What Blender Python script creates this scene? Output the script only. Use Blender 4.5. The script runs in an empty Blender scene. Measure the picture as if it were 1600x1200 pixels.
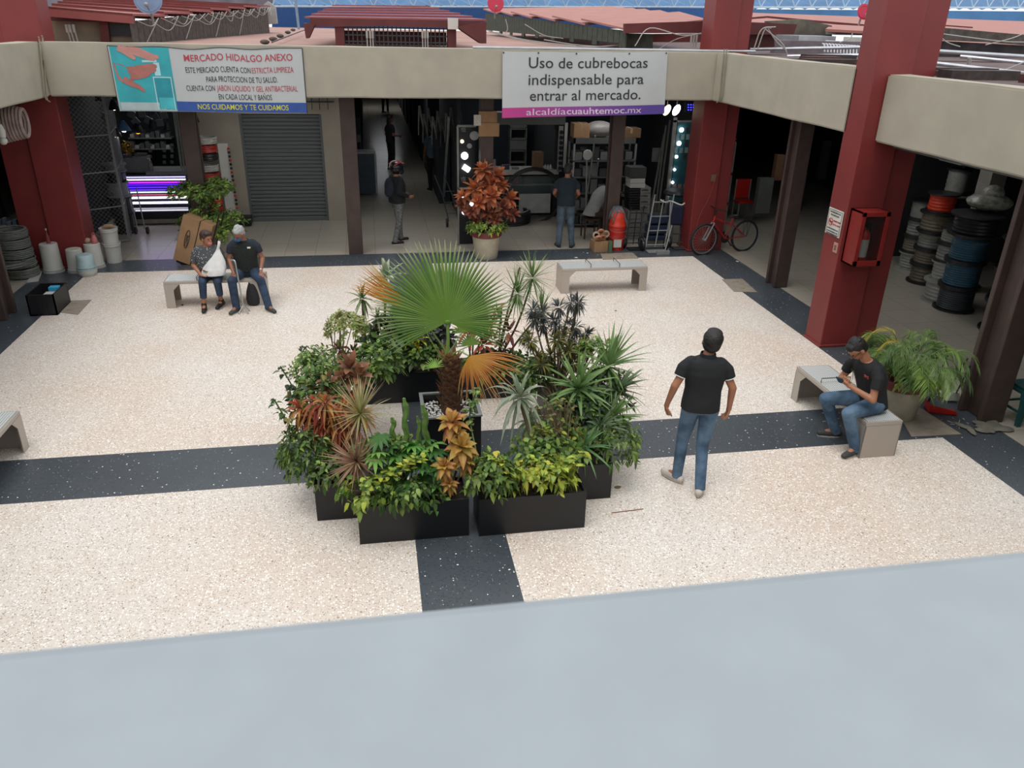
import bpy, bmesh, math, random
import numpy as np
from mathutils import Vector as V, Matrix, Quaternion, noise
rnd = random.Random(7)
PI = math.pi
SC = bpy.context.scene
COL = SC.collection
R = math.radians
# ---------------- camera ----------------
CAMH = 4.3686
yaw, pitch, roll, FPX = R(10.3013), R(24.8585), R(1.29828), 1227.811
fw = V((math.sin(yaw)*math.cos(pitch), math.cos(yaw)*math.cos(pitch), -math.sin(pitch)))
r0 = V((math.cos(yaw), -math.sin(yaw), 0)); u0 = r0.cross(fw)
cr = math.cos(roll)*r0 + math.sin(roll)*u0
cu = -math.sin(roll)*r0 + math.cos(roll)*u0
O = V((0, 0, CAMH))
cd = bpy.data.cameras.new('camera'); cam = bpy.data.objects.new('camera', cd); COL.objects.link(cam)
cam.matrix_world = Matrix(((cr.x, cu.x, -fw.x, O.x), (cr.y, cu.y, -fw.y, O.y), (cr.z, cu.z, -fw.z, O.z), (0, 0, 0, 1)))
cd.sensor_fit = 'HORIZONTAL'; cd.sensor_width = 36; cd.lens = FPX/1600*36; cd.clip_start = .05; cd.clip_end = 400
SC.camera = cam
# measured points of the place
def ray(x, y): return fw + (x-800)/FPX*cr - (y-600)/FPX*cu
def G(x, y, z=0.0): d = ray(x, y); return O + d*((z-CAMH)/d.z)
def PY(x, y, Y): d = ray(x, y); return O + d*(Y/d.y)
def PX(x, y, X): d = ray(x, y); return O + d*(X/d.x)
# ---------------- materials ----------------
MATS = {}
def srgb(c):
    if isinstance(c, str):
        c = tuple(int(c[i:i+2], 16)/255 for i in (0, 2, 4))
    return tuple((v/12.92 if v <= .04045 else ((v+.055)/1.055)**2.4) for v in c)
def newmat(name):
    m = bpy.data.materials.new(name); m.use_nodes = True
    return m, m.node_tree.nodes, m.node_tree.links, m.node_tree.nodes['Principled BSDF']
def M(name, col='808080', rough=.6, metal=0, noise_amt=.12, scale=6, bump=0, spec=.5, alpha=1, emit=None, estr=1, trans=0):
    """plain painted / plastic surface with a little procedural unevenness"""
    if name in MATS: return MATS[name]
    m, n, l, b = newmat(name)
    c = srgb(col)
    b.inputs['Roughness'].default_value = rough; b.inputs['Metallic'].default_value = metal
    b.inputs['Specular IOR Level'].default_value = spec
    if noise_amt:
        tc = n.new('ShaderNodeTexCoord'); nz = n.new('ShaderNodeTexNoise'); nz.inputs['Scale'].default_value = scale; nz.inputs['Detail'].default_value = 5
        l.new(tc.outputs['Object'], nz.inputs['Vector'])
        r = n.new('ShaderNodeValToRGB'); r.color_ramp.elements[0].position = .3; r.color_ramp.elements[1].position = .7
        r.color_ramp.elements[0].color = tuple(v*(1-noise_amt) for v in c)+(1,)
        r.color_ramp.elements[1].color = tuple(min(1, v*(1+noise_amt)) for v in c)+(1,)
        l.new(nz.outputs['Fac'], r.inputs['Fac']); l.new(r.outputs['Color'], b.inputs['Base Color'])
        if bump:
            bp = n.new('ShaderNodeBump'); bp.inputs['Strength'].default_value = bump; bp.inputs['Distance'].default_value = .02
            l.new(nz.outputs['Fac'], bp.inputs['Height']); l.new(bp.outputs['Normal'], b.inputs['Normal'])
    else:
        b.inputs['Base Color'].default_value = c+(1,)
    if emit:
        b.inputs['Emission Color'].default_value = srgb(emit)+(1,); b.inputs['Emission Strength'].default_value = estr
    if trans: b.inputs['Transmission Weight'].default_value = trans
    if alpha < 1: b.inputs['Alpha'].default_value = alpha
    MATS[name] = m; return m
def leafmat(name='leaf', transl=.3, rough=.45):
    if name in MATS: return MATS[name]
    m, n, l, b = newmat(name)
    a = n.new('ShaderNodeAttribute'); a.attribute_name = 'tint'
    b.inputs['Roughness'].default_value = rough; b.inputs['Specular IOR Level'].default_value = .35
    l.new(a.outputs['Color'], b.inputs['Base Color'])
    t = n.new('ShaderNodeBsdfTranslucent'); l.new(a.outputs['Color'], t.inputs['Color'])
    mx = n.new('ShaderNodeMixShader'); mx.inputs[0].default_value = transl
    l.new(b.outputs[0], mx.inputs[1]); l.new(t.outputs[0], mx.inputs[2])
    l.new(mx.outputs[0], n['Material Output'].inputs['Surface'])
    MATS[name] = m; return m
def terrazzo(name, base, chips, sc=55, thr=.72, dist=.42, rough=.35, blot=None):
    m, n, l, b = newmat(name)
    tc = n.new('ShaderNodeTexCoord')
    def layer(scale, prev, col, th, d, off):
        mp = n.new('ShaderNodeMapping'); mp.inputs['Location'].default_value = (off, off*2, 0); l.new(tc.outputs['Object'], mp.inputs['Vector'])
        w = n.new('ShaderNodeTexNoise'); w.inputs['Scale'].default_value = scale*.8; l.new(mp.outputs[0], w.inputs['Vector'])
        vm = n.new('ShaderNodeMixRGB'); vm.blend_type = 'ADD'; vm.inputs[0].default_value = .8/scale; l.new(mp.outputs[0], vm.inputs[1]); l.new(w.outputs['Color'], vm.inputs[2])
        v = n.new('ShaderNodeTexVoronoi'); v.inputs['Scale'].default_value = scale; l.new(vm.outputs[0], v.inputs['Vector'])
        s = n.new('ShaderNodeSeparateColor'); l.new(v.outputs['Color'], s.inputs[0])
        g = n.new('ShaderNodeMath'); g.operation = 'GREATER_THAN'; g.inputs[1].default_value = th; l.new(s.outputs[0], g.inputs[0])
        k = n.new('ShaderNodeMath'); k.operation = 'LESS_THAN'; k.inputs[1].default_value = d; l.new(v.outputs['Distance'], k.inputs[0])
        mu = n.new('ShaderNodeMath'); mu.operation = 'MULTIPLY'; l.new(g.outputs[0], mu.inputs[0]); l.new(k.outputs[0], mu.inputs[1])
        mx = n.new('ShaderNodeMixRGB'); mx.inputs[2].default_value = srgb(col)+(1,)
        l.new(mu.outputs[0], mx.inputs[0]); l.new(prev, mx.inputs[1]); return mx.outputs[0]
    nz = n.new('ShaderNodeTexNoise'); nz.inputs['Scale'].default_value = .55; nz.inputs['Detail'].default_value = 6; l.new(tc.outputs['Object'], nz.inputs['Vector'])
    r = n.new('ShaderNodeValToRGB'); c = srgb(base); c2 = srgb(blot or base)
    r.color_ramp.elements[0].position = .35; r.color_ramp.elements[1].position = .62
    r.color_ramp.elements[0].color = c2+(1,); r.color_ramp.elements[1].color = c+(1,)
    l.new(nz.outputs['Fac'], r.inputs['Fac'])
    o = r.outputs[0]
    for i, (col, scale, th, d) in enumerate(chips): o = layer(scale, o, col, th, d, 3.1*i+.7)
    l.new(o, b.inputs['Base Color']); b.inputs['Roughness'].default_value = rough
    MATS[name] = m; return m
# ---------------- mesh helpers ----------------
class MB:
    def __init__(s): s.v = []; s.f = []; s.c = None; s.mi = []; s.cur = 0
    def add(s, vs, fs, col=None):
        o = len(s.v); s.v += [tuple(p) for p in vs]; s.f += [tuple(i+o for i in f) for f in fs]; s.mi += [s.cur]*len(fs)
        if col is not None:
            if s.c is None: s.c = [(1, 1, 1)]*o
            if isinstance(col, list): s.c += col
            else: s.c += [col]*len(vs)
        elif s.c is not None: s.c += [(1, 1, 1)]*len(vs)
    def box(s, x0, x1, y0, y1, z0, z1, mat=None):
        vs = [V((x, y, z)) for x in (x0, x1) for y in (y0, y1) for z in (z0, z1)]
        if mat is not None: vs = [mat @ p for p in vs]
        s.add(vs, [(0, 1, 3, 2), (4, 6, 7, 5), (0, 4, 5, 1), (2, 3, 7, 6), (0, 2, 6, 4), (1, 5, 7, 3)])
        return s
    def tube(s, pts, r, n=8, closed=False, caps=True):
        pts = [V(p) for p in pts]; N = len(pts)
        rs = r if isinstance(r, (list, tuple)) else [r]*N
        vs = []; nrm = None
        for i, p in enumerate(pts):
            if closed: t = (pts[(i+1) % N]-pts[i-1])
            else: t = pts[min(i+1, N-1)]-pts[max(i-1, 0)]
            if t.length < 1e-9: t = V((0, 0, 1))
            t.normalize()
            if nrm is None: nrm = t.orthogonal().normalized()
            else:
                nrm = nrm - t*nrm.dot(t)
                nrm = nrm.normalized() if nrm.length > 1e-6 else t.orthogonal().normalized()
            b = t.cross(nrm)
            for k in range(n):
                a = 2*PI*k/n; vs.append(p + (nrm*math.cos(a)+b*math.sin(a))*rs[i])
        fs = []
        for i in range(N if closed else N-1):
            j = (i+1) % N
            for k in range(n): fs.append((i*n+k, i*n+(k+1) % n, j*n+(k+1) % n, j*n+k))
        if caps and not closed: fs += [tuple(range(n-1, -1, -1)), tuple((N-1)*n+k for k in range(n))]
        s.add(vs, fs); return s
    def lathe(s, prof, n=24, at=(0, 0, 0), mat=None):
        vs = []; at = V(at)
        for (r, z) in prof:
            for k in range(n):
                a = 2*PI*k/n; p = V((r*math.cos(a), r*math.sin(a), z))
                if mat is not None: p = mat @ p
                vs.append(p+at)
        fs = []
        for i in range(len(prof)-1):
            for k in range(n): fs.append((i*n+k, i*n+(k+1) % n, (i+1)*n+(k+1) % n, (i+1)*n+k))
        if prof[0][0] > 1e-4: fs.append(tuple(range(n-1, -1, -1)))
        if prof[-1][0] > 1e-4: fs.append(tuple((len(prof)-1)*n+k for k in range(n)))
        s.add(vs, fs); return s
    def prism(s, poly, h, mat=None):
        """poly: list of 3D points (planar), h: extrusion vector"""
        p = [V(q) for q in poly]; h = V(h); n = len(p)
        vs = p+[q+h for q in p]
        if mat is not None: vs = [mat @ q for q in vs]
        fs = [tuple(range(n-1, -1, -1)), tuple(range(n, 2*n))]+[(i, (i+1) % n, n+(i+1) % n, n+i) for i in range(n)]
        s.add(vs, fs); return s
    def ell(s, c, r, n=12, m=8, mat=None):
        vs = []; c = V(c)
        for i in range(1, m):
            t = PI*i/m
            for k in range(n):
                a = 2*PI*k/n; p = V((r[0]*math.sin(t)*math.cos(a), r[1]*math.sin(t)*math.sin(a), r[2]*math.cos(t)))
                if mat is not None: p = mat @ p
                vs.append(c+p)
        top = V((0, 0, r[2])); bot = V((0, 0, -r[2]))
        if mat is not None: top = mat @ top; bot = mat @ bot
        vs += [c+top, c+bot]; T = len(vs)-2
        fs = [(T, k, (k+1) % n) for k in range(n)] + [(T+1, (m-2)*n+(k+1) % n, (m-2)*n+k) for k in range(n)]
        for i in range(m-2):
            for k in range(n): fs.append((i*n+k, (i+1)*n+k, (i+1)*n+(k+1) % n, i*n+(k+1) % n))
        s.add(vs, fs); return s
    def mesh(s, name, bevel=0, fix=True):
        me = bpy.data.meshes.new(name); me.from_pydata(s.v, [], s.f)
        if s.c is not None:
            at = me.color_attributes.new('tint', 'FLOAT_COLOR', 'POINT')
            arr = np.ones((len(s.v), 4), dtype=np.float32); arr[:, :3] = np.array(s.c, dtype=np.float32); at.data.foreach_set('color', arr.ravel())
        if any(s.mi): me.polygons.foreach_set('material_index', s.mi)
        me.validate(); me.update()
        if fix:
            bm = bmesh.new(); bm.from_mesh(me); bmesh.ops.recalc_face_normals(bm, faces=bm.faces[:]); bm.to_mesh(me); bm.free()
        return me
    def build(s, name, mats, parent=None, smooth=False, bevel=0, fix=True):
        me = s.mesh(name, fix=fix)
        for m in (mats if isinstance(mats, (list, tuple)) else [mats]): me.materials.append(m)
        o = bpy.data.objects.new(name, me); COL.objects.link(o)
        if parent is not None: o.parent = parent; o.matrix_parent_inverse = Matrix.Translation(-wl(parent)) if wl(parent).length else Matrix()
        if smooth:
            me.polygons.foreach_set('use_smooth', [True]*len(me.polygons))
            me.set_sharp_from_angle(angle=R(40)) if hasattr(me, 'set_sharp_from_angle') else None
        if bevel:
            b = o.modifiers.new('bevel', 'BEVEL'); b.width = bevel; b.segments = 2; b.limit_method = 'ANGLE'; b.angle_limit = R(50)
        return o
def wl(o):
    return V(o.get('_at', (0, 0, 0)))
# Parts are modelled in world coordinates; things are Empties at their base.
def thing(name, label, cat, loc=(0, 0, 0), group=None):
    o = bpy.data.objects.new(name, None); COL.objects.link(o); o.empty_display_size = .1
    o.location = loc; o['_at'] = tuple(loc)
    o['label'] = label; o['category'] = cat
    if group: o['group'] = group
    return o
def tag(o, label, cat, group=None, kind=None):
    o['label'] = label; o['category'] = cat
    if group: o['group'] = group
    if kind: o['kind'] = kind
    return o
def struct(o, label=None):
    o['kind'] = 'structure'
    if label: o['label'] = label
    return o
def dup(root, delta, label, group=None, rotz=None):
    """copy of a thing with copies of its parts and sub-parts, moved by delta"""
    c = root.copy(); COL.objects.link(c); c.location = root.location + V(delta); c['label'] = label
    if group: c['group'] = group
    if rotz is not None: c.rotation_euler.z = rotz
    def rec(src, dst):
        for ch in [o for o in src.children]:
            k = ch.copy(); COL.objects.link(k); k.parent = dst; k.matrix_parent_inverse = ch.matrix_parent_inverse.copy(); rec(ch, k)
    rec(root, c); return c
def recolor(o, m):
    o.data = o.data.copy(); o.data.materials.clear(); o.data.materials.append(m)
def parts_of(o, base): return [c for c in o.children if c.name.split('.')[0] == base]
def curve_pts(p, n=8):
    """Catmull-Rom through points"""
    p = [V(q) for q in p]; q = [p[0]*2-p[1]]+p+[p[-1]*2-p[-2]]; out = []
    for i in range(1, len(q)-2):
        for k in range(n):
            t = k/n; a, b, c, d = q[i-1], q[i], q[i+1], q[i+2]
            out.append(.5*((2*b)+(c-a)*t+(2*a-5*b+4*c-d)*t*t+(3*b-a-3*c+d)*t**3))
    out.append(p[-1]); return out
def text(name, s, loc, size, mat, parent, rot=(PI/2, 0, 0), xs=1.0, align='LEFT', width=None, bold=0, shear=0, extr=.001):
    cu_ = bpy.data.curves.new(name, 'FONT'); cu_.body = s; cu_.size = size; cu_.align_x = align; cu_.extrude = extr; cu_.offset = bold; cu_.shear = shear
    cu_.resolution_u = 3
    tmp = bpy.data.objects.new(name, cu_); COL.objects.link(tmp)
    dg = bpy.context.evaluated_depsgraph_get(); me = bpy.data.meshes.new_from_object(tmp.evaluated_get(dg)); bpy.data.objects.remove(tmp)
    xsv = [v.co.x for v in me.vertices]
    if width: xs = width/max(1e-6, (max(xsv)-min(xsv)))
    x0 = min(xsv) if align == 'LEFT' else 0
    mt = Matrix.Translation(V(loc)) @ Matrix.Rotation(rot[2], 4, 'Z') @ Matrix.Rotation(rot[1], 4, 'Y') @ Matrix.Rotation(rot[0], 4, 'X') @ Matrix.Diagonal((xs, 1, 1, 1)) @ Matrix.Translation((-x0, 0, 0))
    me.transform(mt); me.materials.clear(); me.materials.append(mat)
    o = bpy.data.objects.new(name, me); COL.objects.link(o)
    if parent is not None: o.parent = parent; o.matrix_parent_inverse = Matrix.Translation(-wl(parent))
    return o
# ================= THE SETTING =================
XL, XR, YB = -5.22, 6.48, 15.02          # courtyard edges
ZB, ZT = 3.05, 3.89                      # fascia beam
m_ter = terrazzo('white_terrazzo', 'd8d0c6', [('a89888', 75, .80, .42), ('cbb9a6', 60, .80, .42), ('f0eae2', 50, .7, .45), ('4f473f', 95, .91, .38), ('9a7c68', 44, .962, .36)], rough=.42, blot='d3c3b4')
m_dark = terrazzo('dark_terrazzo', '464c51', [('9aa0a0', 60, .93, .26), ('e9ebe6', 34, .945, .26), ('343a3f', 50, .7, .4)], rough=.35, blot='3d4348')
m_tile, n, l, b = newmat('polished_beige_tile')
tc = n.new('ShaderNodeTexCoord'); br = n.new('ShaderNodeTexBrick'); br.offset = 0
for k_, v_ in (('Scale', 1.0), ('Brick Width', .6), ('Row Height', .6), ('Mortar Size', .004)): br.inputs[k_].default_value = v_
br.inputs['Color1'].default_value = srgb('aea596')+(1,); br.inputs['Color2'].default_value = srgb('a8a092')+(1,); br.inputs['Mortar'].default_value = srgb('877e72')+(1,)
l.new(tc.outputs['Object'], br.inputs['Vector']); l.new(br.outputs['Color'], b.inputs['Base Color']); b.inputs['Roughness'].default_value = .22
MATS['tile'] = m_tile
fl = MB()
xs_ = [-16, XL-.85, XL, .22, 1.06, XR, XR+.82, 18]; ys_ = [-.6, 0, 7.16, 8.04, YB, 15.82, 60]
for i in range(7):
    for j in range(6):
        cx, cy = (xs_[i]+xs_[i+1])/2, (ys_[j]+ys_[j+1])/2
        if XL < cx < XR and 0 < cy < YB: k = 1 if (.22 < cx < 1.06 or 7.16 < cy < 8.04) else 0
        elif XL-.85 < cx < XR+.82 and cy < 15.82: k = 1
        else: k = 2
        fl.cur = k
        x0, x1, y0, y1 = xs_[i], xs_[i+1], ys_[j], ys_[j+1]
        fl.add([(x0, y0, 0), (x1, y0, 0), (x1, y1, 0), (x0, y1, 0)], [(0, 1, 2, 3)])
struct(fl.build('floor', [m_ter, m_dark, m_tile], fix=False))
m_cream = M('cream_plaster', 'a39c8c', .85, noise_amt=.07, scale=2.5, bump=.25)
m_cream2 = M('shop_wall_cream', '9c9384', .8, noise_amt=.06, scale=3)
m_red = M('red_column_paint', '772b29', .5, noise_amt=.10, scale=2)
m_brown = M('brown_steel_paint', '463833', .5, noise_amt=.18, scale=5)
m_ceil = M('dark_ceiling', '2c2a28', .9)
m_grey = M('grey_coping', '8d9599', .7, noise_amt=.04, scale=9, bump=.05)
# roof slabs / ceilings
m_slab = M('pink_roof_screed', '9c7a70', .85, noise_amt=.2, scale=1.2)
def slabs(name, x0, x1, y0, y1):
    struct(MB().box(x0, x1, y0, y1, ZB+.02, ZB+.12).build(name, m_ceil))
slabs('ceiling', -16, 18, YB+.34, 60); slabs('ceiling_left', -16, XL-.34, -.6, YB+.34); slabs('ceiling_right', XR+.5, 18, -.6, YB+.34)
struct(MB().box(-16, 7.3, YB+.34, 44, 3.62, 3.80).build('roof_back', m_slab)); m_slab2 = M('dusky_roof', '5c4c4b', .9, noise_amt=.35, scale=2)
struct(MB().box(7.3, 18, YB+.34, 44, 3.62, 3.80).build('roof_back_right', m_slab2))
struct(MB().box(-16, XL-.34, -.6, YB+.34, 3.62, 3.78).build('roof_left', m_slab))
struct(MB().box(XR+.5, 18, -.6, YB+.34, 3.62, 3.78).build('roof_right', m_slab2))
# fascia beams (each of uneven plaster)
def beam(name, x0, x1, y0, y1, z0=ZB, z1=ZT, lab=None):
    bm = bmesh.new(); bmesh.ops.create_cube(bm, size=1)
    L = max(x1-x0, y1-y0); ax = 0 if (x1-x0) > (y1-y0) else 1
    for v in bm.verts: v.co = V((x0+(v.co.x+.5)*(x1-x0), y0+(v.co.y+.5)*(y1-y0), z0+(v.co.z+.5)*(z1-z0)))
    es = [e for e in bm.edges if abs((e.verts[0].co-e.verts[1].co)[ax]) > .5*L]
    bmesh.ops.subdivide_edges(bm, edges=es, cuts=int(L/.25))
    bmesh.ops.bevel(bm, geom=[e for e in bm.edges if e.is_manifold and e.calc_face_angle(0) > 1], offset=.02, segments=2, affect='EDGES')
    for v in bm.verts: v.co += V((0, 0, 1))*.012*noise.noise(v.co*1.3)
    me = bpy.data.meshes.new(name); bm.to_mesh(me); bm.free(); me.materials.append(m_cream)
    o = bpy.data.objects.new(name, me); COL.objects.link(o); o['kind'] = 'structure'; return o
beam('wall_back_fascia', XL, XR+.3, YB, YB+.34)
beam('wall_left_fascia', XL-.34, XL, -.6, YB+.05)
beam('wall_right_fascia', XR, XR+.34, 10.40, YB+.0)
beam('wall_right_fascia_near', 6.70, 7.02, 2.0, 9.99, 2.98, 3.83)
# camera-side parapet
pb = MB().box(-14, 16, -.10, .79, 2.9, 3.70); o = pb.build('wall_front_parapet', m_grey, bevel=.03); struct(o)
struct(MB().box(-16, 18, -6, .3, 2.6, 2.78).build('floor_upper', m_grey))
# red columns with darker projecting rib
def column(x0, x1, y0, y1, top, fin, lab):
    m = MB(); m.box(x0, x1, y0, y1, 0, top)
    m.box(fin[0], fin[1], y0+.06, y1+.02, 0, top)
    m.box(x0-.02, x1+.02, y0-.02, y1+.02, 0, .04)
    o = m.build('pillar', m_red, bevel=.012); struct(o, lab); return o
column(-5.86, -5.26, 15.38, 15.95, 7.5, (-6.35, -5.86), 'red square column at the back left corner of the courtyard')
column(6.50, 7.0, 15.38, 15.95, 7.5, (7.0, 7.28), 'red square column at the back right corner of the courtyard')
COLR = column(6.50, 7.05, 9.99, 10.44, 7.5, (7.05, 7.42), 'red square column with the extinguisher box on its side')
# brown steel posts (H-section)
def post(x, y, w=.30, d=.30, top=ZB+.02, lab=''):
    m = MB(); m.box(x-w/2, x+w/2, y-d/2, y-d/2+.07, 0, top); m.box(x-w/2, x+w/2, y+d/2-.07, y+d/2, 0, top)
    m.box(x-.06, x+.06, y-d/2+.07, y+d/2-.07, 0, top)
    o = m.build('steel_post', m_brown, bevel=.01); tag(o, lab, 'post', 'brown steel posts around the courtyard'); return o
p = G(555, 402); post(p.x+.02, 15.95, .28, .26, lab='brown steel post right of the closed roller shutter')
post(2.27, 15.95, .26, .24, lab='brown steel post behind the orange potted croton')
p = G(937, 372); post(p.x+.02, 16.0, .26, .26, lab='brown steel post in front of the grey shelving')
p = PY(296, 200, 15.95); post(p.x, 15.95, .28, .26, lab='brown steel post behind the potted ficus')
post(7.30, 12.98, .26, .36, lab='brown steel post right of the bicycle')
post(7.33, 7.62, .32, .42, lab='brown steel post beside the green plastic stool')
post(-5.80, 12.75, .30, .42, lab='paint-spattered brown steel post at the left edge')
# steel edge trim under near right fascia
struct(MB().box(6.99, 7.06, 2.0, 9.97, 2.90, 2.985).build('trim_1', M('zinc', '6d726f', .4, .6)))
# far walls
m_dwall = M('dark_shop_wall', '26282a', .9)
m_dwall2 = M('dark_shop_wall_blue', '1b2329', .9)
struct(MB().box(-16, 18, 59.8, 60, 0, ZB).build('wall_back', M('far_wall', '6e6a62', .8)))
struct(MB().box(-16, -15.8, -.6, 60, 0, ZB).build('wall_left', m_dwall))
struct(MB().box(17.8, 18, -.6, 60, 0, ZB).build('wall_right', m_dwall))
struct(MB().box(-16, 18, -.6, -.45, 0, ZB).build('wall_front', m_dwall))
# shop blocks behind the rear walkway: side walls along the aisle
def wallb(name, x0, x1, y0, y1, m, z1=ZB+.02): return struct(MB().box(x0, x1, y0, y1, 0, z1).build(name, m))
YF = 18.80
# shutter block (closed shop)
sh0, sh1 = -2.80, -1.03
wm = MB(); wm.box(-3.75, sh0, YF, YF+.2, 0, ZB+.02); wm.box(sh1, -.62, YF, YF+.2, 0, ZB+.02); wm.box(sh0, sh1, YF, YF+.2, 2.38, ZB+.02)
wm.box(-.80, -.62, YF+.2, 59.8, 0, ZB+.02)
struct(wm.build('wall_shutter_shop', m_cream2))
# roller shutter
m_shut, n, l, b = newmat('roller_shutter'); b.inputs['Base Color'].default_value = srgb('666a69')+(1,); b.inputs['Roughness'].default_value = .55; b.inputs['Metallic'].default_value = .3; MATS['shut'] = m_shut
s = MB()
N = 28; z = 0.03; hz = 2.36/N
for i in range(N):
    z0 = .02+i*hz
    prof = [(0, 0), (-.022, hz*.25), (-.022, hz*.7), (0, hz*.95)]
    for (a, za), (b_, zb) in zip(prof, prof[1:]+[(0, hz)]):
        s.add([(sh0, YF+.10+a, z0+za), (sh1, YF+.10+a, z0+za), (sh1, YF+.10+b_, z0+zb), (sh0, YF+.10+b_, z0+zb)], [(0, 1, 2, 3)])
t = thing('roller_shutter', 'closed grey roller shutter between cream walls', 'shutter', ((sh0+sh1)/2, YF+.1, 0))
s.build('curtain', m_shut, t, fix=False)
MB().box(sh0, sh1, YF+.06, YF+.14, 0, .06).build('bottom_rail', m_shut, t)
MB().box(sh0-.02, sh0+.05, YF+.03, YF+.12, 0, 2.38).build('guide_rail', m_shut, t); MB().box(sh1-.05, sh1+.02, YF+.03, YF+.12, 0, 2.38).build('guide_rail', m_shut, t)
# aisle end light and right aisle wall
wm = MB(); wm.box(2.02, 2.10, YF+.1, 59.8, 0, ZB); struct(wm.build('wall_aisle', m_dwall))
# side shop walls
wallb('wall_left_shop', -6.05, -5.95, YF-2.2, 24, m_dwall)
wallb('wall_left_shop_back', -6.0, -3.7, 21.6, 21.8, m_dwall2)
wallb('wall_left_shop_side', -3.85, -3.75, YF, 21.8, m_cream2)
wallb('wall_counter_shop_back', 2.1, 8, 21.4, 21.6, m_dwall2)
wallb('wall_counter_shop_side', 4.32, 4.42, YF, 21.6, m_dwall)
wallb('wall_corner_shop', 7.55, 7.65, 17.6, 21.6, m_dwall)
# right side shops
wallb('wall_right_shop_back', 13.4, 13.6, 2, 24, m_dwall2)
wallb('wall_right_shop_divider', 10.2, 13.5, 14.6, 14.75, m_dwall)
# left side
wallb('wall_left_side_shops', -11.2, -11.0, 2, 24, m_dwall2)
# manhole / access plates in the floor
m_plate = M('access_plate', '8f8577', .6, noise_amt=.14, scale=8)
def plate(pts, lab):
    c = sum((V(p) for p in pts), V())/4
    m = MB(); m.prism([V((p[0], p[1], .002)) for p in pts], (0, 0, .006))
    for k in (.25, .75):
        q = V(pts[0]).lerp(V(pts[1]), .5)*(1-k)+V(pts[3]).lerp(V(pts[2]), .5)*k
        m.box(q.x-.05, q.x+.05, q.y-.012, q.y+.012, .008, .014)
    tag(m.build('floor_access_plate', m_plate), lab, 'floor plate', 'floor access plates')
def px4(*q): return [tuple(G(*a)) for a in q]
plate(px4((92, 488), (122, 492), (143, 469), (94, 471)), 'square metal access plate beside the black crate')
plate(px4((942, 406), (998, 404), (988, 395), (938, 397)), 'square access plate behind the empty steel bench')
plate(px4((1147, 456), (1183, 457), (1160, 436), (1128, 437)), 'square access plate near the right post base')
plate(px4((1424, 683), (1502, 679), (1438, 638), (1400, 642)), 'square grey access plate beside the potted areca palm')
# ================= BENCHES, PLANTERS, PLANTS =================
m_ss, n, l, b = newmat('brushed_steel'); MATS['ss'] = m_ss
b.inputs['Base Color'].default_value = srgb('b0a79d')+(1,); b.inputs['Metallic'].default_value = .35; b.inputs['Roughness'].default_value = .4
m_perf, n, l, b = newmat('perforated_steel'); MATS['perf'] = m_perf
tc = n.new('ShaderNodeTexCoord'); vo = n.new('ShaderNodeTexVoronoi'); vo.inputs['Scale'].default_value = 36; vo.inputs['Randomness'].default_value = 0
l.new(tc.outputs['Object'], vo.inputs['Vector']); rp = n.new('ShaderNodeValToRGB'); rp.color_ramp.interpolation = 'CONSTANT'
rp.color_ramp.elements[0].color = srgb('6a6a68')+(1,); rp.color_ramp.elements[1].position = .27; rp.color_ramp.elements[1].color = srgb('d2d6d4')+(1,)
sx = n.new('ShaderNodeVectorMath'); sx.operation = 'MULTIPLY'; sx.inputs[1].default_value = (1, 1, 0); l.new(tc.outputs['Object'], sx.inputs[0]); l.new(sx.outputs[0], vo.inputs['Vector'])
l.new(vo.outputs['Distance'], rp.inputs['Fac']); l.new(rp.outputs[0], b.inputs['Base Color']); b.inputs['Metallic'].default_value = .15; b.inputs['Roughness'].default_value = .28
m_wire = M('dark_wire', '55524e', .4, .6)
def bench(label, L=1.56, D=.44, H=.45):
    t = thing('steel_bench', label, 'bench', (0, 0, 0), 'stainless steel benches around the planters')
    m = MB(); m.box(-L/2, L/2, -D/2, D/2, H-.05, H-.004); m.build('seat', m_ss, t, bevel=.006)
    m = MB(); m.box(-L/2+.02, L/2-.02, -D/2+.03, D/2-.03, H-.006, H); m.build('seat_panel', m_perf, t)
    for sgn in (-1, 1):
        m = MB(); x = sgn*L/2
        m.box(min(x, x-sgn*.012), max(x, x-sgn*.012), -D/2, D/2, 0, H-.05)
        for y in (-D/2, D/2-.012):
            xi = x-sgn*.17
            m.prism([(x, y, 0), (xi+sgn*.03, y, 0), (xi+sgn*.03, y, H-.15), (xi-sgn*.07, y, H-.05), (x, y, H-.05)], (0, .012, 0))
        m.build('leg', m_ss, t)
    for k in (-1, 1):
        x = k*L/6
        m = MB(); m.tube([(x, -D/2+.02, H), (x, -D/2+.02, H+.06), (x, D/2-.04, H+.06), (x, D/2-.04, H)], .006, 6)
        m.build('divider_rail', m_wire, t)
    return t
b1 = bench('empty steel bench facing the front, with three perforated seats and two wire dividers'); b1.location = (3.97, 13.12, 0)
b2 = dup(b1, (0, 0, 0), 'steel bench under the man bent over his phone', rotz=PI/2); b2.location = (5.42, 7.62, 0)
q0, q1 = G(263, 483), G(414, 479)
b3 = dup(b1, (0, 0, 0), 'steel bench under the seated old couple'); b3.location = ((q0.x+q1.x)/2, q0.y+.25, 0)
q = G(46, 698); b4 = dup(b1, (0, 0, 0), 'steel bench cut off by the left edge of the photo', rotz=PI/2); b4.location = (q.x-.22, q.y-.78, 0)
BT = b3.location.copy()
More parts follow.
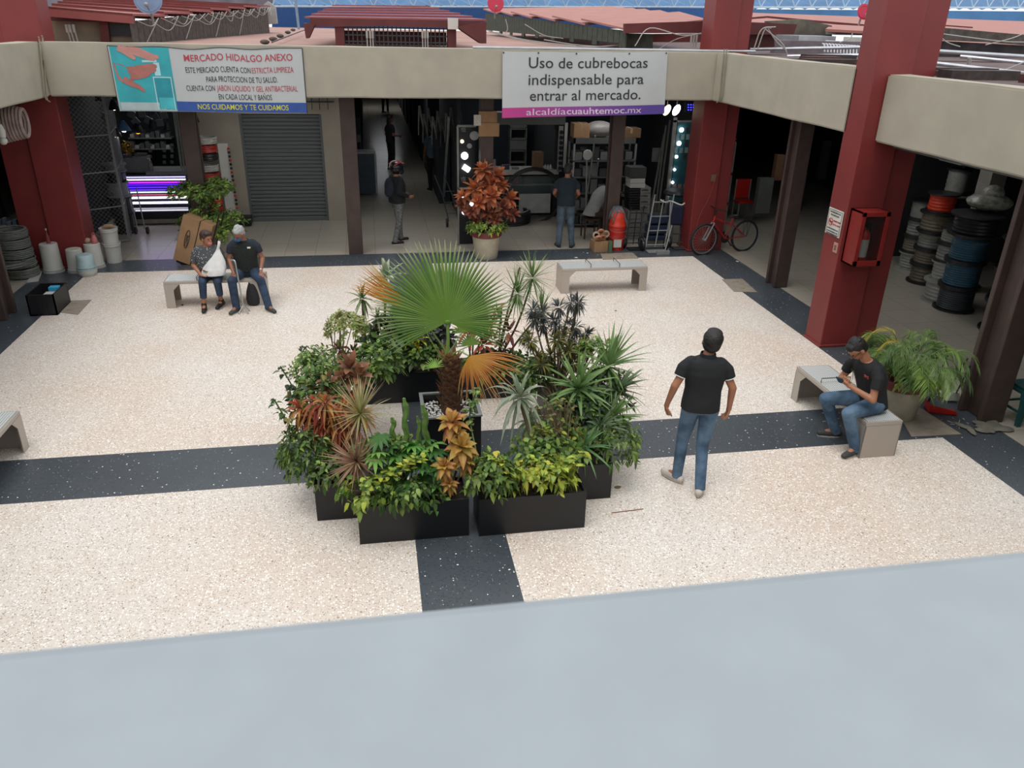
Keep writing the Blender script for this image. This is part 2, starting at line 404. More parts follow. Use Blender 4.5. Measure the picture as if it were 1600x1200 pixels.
# ---- planters
m_blk = M('black_planter', '111315', .38, noise_amt=.15, scale=3)
m_soil = M('dark_soil', '2f241c', .95, noise_amt=.4, scale=30, bump=.6)
PH = .40
def planter(x0, x1, y0, y1, lab):
    t = thing('planter_box', lab, 'planter', ((x0+x1)/2, (y0+y1)/2, 0), 'black planter boxes in the ring around the palm')
    m = MB(); w = .02
    m.box(x0, x1, y0, y0+w, 0, PH); m.box(x0, x1, y1-w, y1, 0, PH); m.box(x0, x0+w, y0+w, y1-w, 0, PH); m.box(x1-w, x1, y0+w, y1-w, 0, PH)
    m.box(x0+w, x1-w, y0+w, y1-w, .02, .04)
    m.build('box', m_blk, t)
    m = MB(); N = 10
    g = [[V((x0+w+(x1-x0-2*w)*i/N, y0+w+(y1-y0-2*w)*j/N, PH-.05+.02*noise.noise(V((i*.9+x0, j*.9+y0, 0))))) for j in range(N+1)] for i in range(N+1)]
    m.add([p for r in g for p in r], [(i*(N+1)+j, (i+1)*(N+1)+j, (i+1)*(N+1)+j+1, i*(N+1)+j+1) for i in range(N) for j in range(N)])
    m.build('soil', m_soil, t)
planter(-.28, .72, 6.02, 6.43, 'black planter box at the front left of the ring, with lobed leaves and a croton')
planter(.81, 1.82, 5.99, 6.42, 'black planter box at the front right of the ring, under lime green foliage')
planter(-.68, -.29, 6.45, 7.44, 'black planter box on the left side of the ring, behind the front left one')
planter(-.68, -.29, 7.50, 8.50, 'black planter box at the rear of the ring\'s left side')
planter(1.83, 2.21, 6.45, 7.44, 'black planter box on the right side of the ring under the spiky rosettes')
planter(1.86, 2.24, 7.50, 8.50, 'black planter box at the rear of the ring\'s right side')
planter(-.27, .74, 8.90, 9.32, 'black planter box at the back left of the ring behind the palm')
planter(.82, 1.82, 8.88, 9.30, 'black planter box at the back right of the ring behind the palm')
# ---- leaf generators
C = srgb
def prof_broad(t): return math.sin(PI*min(1, t)**.75)**.9 if 0 < t < 1 else 0.02
def prof_blade(t): return min(1, t*6+.35)*(1-t**2.2)+.01
def prof_strap(t): return min(1, t*5+.3)*(1-t**5)+.02
def leaf(mb, base, d, up, L, W, droop=.3, col=(0, .3, 0), tip=None, segs=4, prof=prof_broad, fold=.18, vein=None, twist=0):
    d = V(d).normalized(); s = d.cross(V(up))
    if s.length < 1e-3: s = d.orthogonal()
    s.normalize()
    if twist: s = Quaternion(d, twist) @ s
    nrm = s.cross(d); vs = []; cs = []
    tip = tip or col
    for i in range(segs+1):
        t = i/segs; w = W*.5*prof(t)
        p = V(base)+d*(L*t*(1-.25*abs(droop)*t))+V((0, 0, -1))*(droop*L*t*t)
        c = tuple(a*(1-t)+b_*t for a, b_ in zip(col, tip))
        vs += [p-s*w+nrm*fold*w, p, p+s*w+nrm*fold*w]; cs += [c, vein or tuple(min(1, k*1.12) for k in c), c]
    fs = []
    for i in range(segs): a = i*3; fs += [(a, a+1, a+4, a+3), (a+1, a+2, a+5, a+4)]
    mb.add(vs, fs, cs)
def jit(c, a=.25, r=None):
    r = r or rnd; k = 1+r.uniform(-a, a); return tuple(min(1, max(0, v*k*(1+r.uniform(-.08, .08)))) for v in c)
def rvec(r=None):
    r = r or rnd
    while 1:
        v = V((r.uniform(-1, 1), r.uniform(-1, 1), r.uniform(-1, 1)))
        if .05 < v.length < 1: return v.normalized()
def rosette(mb, c, n, L, W, cols, e0=80, e1=-25, droop=.3, prof=prof_blade, tips=None, axis=(0, 0, 1), segs=4, fold=.3, vein=None, lj=.2):
    ax = V(axis).normalized(); q = V((0, 0, 1)).rotation_difference(ax)
    for i in range(n):
        t = i/max(1, n-1); e = R(e0+(e1-e0)*t+rnd.uniform(-7, 7)); a = i*2.39996+rnd.uniform(-.25, .25)
        d = V((math.cos(a)*math.cos(e), math.sin(a)*math.cos(e), math.sin(e))); d = q @ d
        ci = rnd.randrange(len(cols)); col = jit(cols[ci], .18)
        tp = jit(tips[min(ci, len(tips)-1)], .15) if tips else None
        leaf(mb, V(c)+d*.015+ax*(.06*(1-t)*L), d, ax if abs(d.dot(ax)) < .98 else (1, 0, 0), L*(1+rnd.uniform(-lj, lj))*(.75+.25*math.sin(PI*min(1, t+.25))), W*(1+rnd.uniform(-.15, .15)), droop*(.4+.9*t), col, tp, segs, prof, fold, vein)
def sprig(mb, p, d, n, L, W, cols, prof=prof_broad, droop=.35, spread=1.0, segs=3):
    d = V(d).normalized()
    for i in range(n):
        a = i*2.4+rnd.uniform(-.4, .4); s = d.orthogonal().normalized(); s = Quaternion(d, a) @ s
        dd = (d*(.45+.5*i/n)+s*spread).normalized()
        leaf(mb, V(p)+d*(L*.9*i/n), dd, d, L*rnd.uniform(.75, 1.2), W*rnd.uniform(.8, 1.15), droop*rnd.uniform(.3, 1.2), jit(rnd.choice(cols), .3), None, segs, prof, .15)
def bushmb(mb, sb, c, rad, nspr, n, L, W, cols, base=None, up=.45, droop=.35, hollow=.45, flat=0, prof=prof_broad, stems=10, scol=None):
    c = V(c)
    nspr = int(nspr*1.45)
    for i in range(nspr):
        v = rvec(); 
        if v.z < -.35-flat: v.z *= -1
        k = (hollow+(1-hollow)*rnd.random()**.6)
        p = c+V((v.x*rad[0], v.y*rad[1], v.z*rad[2]))*k*(1+.22*noise.noise(c+v*2.2))
        sprig(mb, p, v+V((0, 0, up))+rvec()*.35, n, L, W, cols, prof, droop)
        if sb is not None and i % max(1, nspr//max(1, stems)) == 0 and base is not None:
            m_ = (V(base)+p)/2+rvec()*.04
            sb.tube(curve_pts([V(base)+V((rnd.uniform(-.08, .08), rnd.uniform(-.05, .05), 0)), m_, p], 4), [.009]*5+[.005]*4, 5)
m_stem = M('plant_stem', '5d5038', .8, noise_amt=.3, scale=30)
m_stemg = M('green_stem', '4d6330', .7, noise_amt=.25, scale=30)
LM = leafmat(); LMX = leafmat('glossy_leaf', .15, .3)
def finish(t, fb, sb, sm=None, lm=None, fname='foliage'):
    if fb.v: fb.build(fname, lm or LM, t, smooth=False, fix=False)
    if sb is not None and sb.v: sb.build('stem', sm or m_stem, t, smooth=True)
GR = dict(green=C('5a7638'), mid=C('4d6836'), dark=C('34482a'), light=C('80984a'), lime=C('a0ae44'), yel=C('bab84c'), olive=C('7d7c3c'), pale=C('99a06a'), grey=C('6d7a5e'), blue=C('4f6650'), deep=C('223a20'))
def bush(name, lab, cat, px, py, Y, rad, nspr, n, L, W, cols, base=None, dz=0, **kw):
    c = PY(px, py, Y); b0 = base or (c.x, Y, PH-.06)
    t = thing(name, lab, cat, b0)
    fb, sb = MB(), MB(); bushmb(fb, sb, c+V((0, 0, dz)), rad, nspr, n, L, W, [C(k) if isinstance(k, str) and len(k) == 6 and k not in GR else GR[k] for k in cols], base=b0, **kw)
    finish(t, fb, sb); return t
def cl(ks): return [GR[k] if k in GR else C(k) for k in ks]
def stemcurve(sb, a, b_, r0=.018, r1=.012, bend=.04, n=7):
    a = V(a); b_ = V(b_); m_ = (a+b_)/2+V((rnd.uniform(-bend, bend), rnd.uniform(-bend, bend), 0))
    pts = curve_pts([a, m_, b_], 6); N = len(pts); sb.tube(pts, [r0+(r1-r0)*i/(N-1) for i in range(N)], n)
# --- the fan palm in its square pot
t = thing('square_palm_pot', 'tall square black pot with white pebbles holding the fan palm', 'pot', (.70, 7.56, 0))
m = MB(); x0, x1, y0, y1 = .40, 1.0, 7.26, 7.86; w = .03
m.box(x0, x1, y0, y0+w, 0, .6); m.box(x0, x1, y1-w, y1, 0, .6); m.box(x0, x0+w, y0+w, y1-w, 0, .6); m.box(x1-w, x1, y0+w, y1-w, 0, .6); m.box(x0+w, x1-w, y0+w, y1-w, 0, .5)
m.build('box', m_blk, t)
m = MB(); m.box(x0-.012, x1+.012, y0-.012, y0+.025, .6, .618); m.box(x0-.012, x1+.012, y1-.025, y1+.012, .6, .618); m.box(x0-.012, x0+.025, y0+.025, y1-.025, .6, .618); m.box(x1-.025, x1+.012, y0+.025, y1-.025, .6, .618)
m.build('rim', M('pot_rim_grey', '6f7370', .4), t)
m = MB()
for i in range(420):
    a, b_ = rnd.uniform(x0+.04, x1-.04), rnd.uniform(y0+.04, y1-.04)
    m.ell((a, b_, .51+rnd.uniform(0, .025)), (rnd.uniform(.009, .018), rnd.uniform(.009, .018), .009), 6, 4)
o = m.build('pebbles', M('white_pebble', 'cfccc4', .6, noise_amt=.25, scale=25), t, smooth=True); o['kind'] = 'stuff'
PB = V((.71, 7.55, .50)); hub = PY(699, 503, 7.50)
t = thing('fan_palm', 'young fan palm with one big green fan leaf in the centre of the planter ring', 'palm', PB)
fb = MB(); sb = MB(); top = PY(698, 556, 7.55)
m_trunk = M('fibrous_palm_trunk', '5a4030', .95, noise_amt=.4, scale=40, bump=.8)
sb.lathe([(.085, 0), (.105, .04), (.10, .15), (.095, .3), (.08, top.z-PB.z-.03), (.03, top.z-PB.z+.02)], 16, PB)
tr = MB()
for i in range(84):
    zf = i/84; a = i*2.39996; z = PB.z+.03+zf*(top.z-PB.z-.02)
    rr = .098-.02*zf; bp = V((PB.x+math.cos(a)*rr, PB.y+math.sin(a)*rr, z)); d = V((math.cos(a)*.62, math.sin(a)*.62, .8))
    leaf(tr, bp, d, (0, 0, 1), .115, .085, -.05, jit(C('6d4a33'), .3), jit(C('a37f57' if zf > .6 else '7c5a3e'), .2), 3, lambda t: (1-t)*.9+.1, .35)
for i in range(9):
    a = i*.7; leaf(tr, top+V((math.cos(a)*.03, math.sin(a)*.03, -.05)), (math.cos(a)*.5, math.sin(a)*.5, 1), (0, 0, 1), .13, .05, .1, C('8a6a45'), C('c0996c'), 3, prof_blade)
sb.build('trunk', m_trunk, t, smooth=True); tr.build('leaf_bases', LM, t, fix=False)
pt = MB()
def fan(fb, hub, ax_r, ax_u, a0, a1, n, Rr, split, cols, tipc, hubc, wob=.03, droop=.06, fold=.22, lenf=None):
    """pleated fan: blades joined up to 'split', free beyond"""
    ax_r = V(ax_r).normalized(); ax_u = V(ax_u).normalized(); nr = ax_r.cross(ax_u)
    for i in range(n):
        f = (i+.5)/n; a = R(a0+(a1-a0)*f); da = R(abs(a1-a0))/n*.5
        L = Rr*(lenf(f) if lenf else 1)*rnd.uniform(.95, 1.03); w = rnd.uniform(-wob, wob); dr = rnd.uniform(.5, 1.5)*droop
        segs = 7; vs = []; cs = []; col = jit(cols[rnd.randrange(len(cols))], .1)
        for k in range(segs+1):
            tt = k/segs; rr = L*(.02+.98*tt)
            hw = da*rr if tt <= split else da*L*split*(1-(tt-split)/(1-split))**.8+.0008
            aa = a+w*max(0, tt-split)
            dx = ax_r*math.cos(aa)+ax_u*math.sin(aa); sd = -ax_r*math.sin(aa)+ax_u*math.cos(aa)
            ctr = V(hub)+dx*rr+nr*(.10*Rr*(tt**2)*-1)+V((0, 0, -1))*(dr*Rr*max(0, tt-split*.8)**2*2.5)
            lift = nr*hw*fold*2
            c = tuple(p*(1-tt)+q_*tt for p, q_ in zip(hubc, col)) if tt < .35 else col
            if tt > .75: kk = (tt-.75)/.25; c = tuple(p*(1-kk)+q_*kk for p, q_ in zip(col, tipc))
            vs += [ctr-sd*hw, ctr+lift, ctr+sd*hw]; cs += [c, tuple(min(1, z_*1.15) for z_ in c), c]
        fs = []
        for k in range(segs): b0 = k*3; fs += [(b0, b0+1, b0+4, b0+3), (b0+1, b0+2, b0+5, b0+4)]
        fb.add(vs, fs, cs)
fl_ = MB()
fan(fl_, hub, (1, .12, 0), (-.12, .30, 1), -30, 204, 66, .82, .60, cl(['55742c', '4b6826', '5f7c36']), C('a0a67c'), C('5d7c2a'), lenf=lambda f: .80+.26*math.sin(PI*f)+.0)
pt.tube(curve_pts([top+V((0, 0, -.05)), (top+hub)/2+V((.01, 0, 0)), hub+V((0, .01, .0))], 6), [.020]*6+[.016]*6+[.013], 8)
fl_.ell(hub+V((0, -.012, 0)), (.03, .012, .025), 10, 6); fl_.c = (fl_.c or [])[:len(fl_.v)-len(MB().ell((0,0,0),(1,1,1),10,6).v)]+[C('6f9a3a')]*len(MB().ell((0,0,0),(1,1,1),10,6).v)
fl_.build('fan_leaf', LM, t, fix=False); 
# yellow dying frond (folded)
e0, e1 = PY(694, 548, 7.6), PY(661, 500, 7.72)
yt = PY(563, 424, 7.95); ff = MB()
ax = (yt-e1).normalized(); upv = V((.5, -.2, .85)); upv = (upv-ax*upv.dot(ax)).normalized(); 
fan(ff, e1, ax, upv, -13, 13, 22, (yt-e1).length, .72, cl(['c9862a', 'd89a3c', 'b9892f']), C('e0a04c'), C('a8983c'), wob=.08, droop=.0, fold=.5)
fan(ff, e1, ax, upv, -26, -8, 12, (yt-e1).length*.72, .5, cl(['8a9a35', '7f9440']), C('b8a858'), C('7d9a36'), wob=.1, droop=.05, fold=.5)
ff.build('folded_yellow_leaf', LM, t, fix=False)['label'] = 'folded yellow orange dying leaf'
pt.tube(curve_pts([top+V((-.02, 0, -.05)), e0+V((0, 0, .02)), e1], 6), .009, 6)
# dry brown frond drooping right
hb = PY(733, 556, 7.35); bf = MB(); bt = PY(820, 578, 7.1); ax = (bt-hb).normalized(); upv = V((.2, .25, .95)); upv = (upv-ax*upv.dot(ax)).normalized()
fan(bf, hb, ax, upv, -108, 22, 34, .60, .45, cl(['b9783a', 'a96b33', 'c08a4d']), C('c9b48c'), C('c9933c'), wob=.25, droop=.16, fold=.4, lenf=lambda f: .62+.42*f)
bf.build('dry_brown_leaf', LM, t, fix=False)['label'] = 'dry brown drooping leaf'
pt.tube(curve_pts([top+V((.02, 0, -.05)), (top+hb)/2+V((0, 0, .05)), hb], 6), .008, 6)
# small new leaves near the crown
sl = MB()
for (px, py, Y, s_) in ((735, 540, 7.8, .2), (722, 520, 7.9, .16), (678, 575, 7.3, .12)):
    h_ = PY(px, py, Y); fan(sl, h_, (1, .2, 0), (0, .5, .8), 0, 180, 14, s_, .4, cl(['6f9440', '7da04a']), C('a9b870'), C('8fb04a'), droop=.1)
    pt.tube(curve_pts([top, (top+h_)/2, h_], 5), .006, 6)
pt.tube(curve_pts([PY(690, 560, 7.5), PY(672, 530, 7.45), PY(664, 512, 7.42)], 5), .006, 6)
sl.build('young_leaves', LM, t, fix=False); pt.build('petioles', M('petiole_green', '7f9c4c', .6, noise_amt=.15), t, smooth=True)

# --- front left box
c0 = PY(640, 742, 6.25)
t = thing('split_leaf_philodendron', 'green philodendron with deeply lobed leaves spilling over the front left planter', 'plant', (c0.x, 6.22, PH-.06)); fb, sb = MB(), MB()
for i in range(46):
    px = rnd.uniform(585, 690); py = rnd.uniform(682, 790); Y = 6.22+(740-py)*.003+rnd.uniform(-.12, .1)
    p = PY(px, py, min(6.5, max(5.9, Y))); d = V((rnd.uniform(-.6, .6), rnd.uniform(-.9, .1), rnd.uniform(-.15, .6))).normalized()
    s = d.cross(V((0, 0, 1))).normalized(); col = jit(C(rnd.choice(['4d7f38', '5b8d40', '3f6c31', '6b9a4a'])), .2)
    for k in range(9):
        a = R(-115+230*k/8); Lk = (.15 if k != 4 else .19)*(.65+.35*math.cos(a*.6))
        dd = d*math.cos(a)+s*math.sin(a); leaf(fb, p+d*(.012*abs(4-k)*-1), dd, s.cross(d), Lk, .038, .35, col, None, 3, prof_strap, .12)
    if i % 2 == 0: sb.tube(curve_pts([V((c0.x+rnd.uniform(-.2, .2), 6.22, PH-.06)), (p+V((c0.x, 6.22, PH)))/2+V((0, 0, .06)), p], 5), .005, 5)
finish(t, fb, sb, m_stemg)
bush('money_vine', 'lime and green heart-leaved vine hanging over the left corner of the front left planter', 'plant', 575, 775, 6.1, (.24, .14, .15), 46, 4, .075, .055, ['lime', 'light', 'green', 'green'], up=-.1, droop=.7, base=(.02, 6.2, PH-.06))
# croton column
def croton(name, lab, heads, base, cols, tips, n=16, L=.17, W=.06, veins=None, lm=None, stemr=.012, droop=.35, e1=-35):
    t = thing(name, lab, 'plant', base); fb, sb = MB(), MB()
    for (px, py, Y, s_, ax, *cc) in heads:
        p = PY(px, py, Y); rosette(fb, p, int(n*s_**.5), L*s_, W*s_, cl(cc[0]) if cc else cols, 75, e1, droop, prof_broad, tips, ax, 4, .25, veins)
        stemcurve(sb, V(base)+V((rnd.uniform(-.04, .04), rnd.uniform(-.04, .04), 0)), p, stemr, stemr*.8)
    finish(t, fb, sb, lm=lm); return t
croton('croton', 'croton with red, orange and yellow-veined leaves at the right end of the front left planter',
       [(706, 662, 6.35, 1.15, (0, -.2, 1), ['a8483a', 'b0523f', '9a3f34', 'a86a48']), (720, 700, 6.2, 1.25, (.15, -.4, 1), ['b08438', 'a8703a', 'b58c46', '9a5a34', '8a7a34']), (728, 722, 6.15, .8, (.2, -.5, 1)), (695, 730, 6.1, .85, (-.2, -.6, 1)), (702, 757, 6.05, .65, (0, -.6, .9)), (715, 678, 6.3, .7, (0, -.4, 1))],
       (.56, 6.22, PH-.06), cl(['a34a34', 'a8603a', '8a3a2e', 'a8823a', '6f5a2a', '55602c']), cl(['b5604a', 'b87a45', 'a8504a', 'b39a48', '7a6a2c', 'a85a40']), n=26, L=.155, W=.062, veins=C('b89a48'), droop=.5, e1=-55)
# candelabra cactus stems
def cactus(lab, stems, base_c):
    t = thing('candelabra_cactus', lab, 'cactus', base_c, 'green cactus stems inside the planters'); m = MB()
    for (px, py0, py1, Y, r_) in stems:
        a = PY(px, py0, Y); b_ = V((a.x+rnd.uniform(-.03, .03), a.y, PY(px, py1, Y).z)); N = 12; n_ = 8
        vs = []
        for i in range(N+1):
            p = a.lerp(b_, i/N)+V((.01*math.sin(i*.9), 0, 0)); rr = r_*(1 if i < N-1 else .6)*(1+.12*math.sin(i*2))
            for k in range(n_): an = 2*PI*k/n_+.3; q_ = rr*(1.0 if k % 2 == 0 else .5); vs.append(p+V((math.cos(an)*q_, math.sin(an)*q_, 0)))
        fs = [(i*n_+k, i*n_+(k+1) % n_, (i+1)*n_+(k+1) % n_, (i+1)*n_+k) for i in range(N) for k in range(n_)]+[tuple(N*n_+k for k in range(n_))]
        m.add(vs, fs)
    m.build('stem', M('cactus_green', '5c7a3a', .6, noise_amt=.2, scale=20), t)
cactus('two upright green cactus stems rising behind the lobed philodendron', [(634, 690, 622, 6.42, .028), (614, 690, 652, 6.42, .026)], (.15, 6.38, PH-.06))
cactus('green cactus stems left of the croton in front of the palm pot', [(668, 700, 632, 6.42, .03), (656, 705, 650, 6.42, .022)], (.36, 6.39, PH-.06))
def vine_column(lab, pts, Y, base, cols, n=34, L=.07, W=.045, name='climbing_stem_plant', spread=.03, cat='plant', droop=.5):
    P3 = [PY(x, y, Y) for x, y in pts]; t = thing(name, lab, cat, base); fb, sb = MB(), MB()
    cp = curve_pts([V(base)]+P3, 8); sb.tube(cp, .008, 6)
    for i in range(n):
        p = cp[int(len(cp)*(.25+.74*i/n))]; a = rnd.uniform(0, 2*PI); d = V((math.cos(a), math.sin(a), rnd.uniform(-.2, .7)))
        leaf(fb, p+rvec()*spread, d, (0, 0, 1), L*rnd.uniform(.7, 1.2), W, droop, jit(rnd.choice(cl(cols)), .25), None, 3)
    finish(t, fb, sb, m_stemg)
vine_column('green leafy climbing stem in front of the palm pot, right of the croton', [(735, 660), (738, 630), (746, 608)], 6.9, (.86, 6.6, 0.0) if False else (.90, 6.38, PH-.06), ['light', 'green', 'olive'], 40)
vine_column('lime fern-like spray arching right out of the front left planter', [(596, 748), (620, 740), (645, 722), (658, 712)], 6.1, (.05, 6.18, PH-.06), ['lime', 'yel', 'light'], 60, .08, .045, spread=.04, droop=.2)
bush('trailing_plant', 'mid-green leafy plant trailing over the front edge beside the lobed leaves', 'plant', 640, 775, 6.03, (.30, .10, .13), 60, 4, .07, .045, ['mid', 'green', 'light', 'dark'], up=-.2, droop=.8, base=(.2, 6.15, PH-.06))
bush('leafy_filler_plant', 'green leafy plant filling the gap behind the lobed leaves and cactus stems', 'plant', 610, 715, 6.42, (.36, .12, .16), 70, 5, .085, .04, ['green', 'mid', 'light', '7a8a4a'], base=(.1, 6.36, PH-.06))
bush('leafy_filler_plant', 'light green plant over the left planter, below the pink cordyline rosette', 'plant', 520, 745, 6.5, (.20, .16, .16), 60, 5, .08, .038, ['light', 'green', 'mid', 'grey'], up=-.1, droop=.6, base=(-.45, 6.55, PH-.06))
bush('dark_shrub', 'dark green shrub in the left planter behind the orange croton', 'shrub', 500, 630, 7.35, (.26, .3, .25), 90, 5, .09, .04, ['dark', 'mid', 'green', 'olive'], base=(-.48, 7.3, PH-.06))
# --- front right box
bush('lime_foliage_plant', 'bright lime small-leaved shrub in the middle of the front right planter', 'shrub', 845, 745, 6.15, (.32, .17, .16), 90, 5, .085, .042, ['lime', 'yel', 'light', 'lime'], up=-.05, droop=.6)
bush('green_foliage_plant', 'green small-leaved shrub over the left end of the front right planter', 'shrub', 765, 748, 6.12, (.22, .16, .22), 85, 5, .085, .04, ['green', 'light', 'mid', 'light'], up=0, droop=.6)
bush('ground_ivy', 'low bright green ground cover behind the lime shrub', 'plant', 850, 712, 6.35, (.36, .14, .10), 50, 4, .08, .055, ['green', 'mid', 'light'], up=.2)
vine_column('lime leafy branch rising to the right end of the front right planter', [(858, 745), (885, 728), (912, 712)], 6.05, (1.45, 6.2, PH-.06), ['lime', 'yel', 'light'], 70, .09, .05, spread=.05, droop=.4)
vine_column('lime leafy branch rising to the left above the front right planter', [(800, 745), (782, 725), (768, 708)], 6.08, (1.15, 6.2, PH-.06), ['yel', 'lime', 'light'], 60, .09, .05, spread=.045, droop=.4)
def dracaena(lab, heads, base, cols, tips=None, n=46, L=.42, W=.035, e0=85, e1=-45, droop=.35, name='dracaena', sr=.014, stem=m_stem, cat='plant'):
    t = thing(name, lab, cat, base); fb, sb = MB(), MB()
    for (px, py, Y, s_, *rest) in heads:
        p = PY(px, py, Y); ax = rest[0] if rest else (0, 0, 1); cc = rest[1] if len(rest) > 1 else None
        rosette(fb, p, n, L*s_, W*(s_**.5), cl(cc or cols), e0, e1, droop, prof_blade, cl(tips) if tips and not cc else None, ax, 5, .3)
        stemcurve(sb, V(base)+V((rnd.uniform(-.06, .06), rnd.uniform(-.04, .04), 0)), p, sr*1.2, sr, .05)
    finish(t, fb, sb, stem); return t
# --- right side boxes
dracaena('big spiky green yucca rosettes standing over the right side planters', [(903, 610, 7.1, 1.08, (0, -.25, 1)), (950, 575, 7.5, 1.15, (.25, .05, 1)), (948, 655, 7.0, .8, (.5, -.3, .8))], (2.0, 7.1, PH-.06), ['5f8044', '55763c', '6f8f58', '7d9a62'], ['7f9a66', '6f8a50'], n=62, L=.46, W=.042, e1=-50, droop=.22, name='yucca', cat='yucca', sr=.025)
dracaena('grey-green yucca with long drooping leaves behind the lime shrub', [(812, 624, 6.7, 1.0, (0, -.1, 1)), (826, 660, 6.9, .6, (.3, -.2, 1))], (1.55, 6.36, PH-.06), ['7e8b70', '6f7d60', '8d9880'], ['8f9a80'], n=30, L=.44, W=.040, e0=75, e1=-40, droop=.75, name='yucca', cat='yucca', sr=.018)
dracaena('green spiky yucca head low at the right end, over the gap between two planters', [(911, 700, 6.5, .9, (.1, -.5, 1))], (1.93, 6.6, PH-.06), ['5f8550', '527543', '6d905c'], n=40, L=.38, W=.024, name='yucca', cat='yucca', droop=.3)
bush('green_foliage_plant', 'green variegated bush bulging out on the right side of the ring', 'shrub', 960, 695, 6.75, (.22, .3, .26), 95, 5, .085, .035, ['green', 'mid', 'light', 'grey'], up=-.1, droop=.6, base=(2.05, 6.8, PH-.06))
bush('green_foliage_plant', 'dark green bush filling the right side planter under the yuccas', 'shrub', 905, 650, 7.1, (.3, .35, .28), 110, 5, .09, .04, ['dark', 'mid', 'deep', 'green'], base=(2.0, 7.0, PH-.06))
bush('twiggy_plant', 'twiggy half-bare shrub behind the front right planter', 'shrub', 865, 655, 6.7, (.25, .2, .22), 40, 3, .06, .03, ['olive', '6a5a3c', 'green'], base=(1.7, 6.36, PH-.06), stems=30)
croton('olive_croton', 'dense olive and brown narrow-leaved croton at the back right of the ring', [(850+40*math.sin(i*2.1)+i*3, 548+22*math.cos(i*1.7), 8.1+.2*math.sin(i), .9, (math.sin(i)*.5, -.2, 1)) for i in range(13)], (2.02, 8.05, PH-.06), cl(['6a6632', '50542e', '7d7638', '4a4526', '3f4a28']), None, n=56, L=.15, W=.022, e1=-80)
croton('grey_leaved_shrub', 'dark grey-purple narrow-leaved shrub at the far right of the ring', [(868+36*math.sin(i*1.9), 492+20*math.cos(i*2.3), 8.5+.15*math.sin(i), .9, (math.sin(i)*.4, 0, 1)) for i in range(12)]+[(905+12*math.sin(i*2), 532+12*math.cos(i*2.2), 8.3, .8, (.6, 0, 1)) for i in range(5)], (2.05, 8.35, PH-.06), cl(['4a4f4c', '5b5f60', '3c3f3a', '4d4a44']), None, n=46, L=.17, W=.024, e1=-70)
bush('green_foliage_plant', 'green bush low at the back right corner of the ring', 'shrub', 835, 590, 8.2, (.25, .2, .22), 60, 5, .09, .045, ['mid', 'green', 'dark', 'light'], base=(1.98, 7.8, PH-.06))
bush('green_foliage_plant', 'pale green bush between the olive croton and the yuccas', 'shrub', 930, 555, 7.9, (.2, .15, .16), 40, 5, .08, .04, ['light', 'green', 'pale'], base=(2.05, 7.9, PH-.06))
bush('dark_shrub', 'dark green shrub on the right side of the ring beneath the tallest yucca', 'shrub', 945, 620, 7.5, (.26, .3, .26), 80, 5, .10, .04, ['dark', 'mid', 'grey', 'deep'], base=(2.05, 7.45, PH-.06))
bush('leafy_filler_plant', 'yellow-green sparse plant between the lime shrub and the drooping yucca', 'plant', 862, 690, 6.6, (.34, .14, .16), 60, 4, .07, .04, ['light', 'lime', 'olive', 'green'], base=(1.6, 6.4, PH-.06))
dracaena('low grey-green yucca rosette at the right edge of the ring', [(962, 612, 7.3, 1.0, (.6, -.2, .8)), (935, 668, 6.8, .8, (.3, -.6, .7))], (2.06, 7.3, PH-.06), ['5d7550', '6d8460', '4f6844'], ['7f9072'], n=48, L=.40, W=.034, e1=-60, droop=.4, name='yucca', cat='yucca', sr=.02)
# --- back boxes
dracaena('slender dragon tree with thin spiky heads on bare stems behind the palm', [(808, 460, 9.05, 1.0), (832, 436, 9.15, 1.0), (846, 487, 9.0, .85), (812, 418, 9.25, .01)], (1.45, 9.1, PH-.06), ['55743c', '3f5a2c', '6a8648'], ['7f9660'], n=64, L=.38, W=.018, e1=-70, droop=.15, name='dragon_tree', cat='dragon tree', sr=.012)
croton('red_cordyline', 'dark red and orange leaved ti plant behind the palm, right of its leaf', [(745, 500, 9.0, 1.0, (0, 0, 1)), (762, 515, 9.0, .9, (.3, 0, 1)), (730, 520, 8.95, 1.0, (-.2, -.2, 1)), (755, 540, 8.9, .9, (.1, -.3, 1)), (775, 490, 9.1, .7, (.3, 0, 1))], (1.1, 9.08, PH-.06), cl(['5d2a22', '74342a', 'a8452c', '4a2a22', '6f5a2c']), cl(['7a3226', 'b85a36']), n=18, L=.24, W=.05)
croton('burgundy_cordyline', 'thin burgundy cordyline between the dragon tree stems', [(795, 520, 9.0, 1.0, (0, 0, 1)), (790, 545, 9.0, .8, (-.2, 0, 1))], (1.32, 9.08, PH-.06), cl(['5a2d33', '6e3a3c', '8a4a3a']), None, n=11, L=.22, W=.05)
vine_column('olive-green columnar leafy plant behind the palm leaf', [(778, 575), (780, 530), (784, 480)], 9.0, (1.25, 9.05, PH-.06), ['olive', 'green', 'dark'], 60, .08, .05, spread=.04)
bush('green_foliage_plant', 'green bush at the back right, behind the dry palm leaf', 'shrub', 775, 575, 9.0, (.42, .15, .17), 80, 5, .10, .05, ['mid', 'green', 'dark', 'light'], base=(1.3, 9.05, PH-.06))
dracaena('variegated dracaena with broad grey-white striped leaves at the back left', [(603, 436, 9.15, 1.0)], (.05, 9.1, PH-.06), ['8f9a80', 'b9bfa6', '76866a'], ['a8b096'], n=24, L=.34, W=.062, e1=-30, droop=.35)
dracaena('small green dracaena left of the variegated one', [(566, 468, 9.05, 1.0), (590, 500, 9.05, .8), (612, 505, 9.1, .8)], (-.12, 9.1, PH-.06), ['5c7040', '46583a', '3f4f38'], ['7d8c5c'], n=26, L=.25, W=.034, e1=-60, droop=.4)
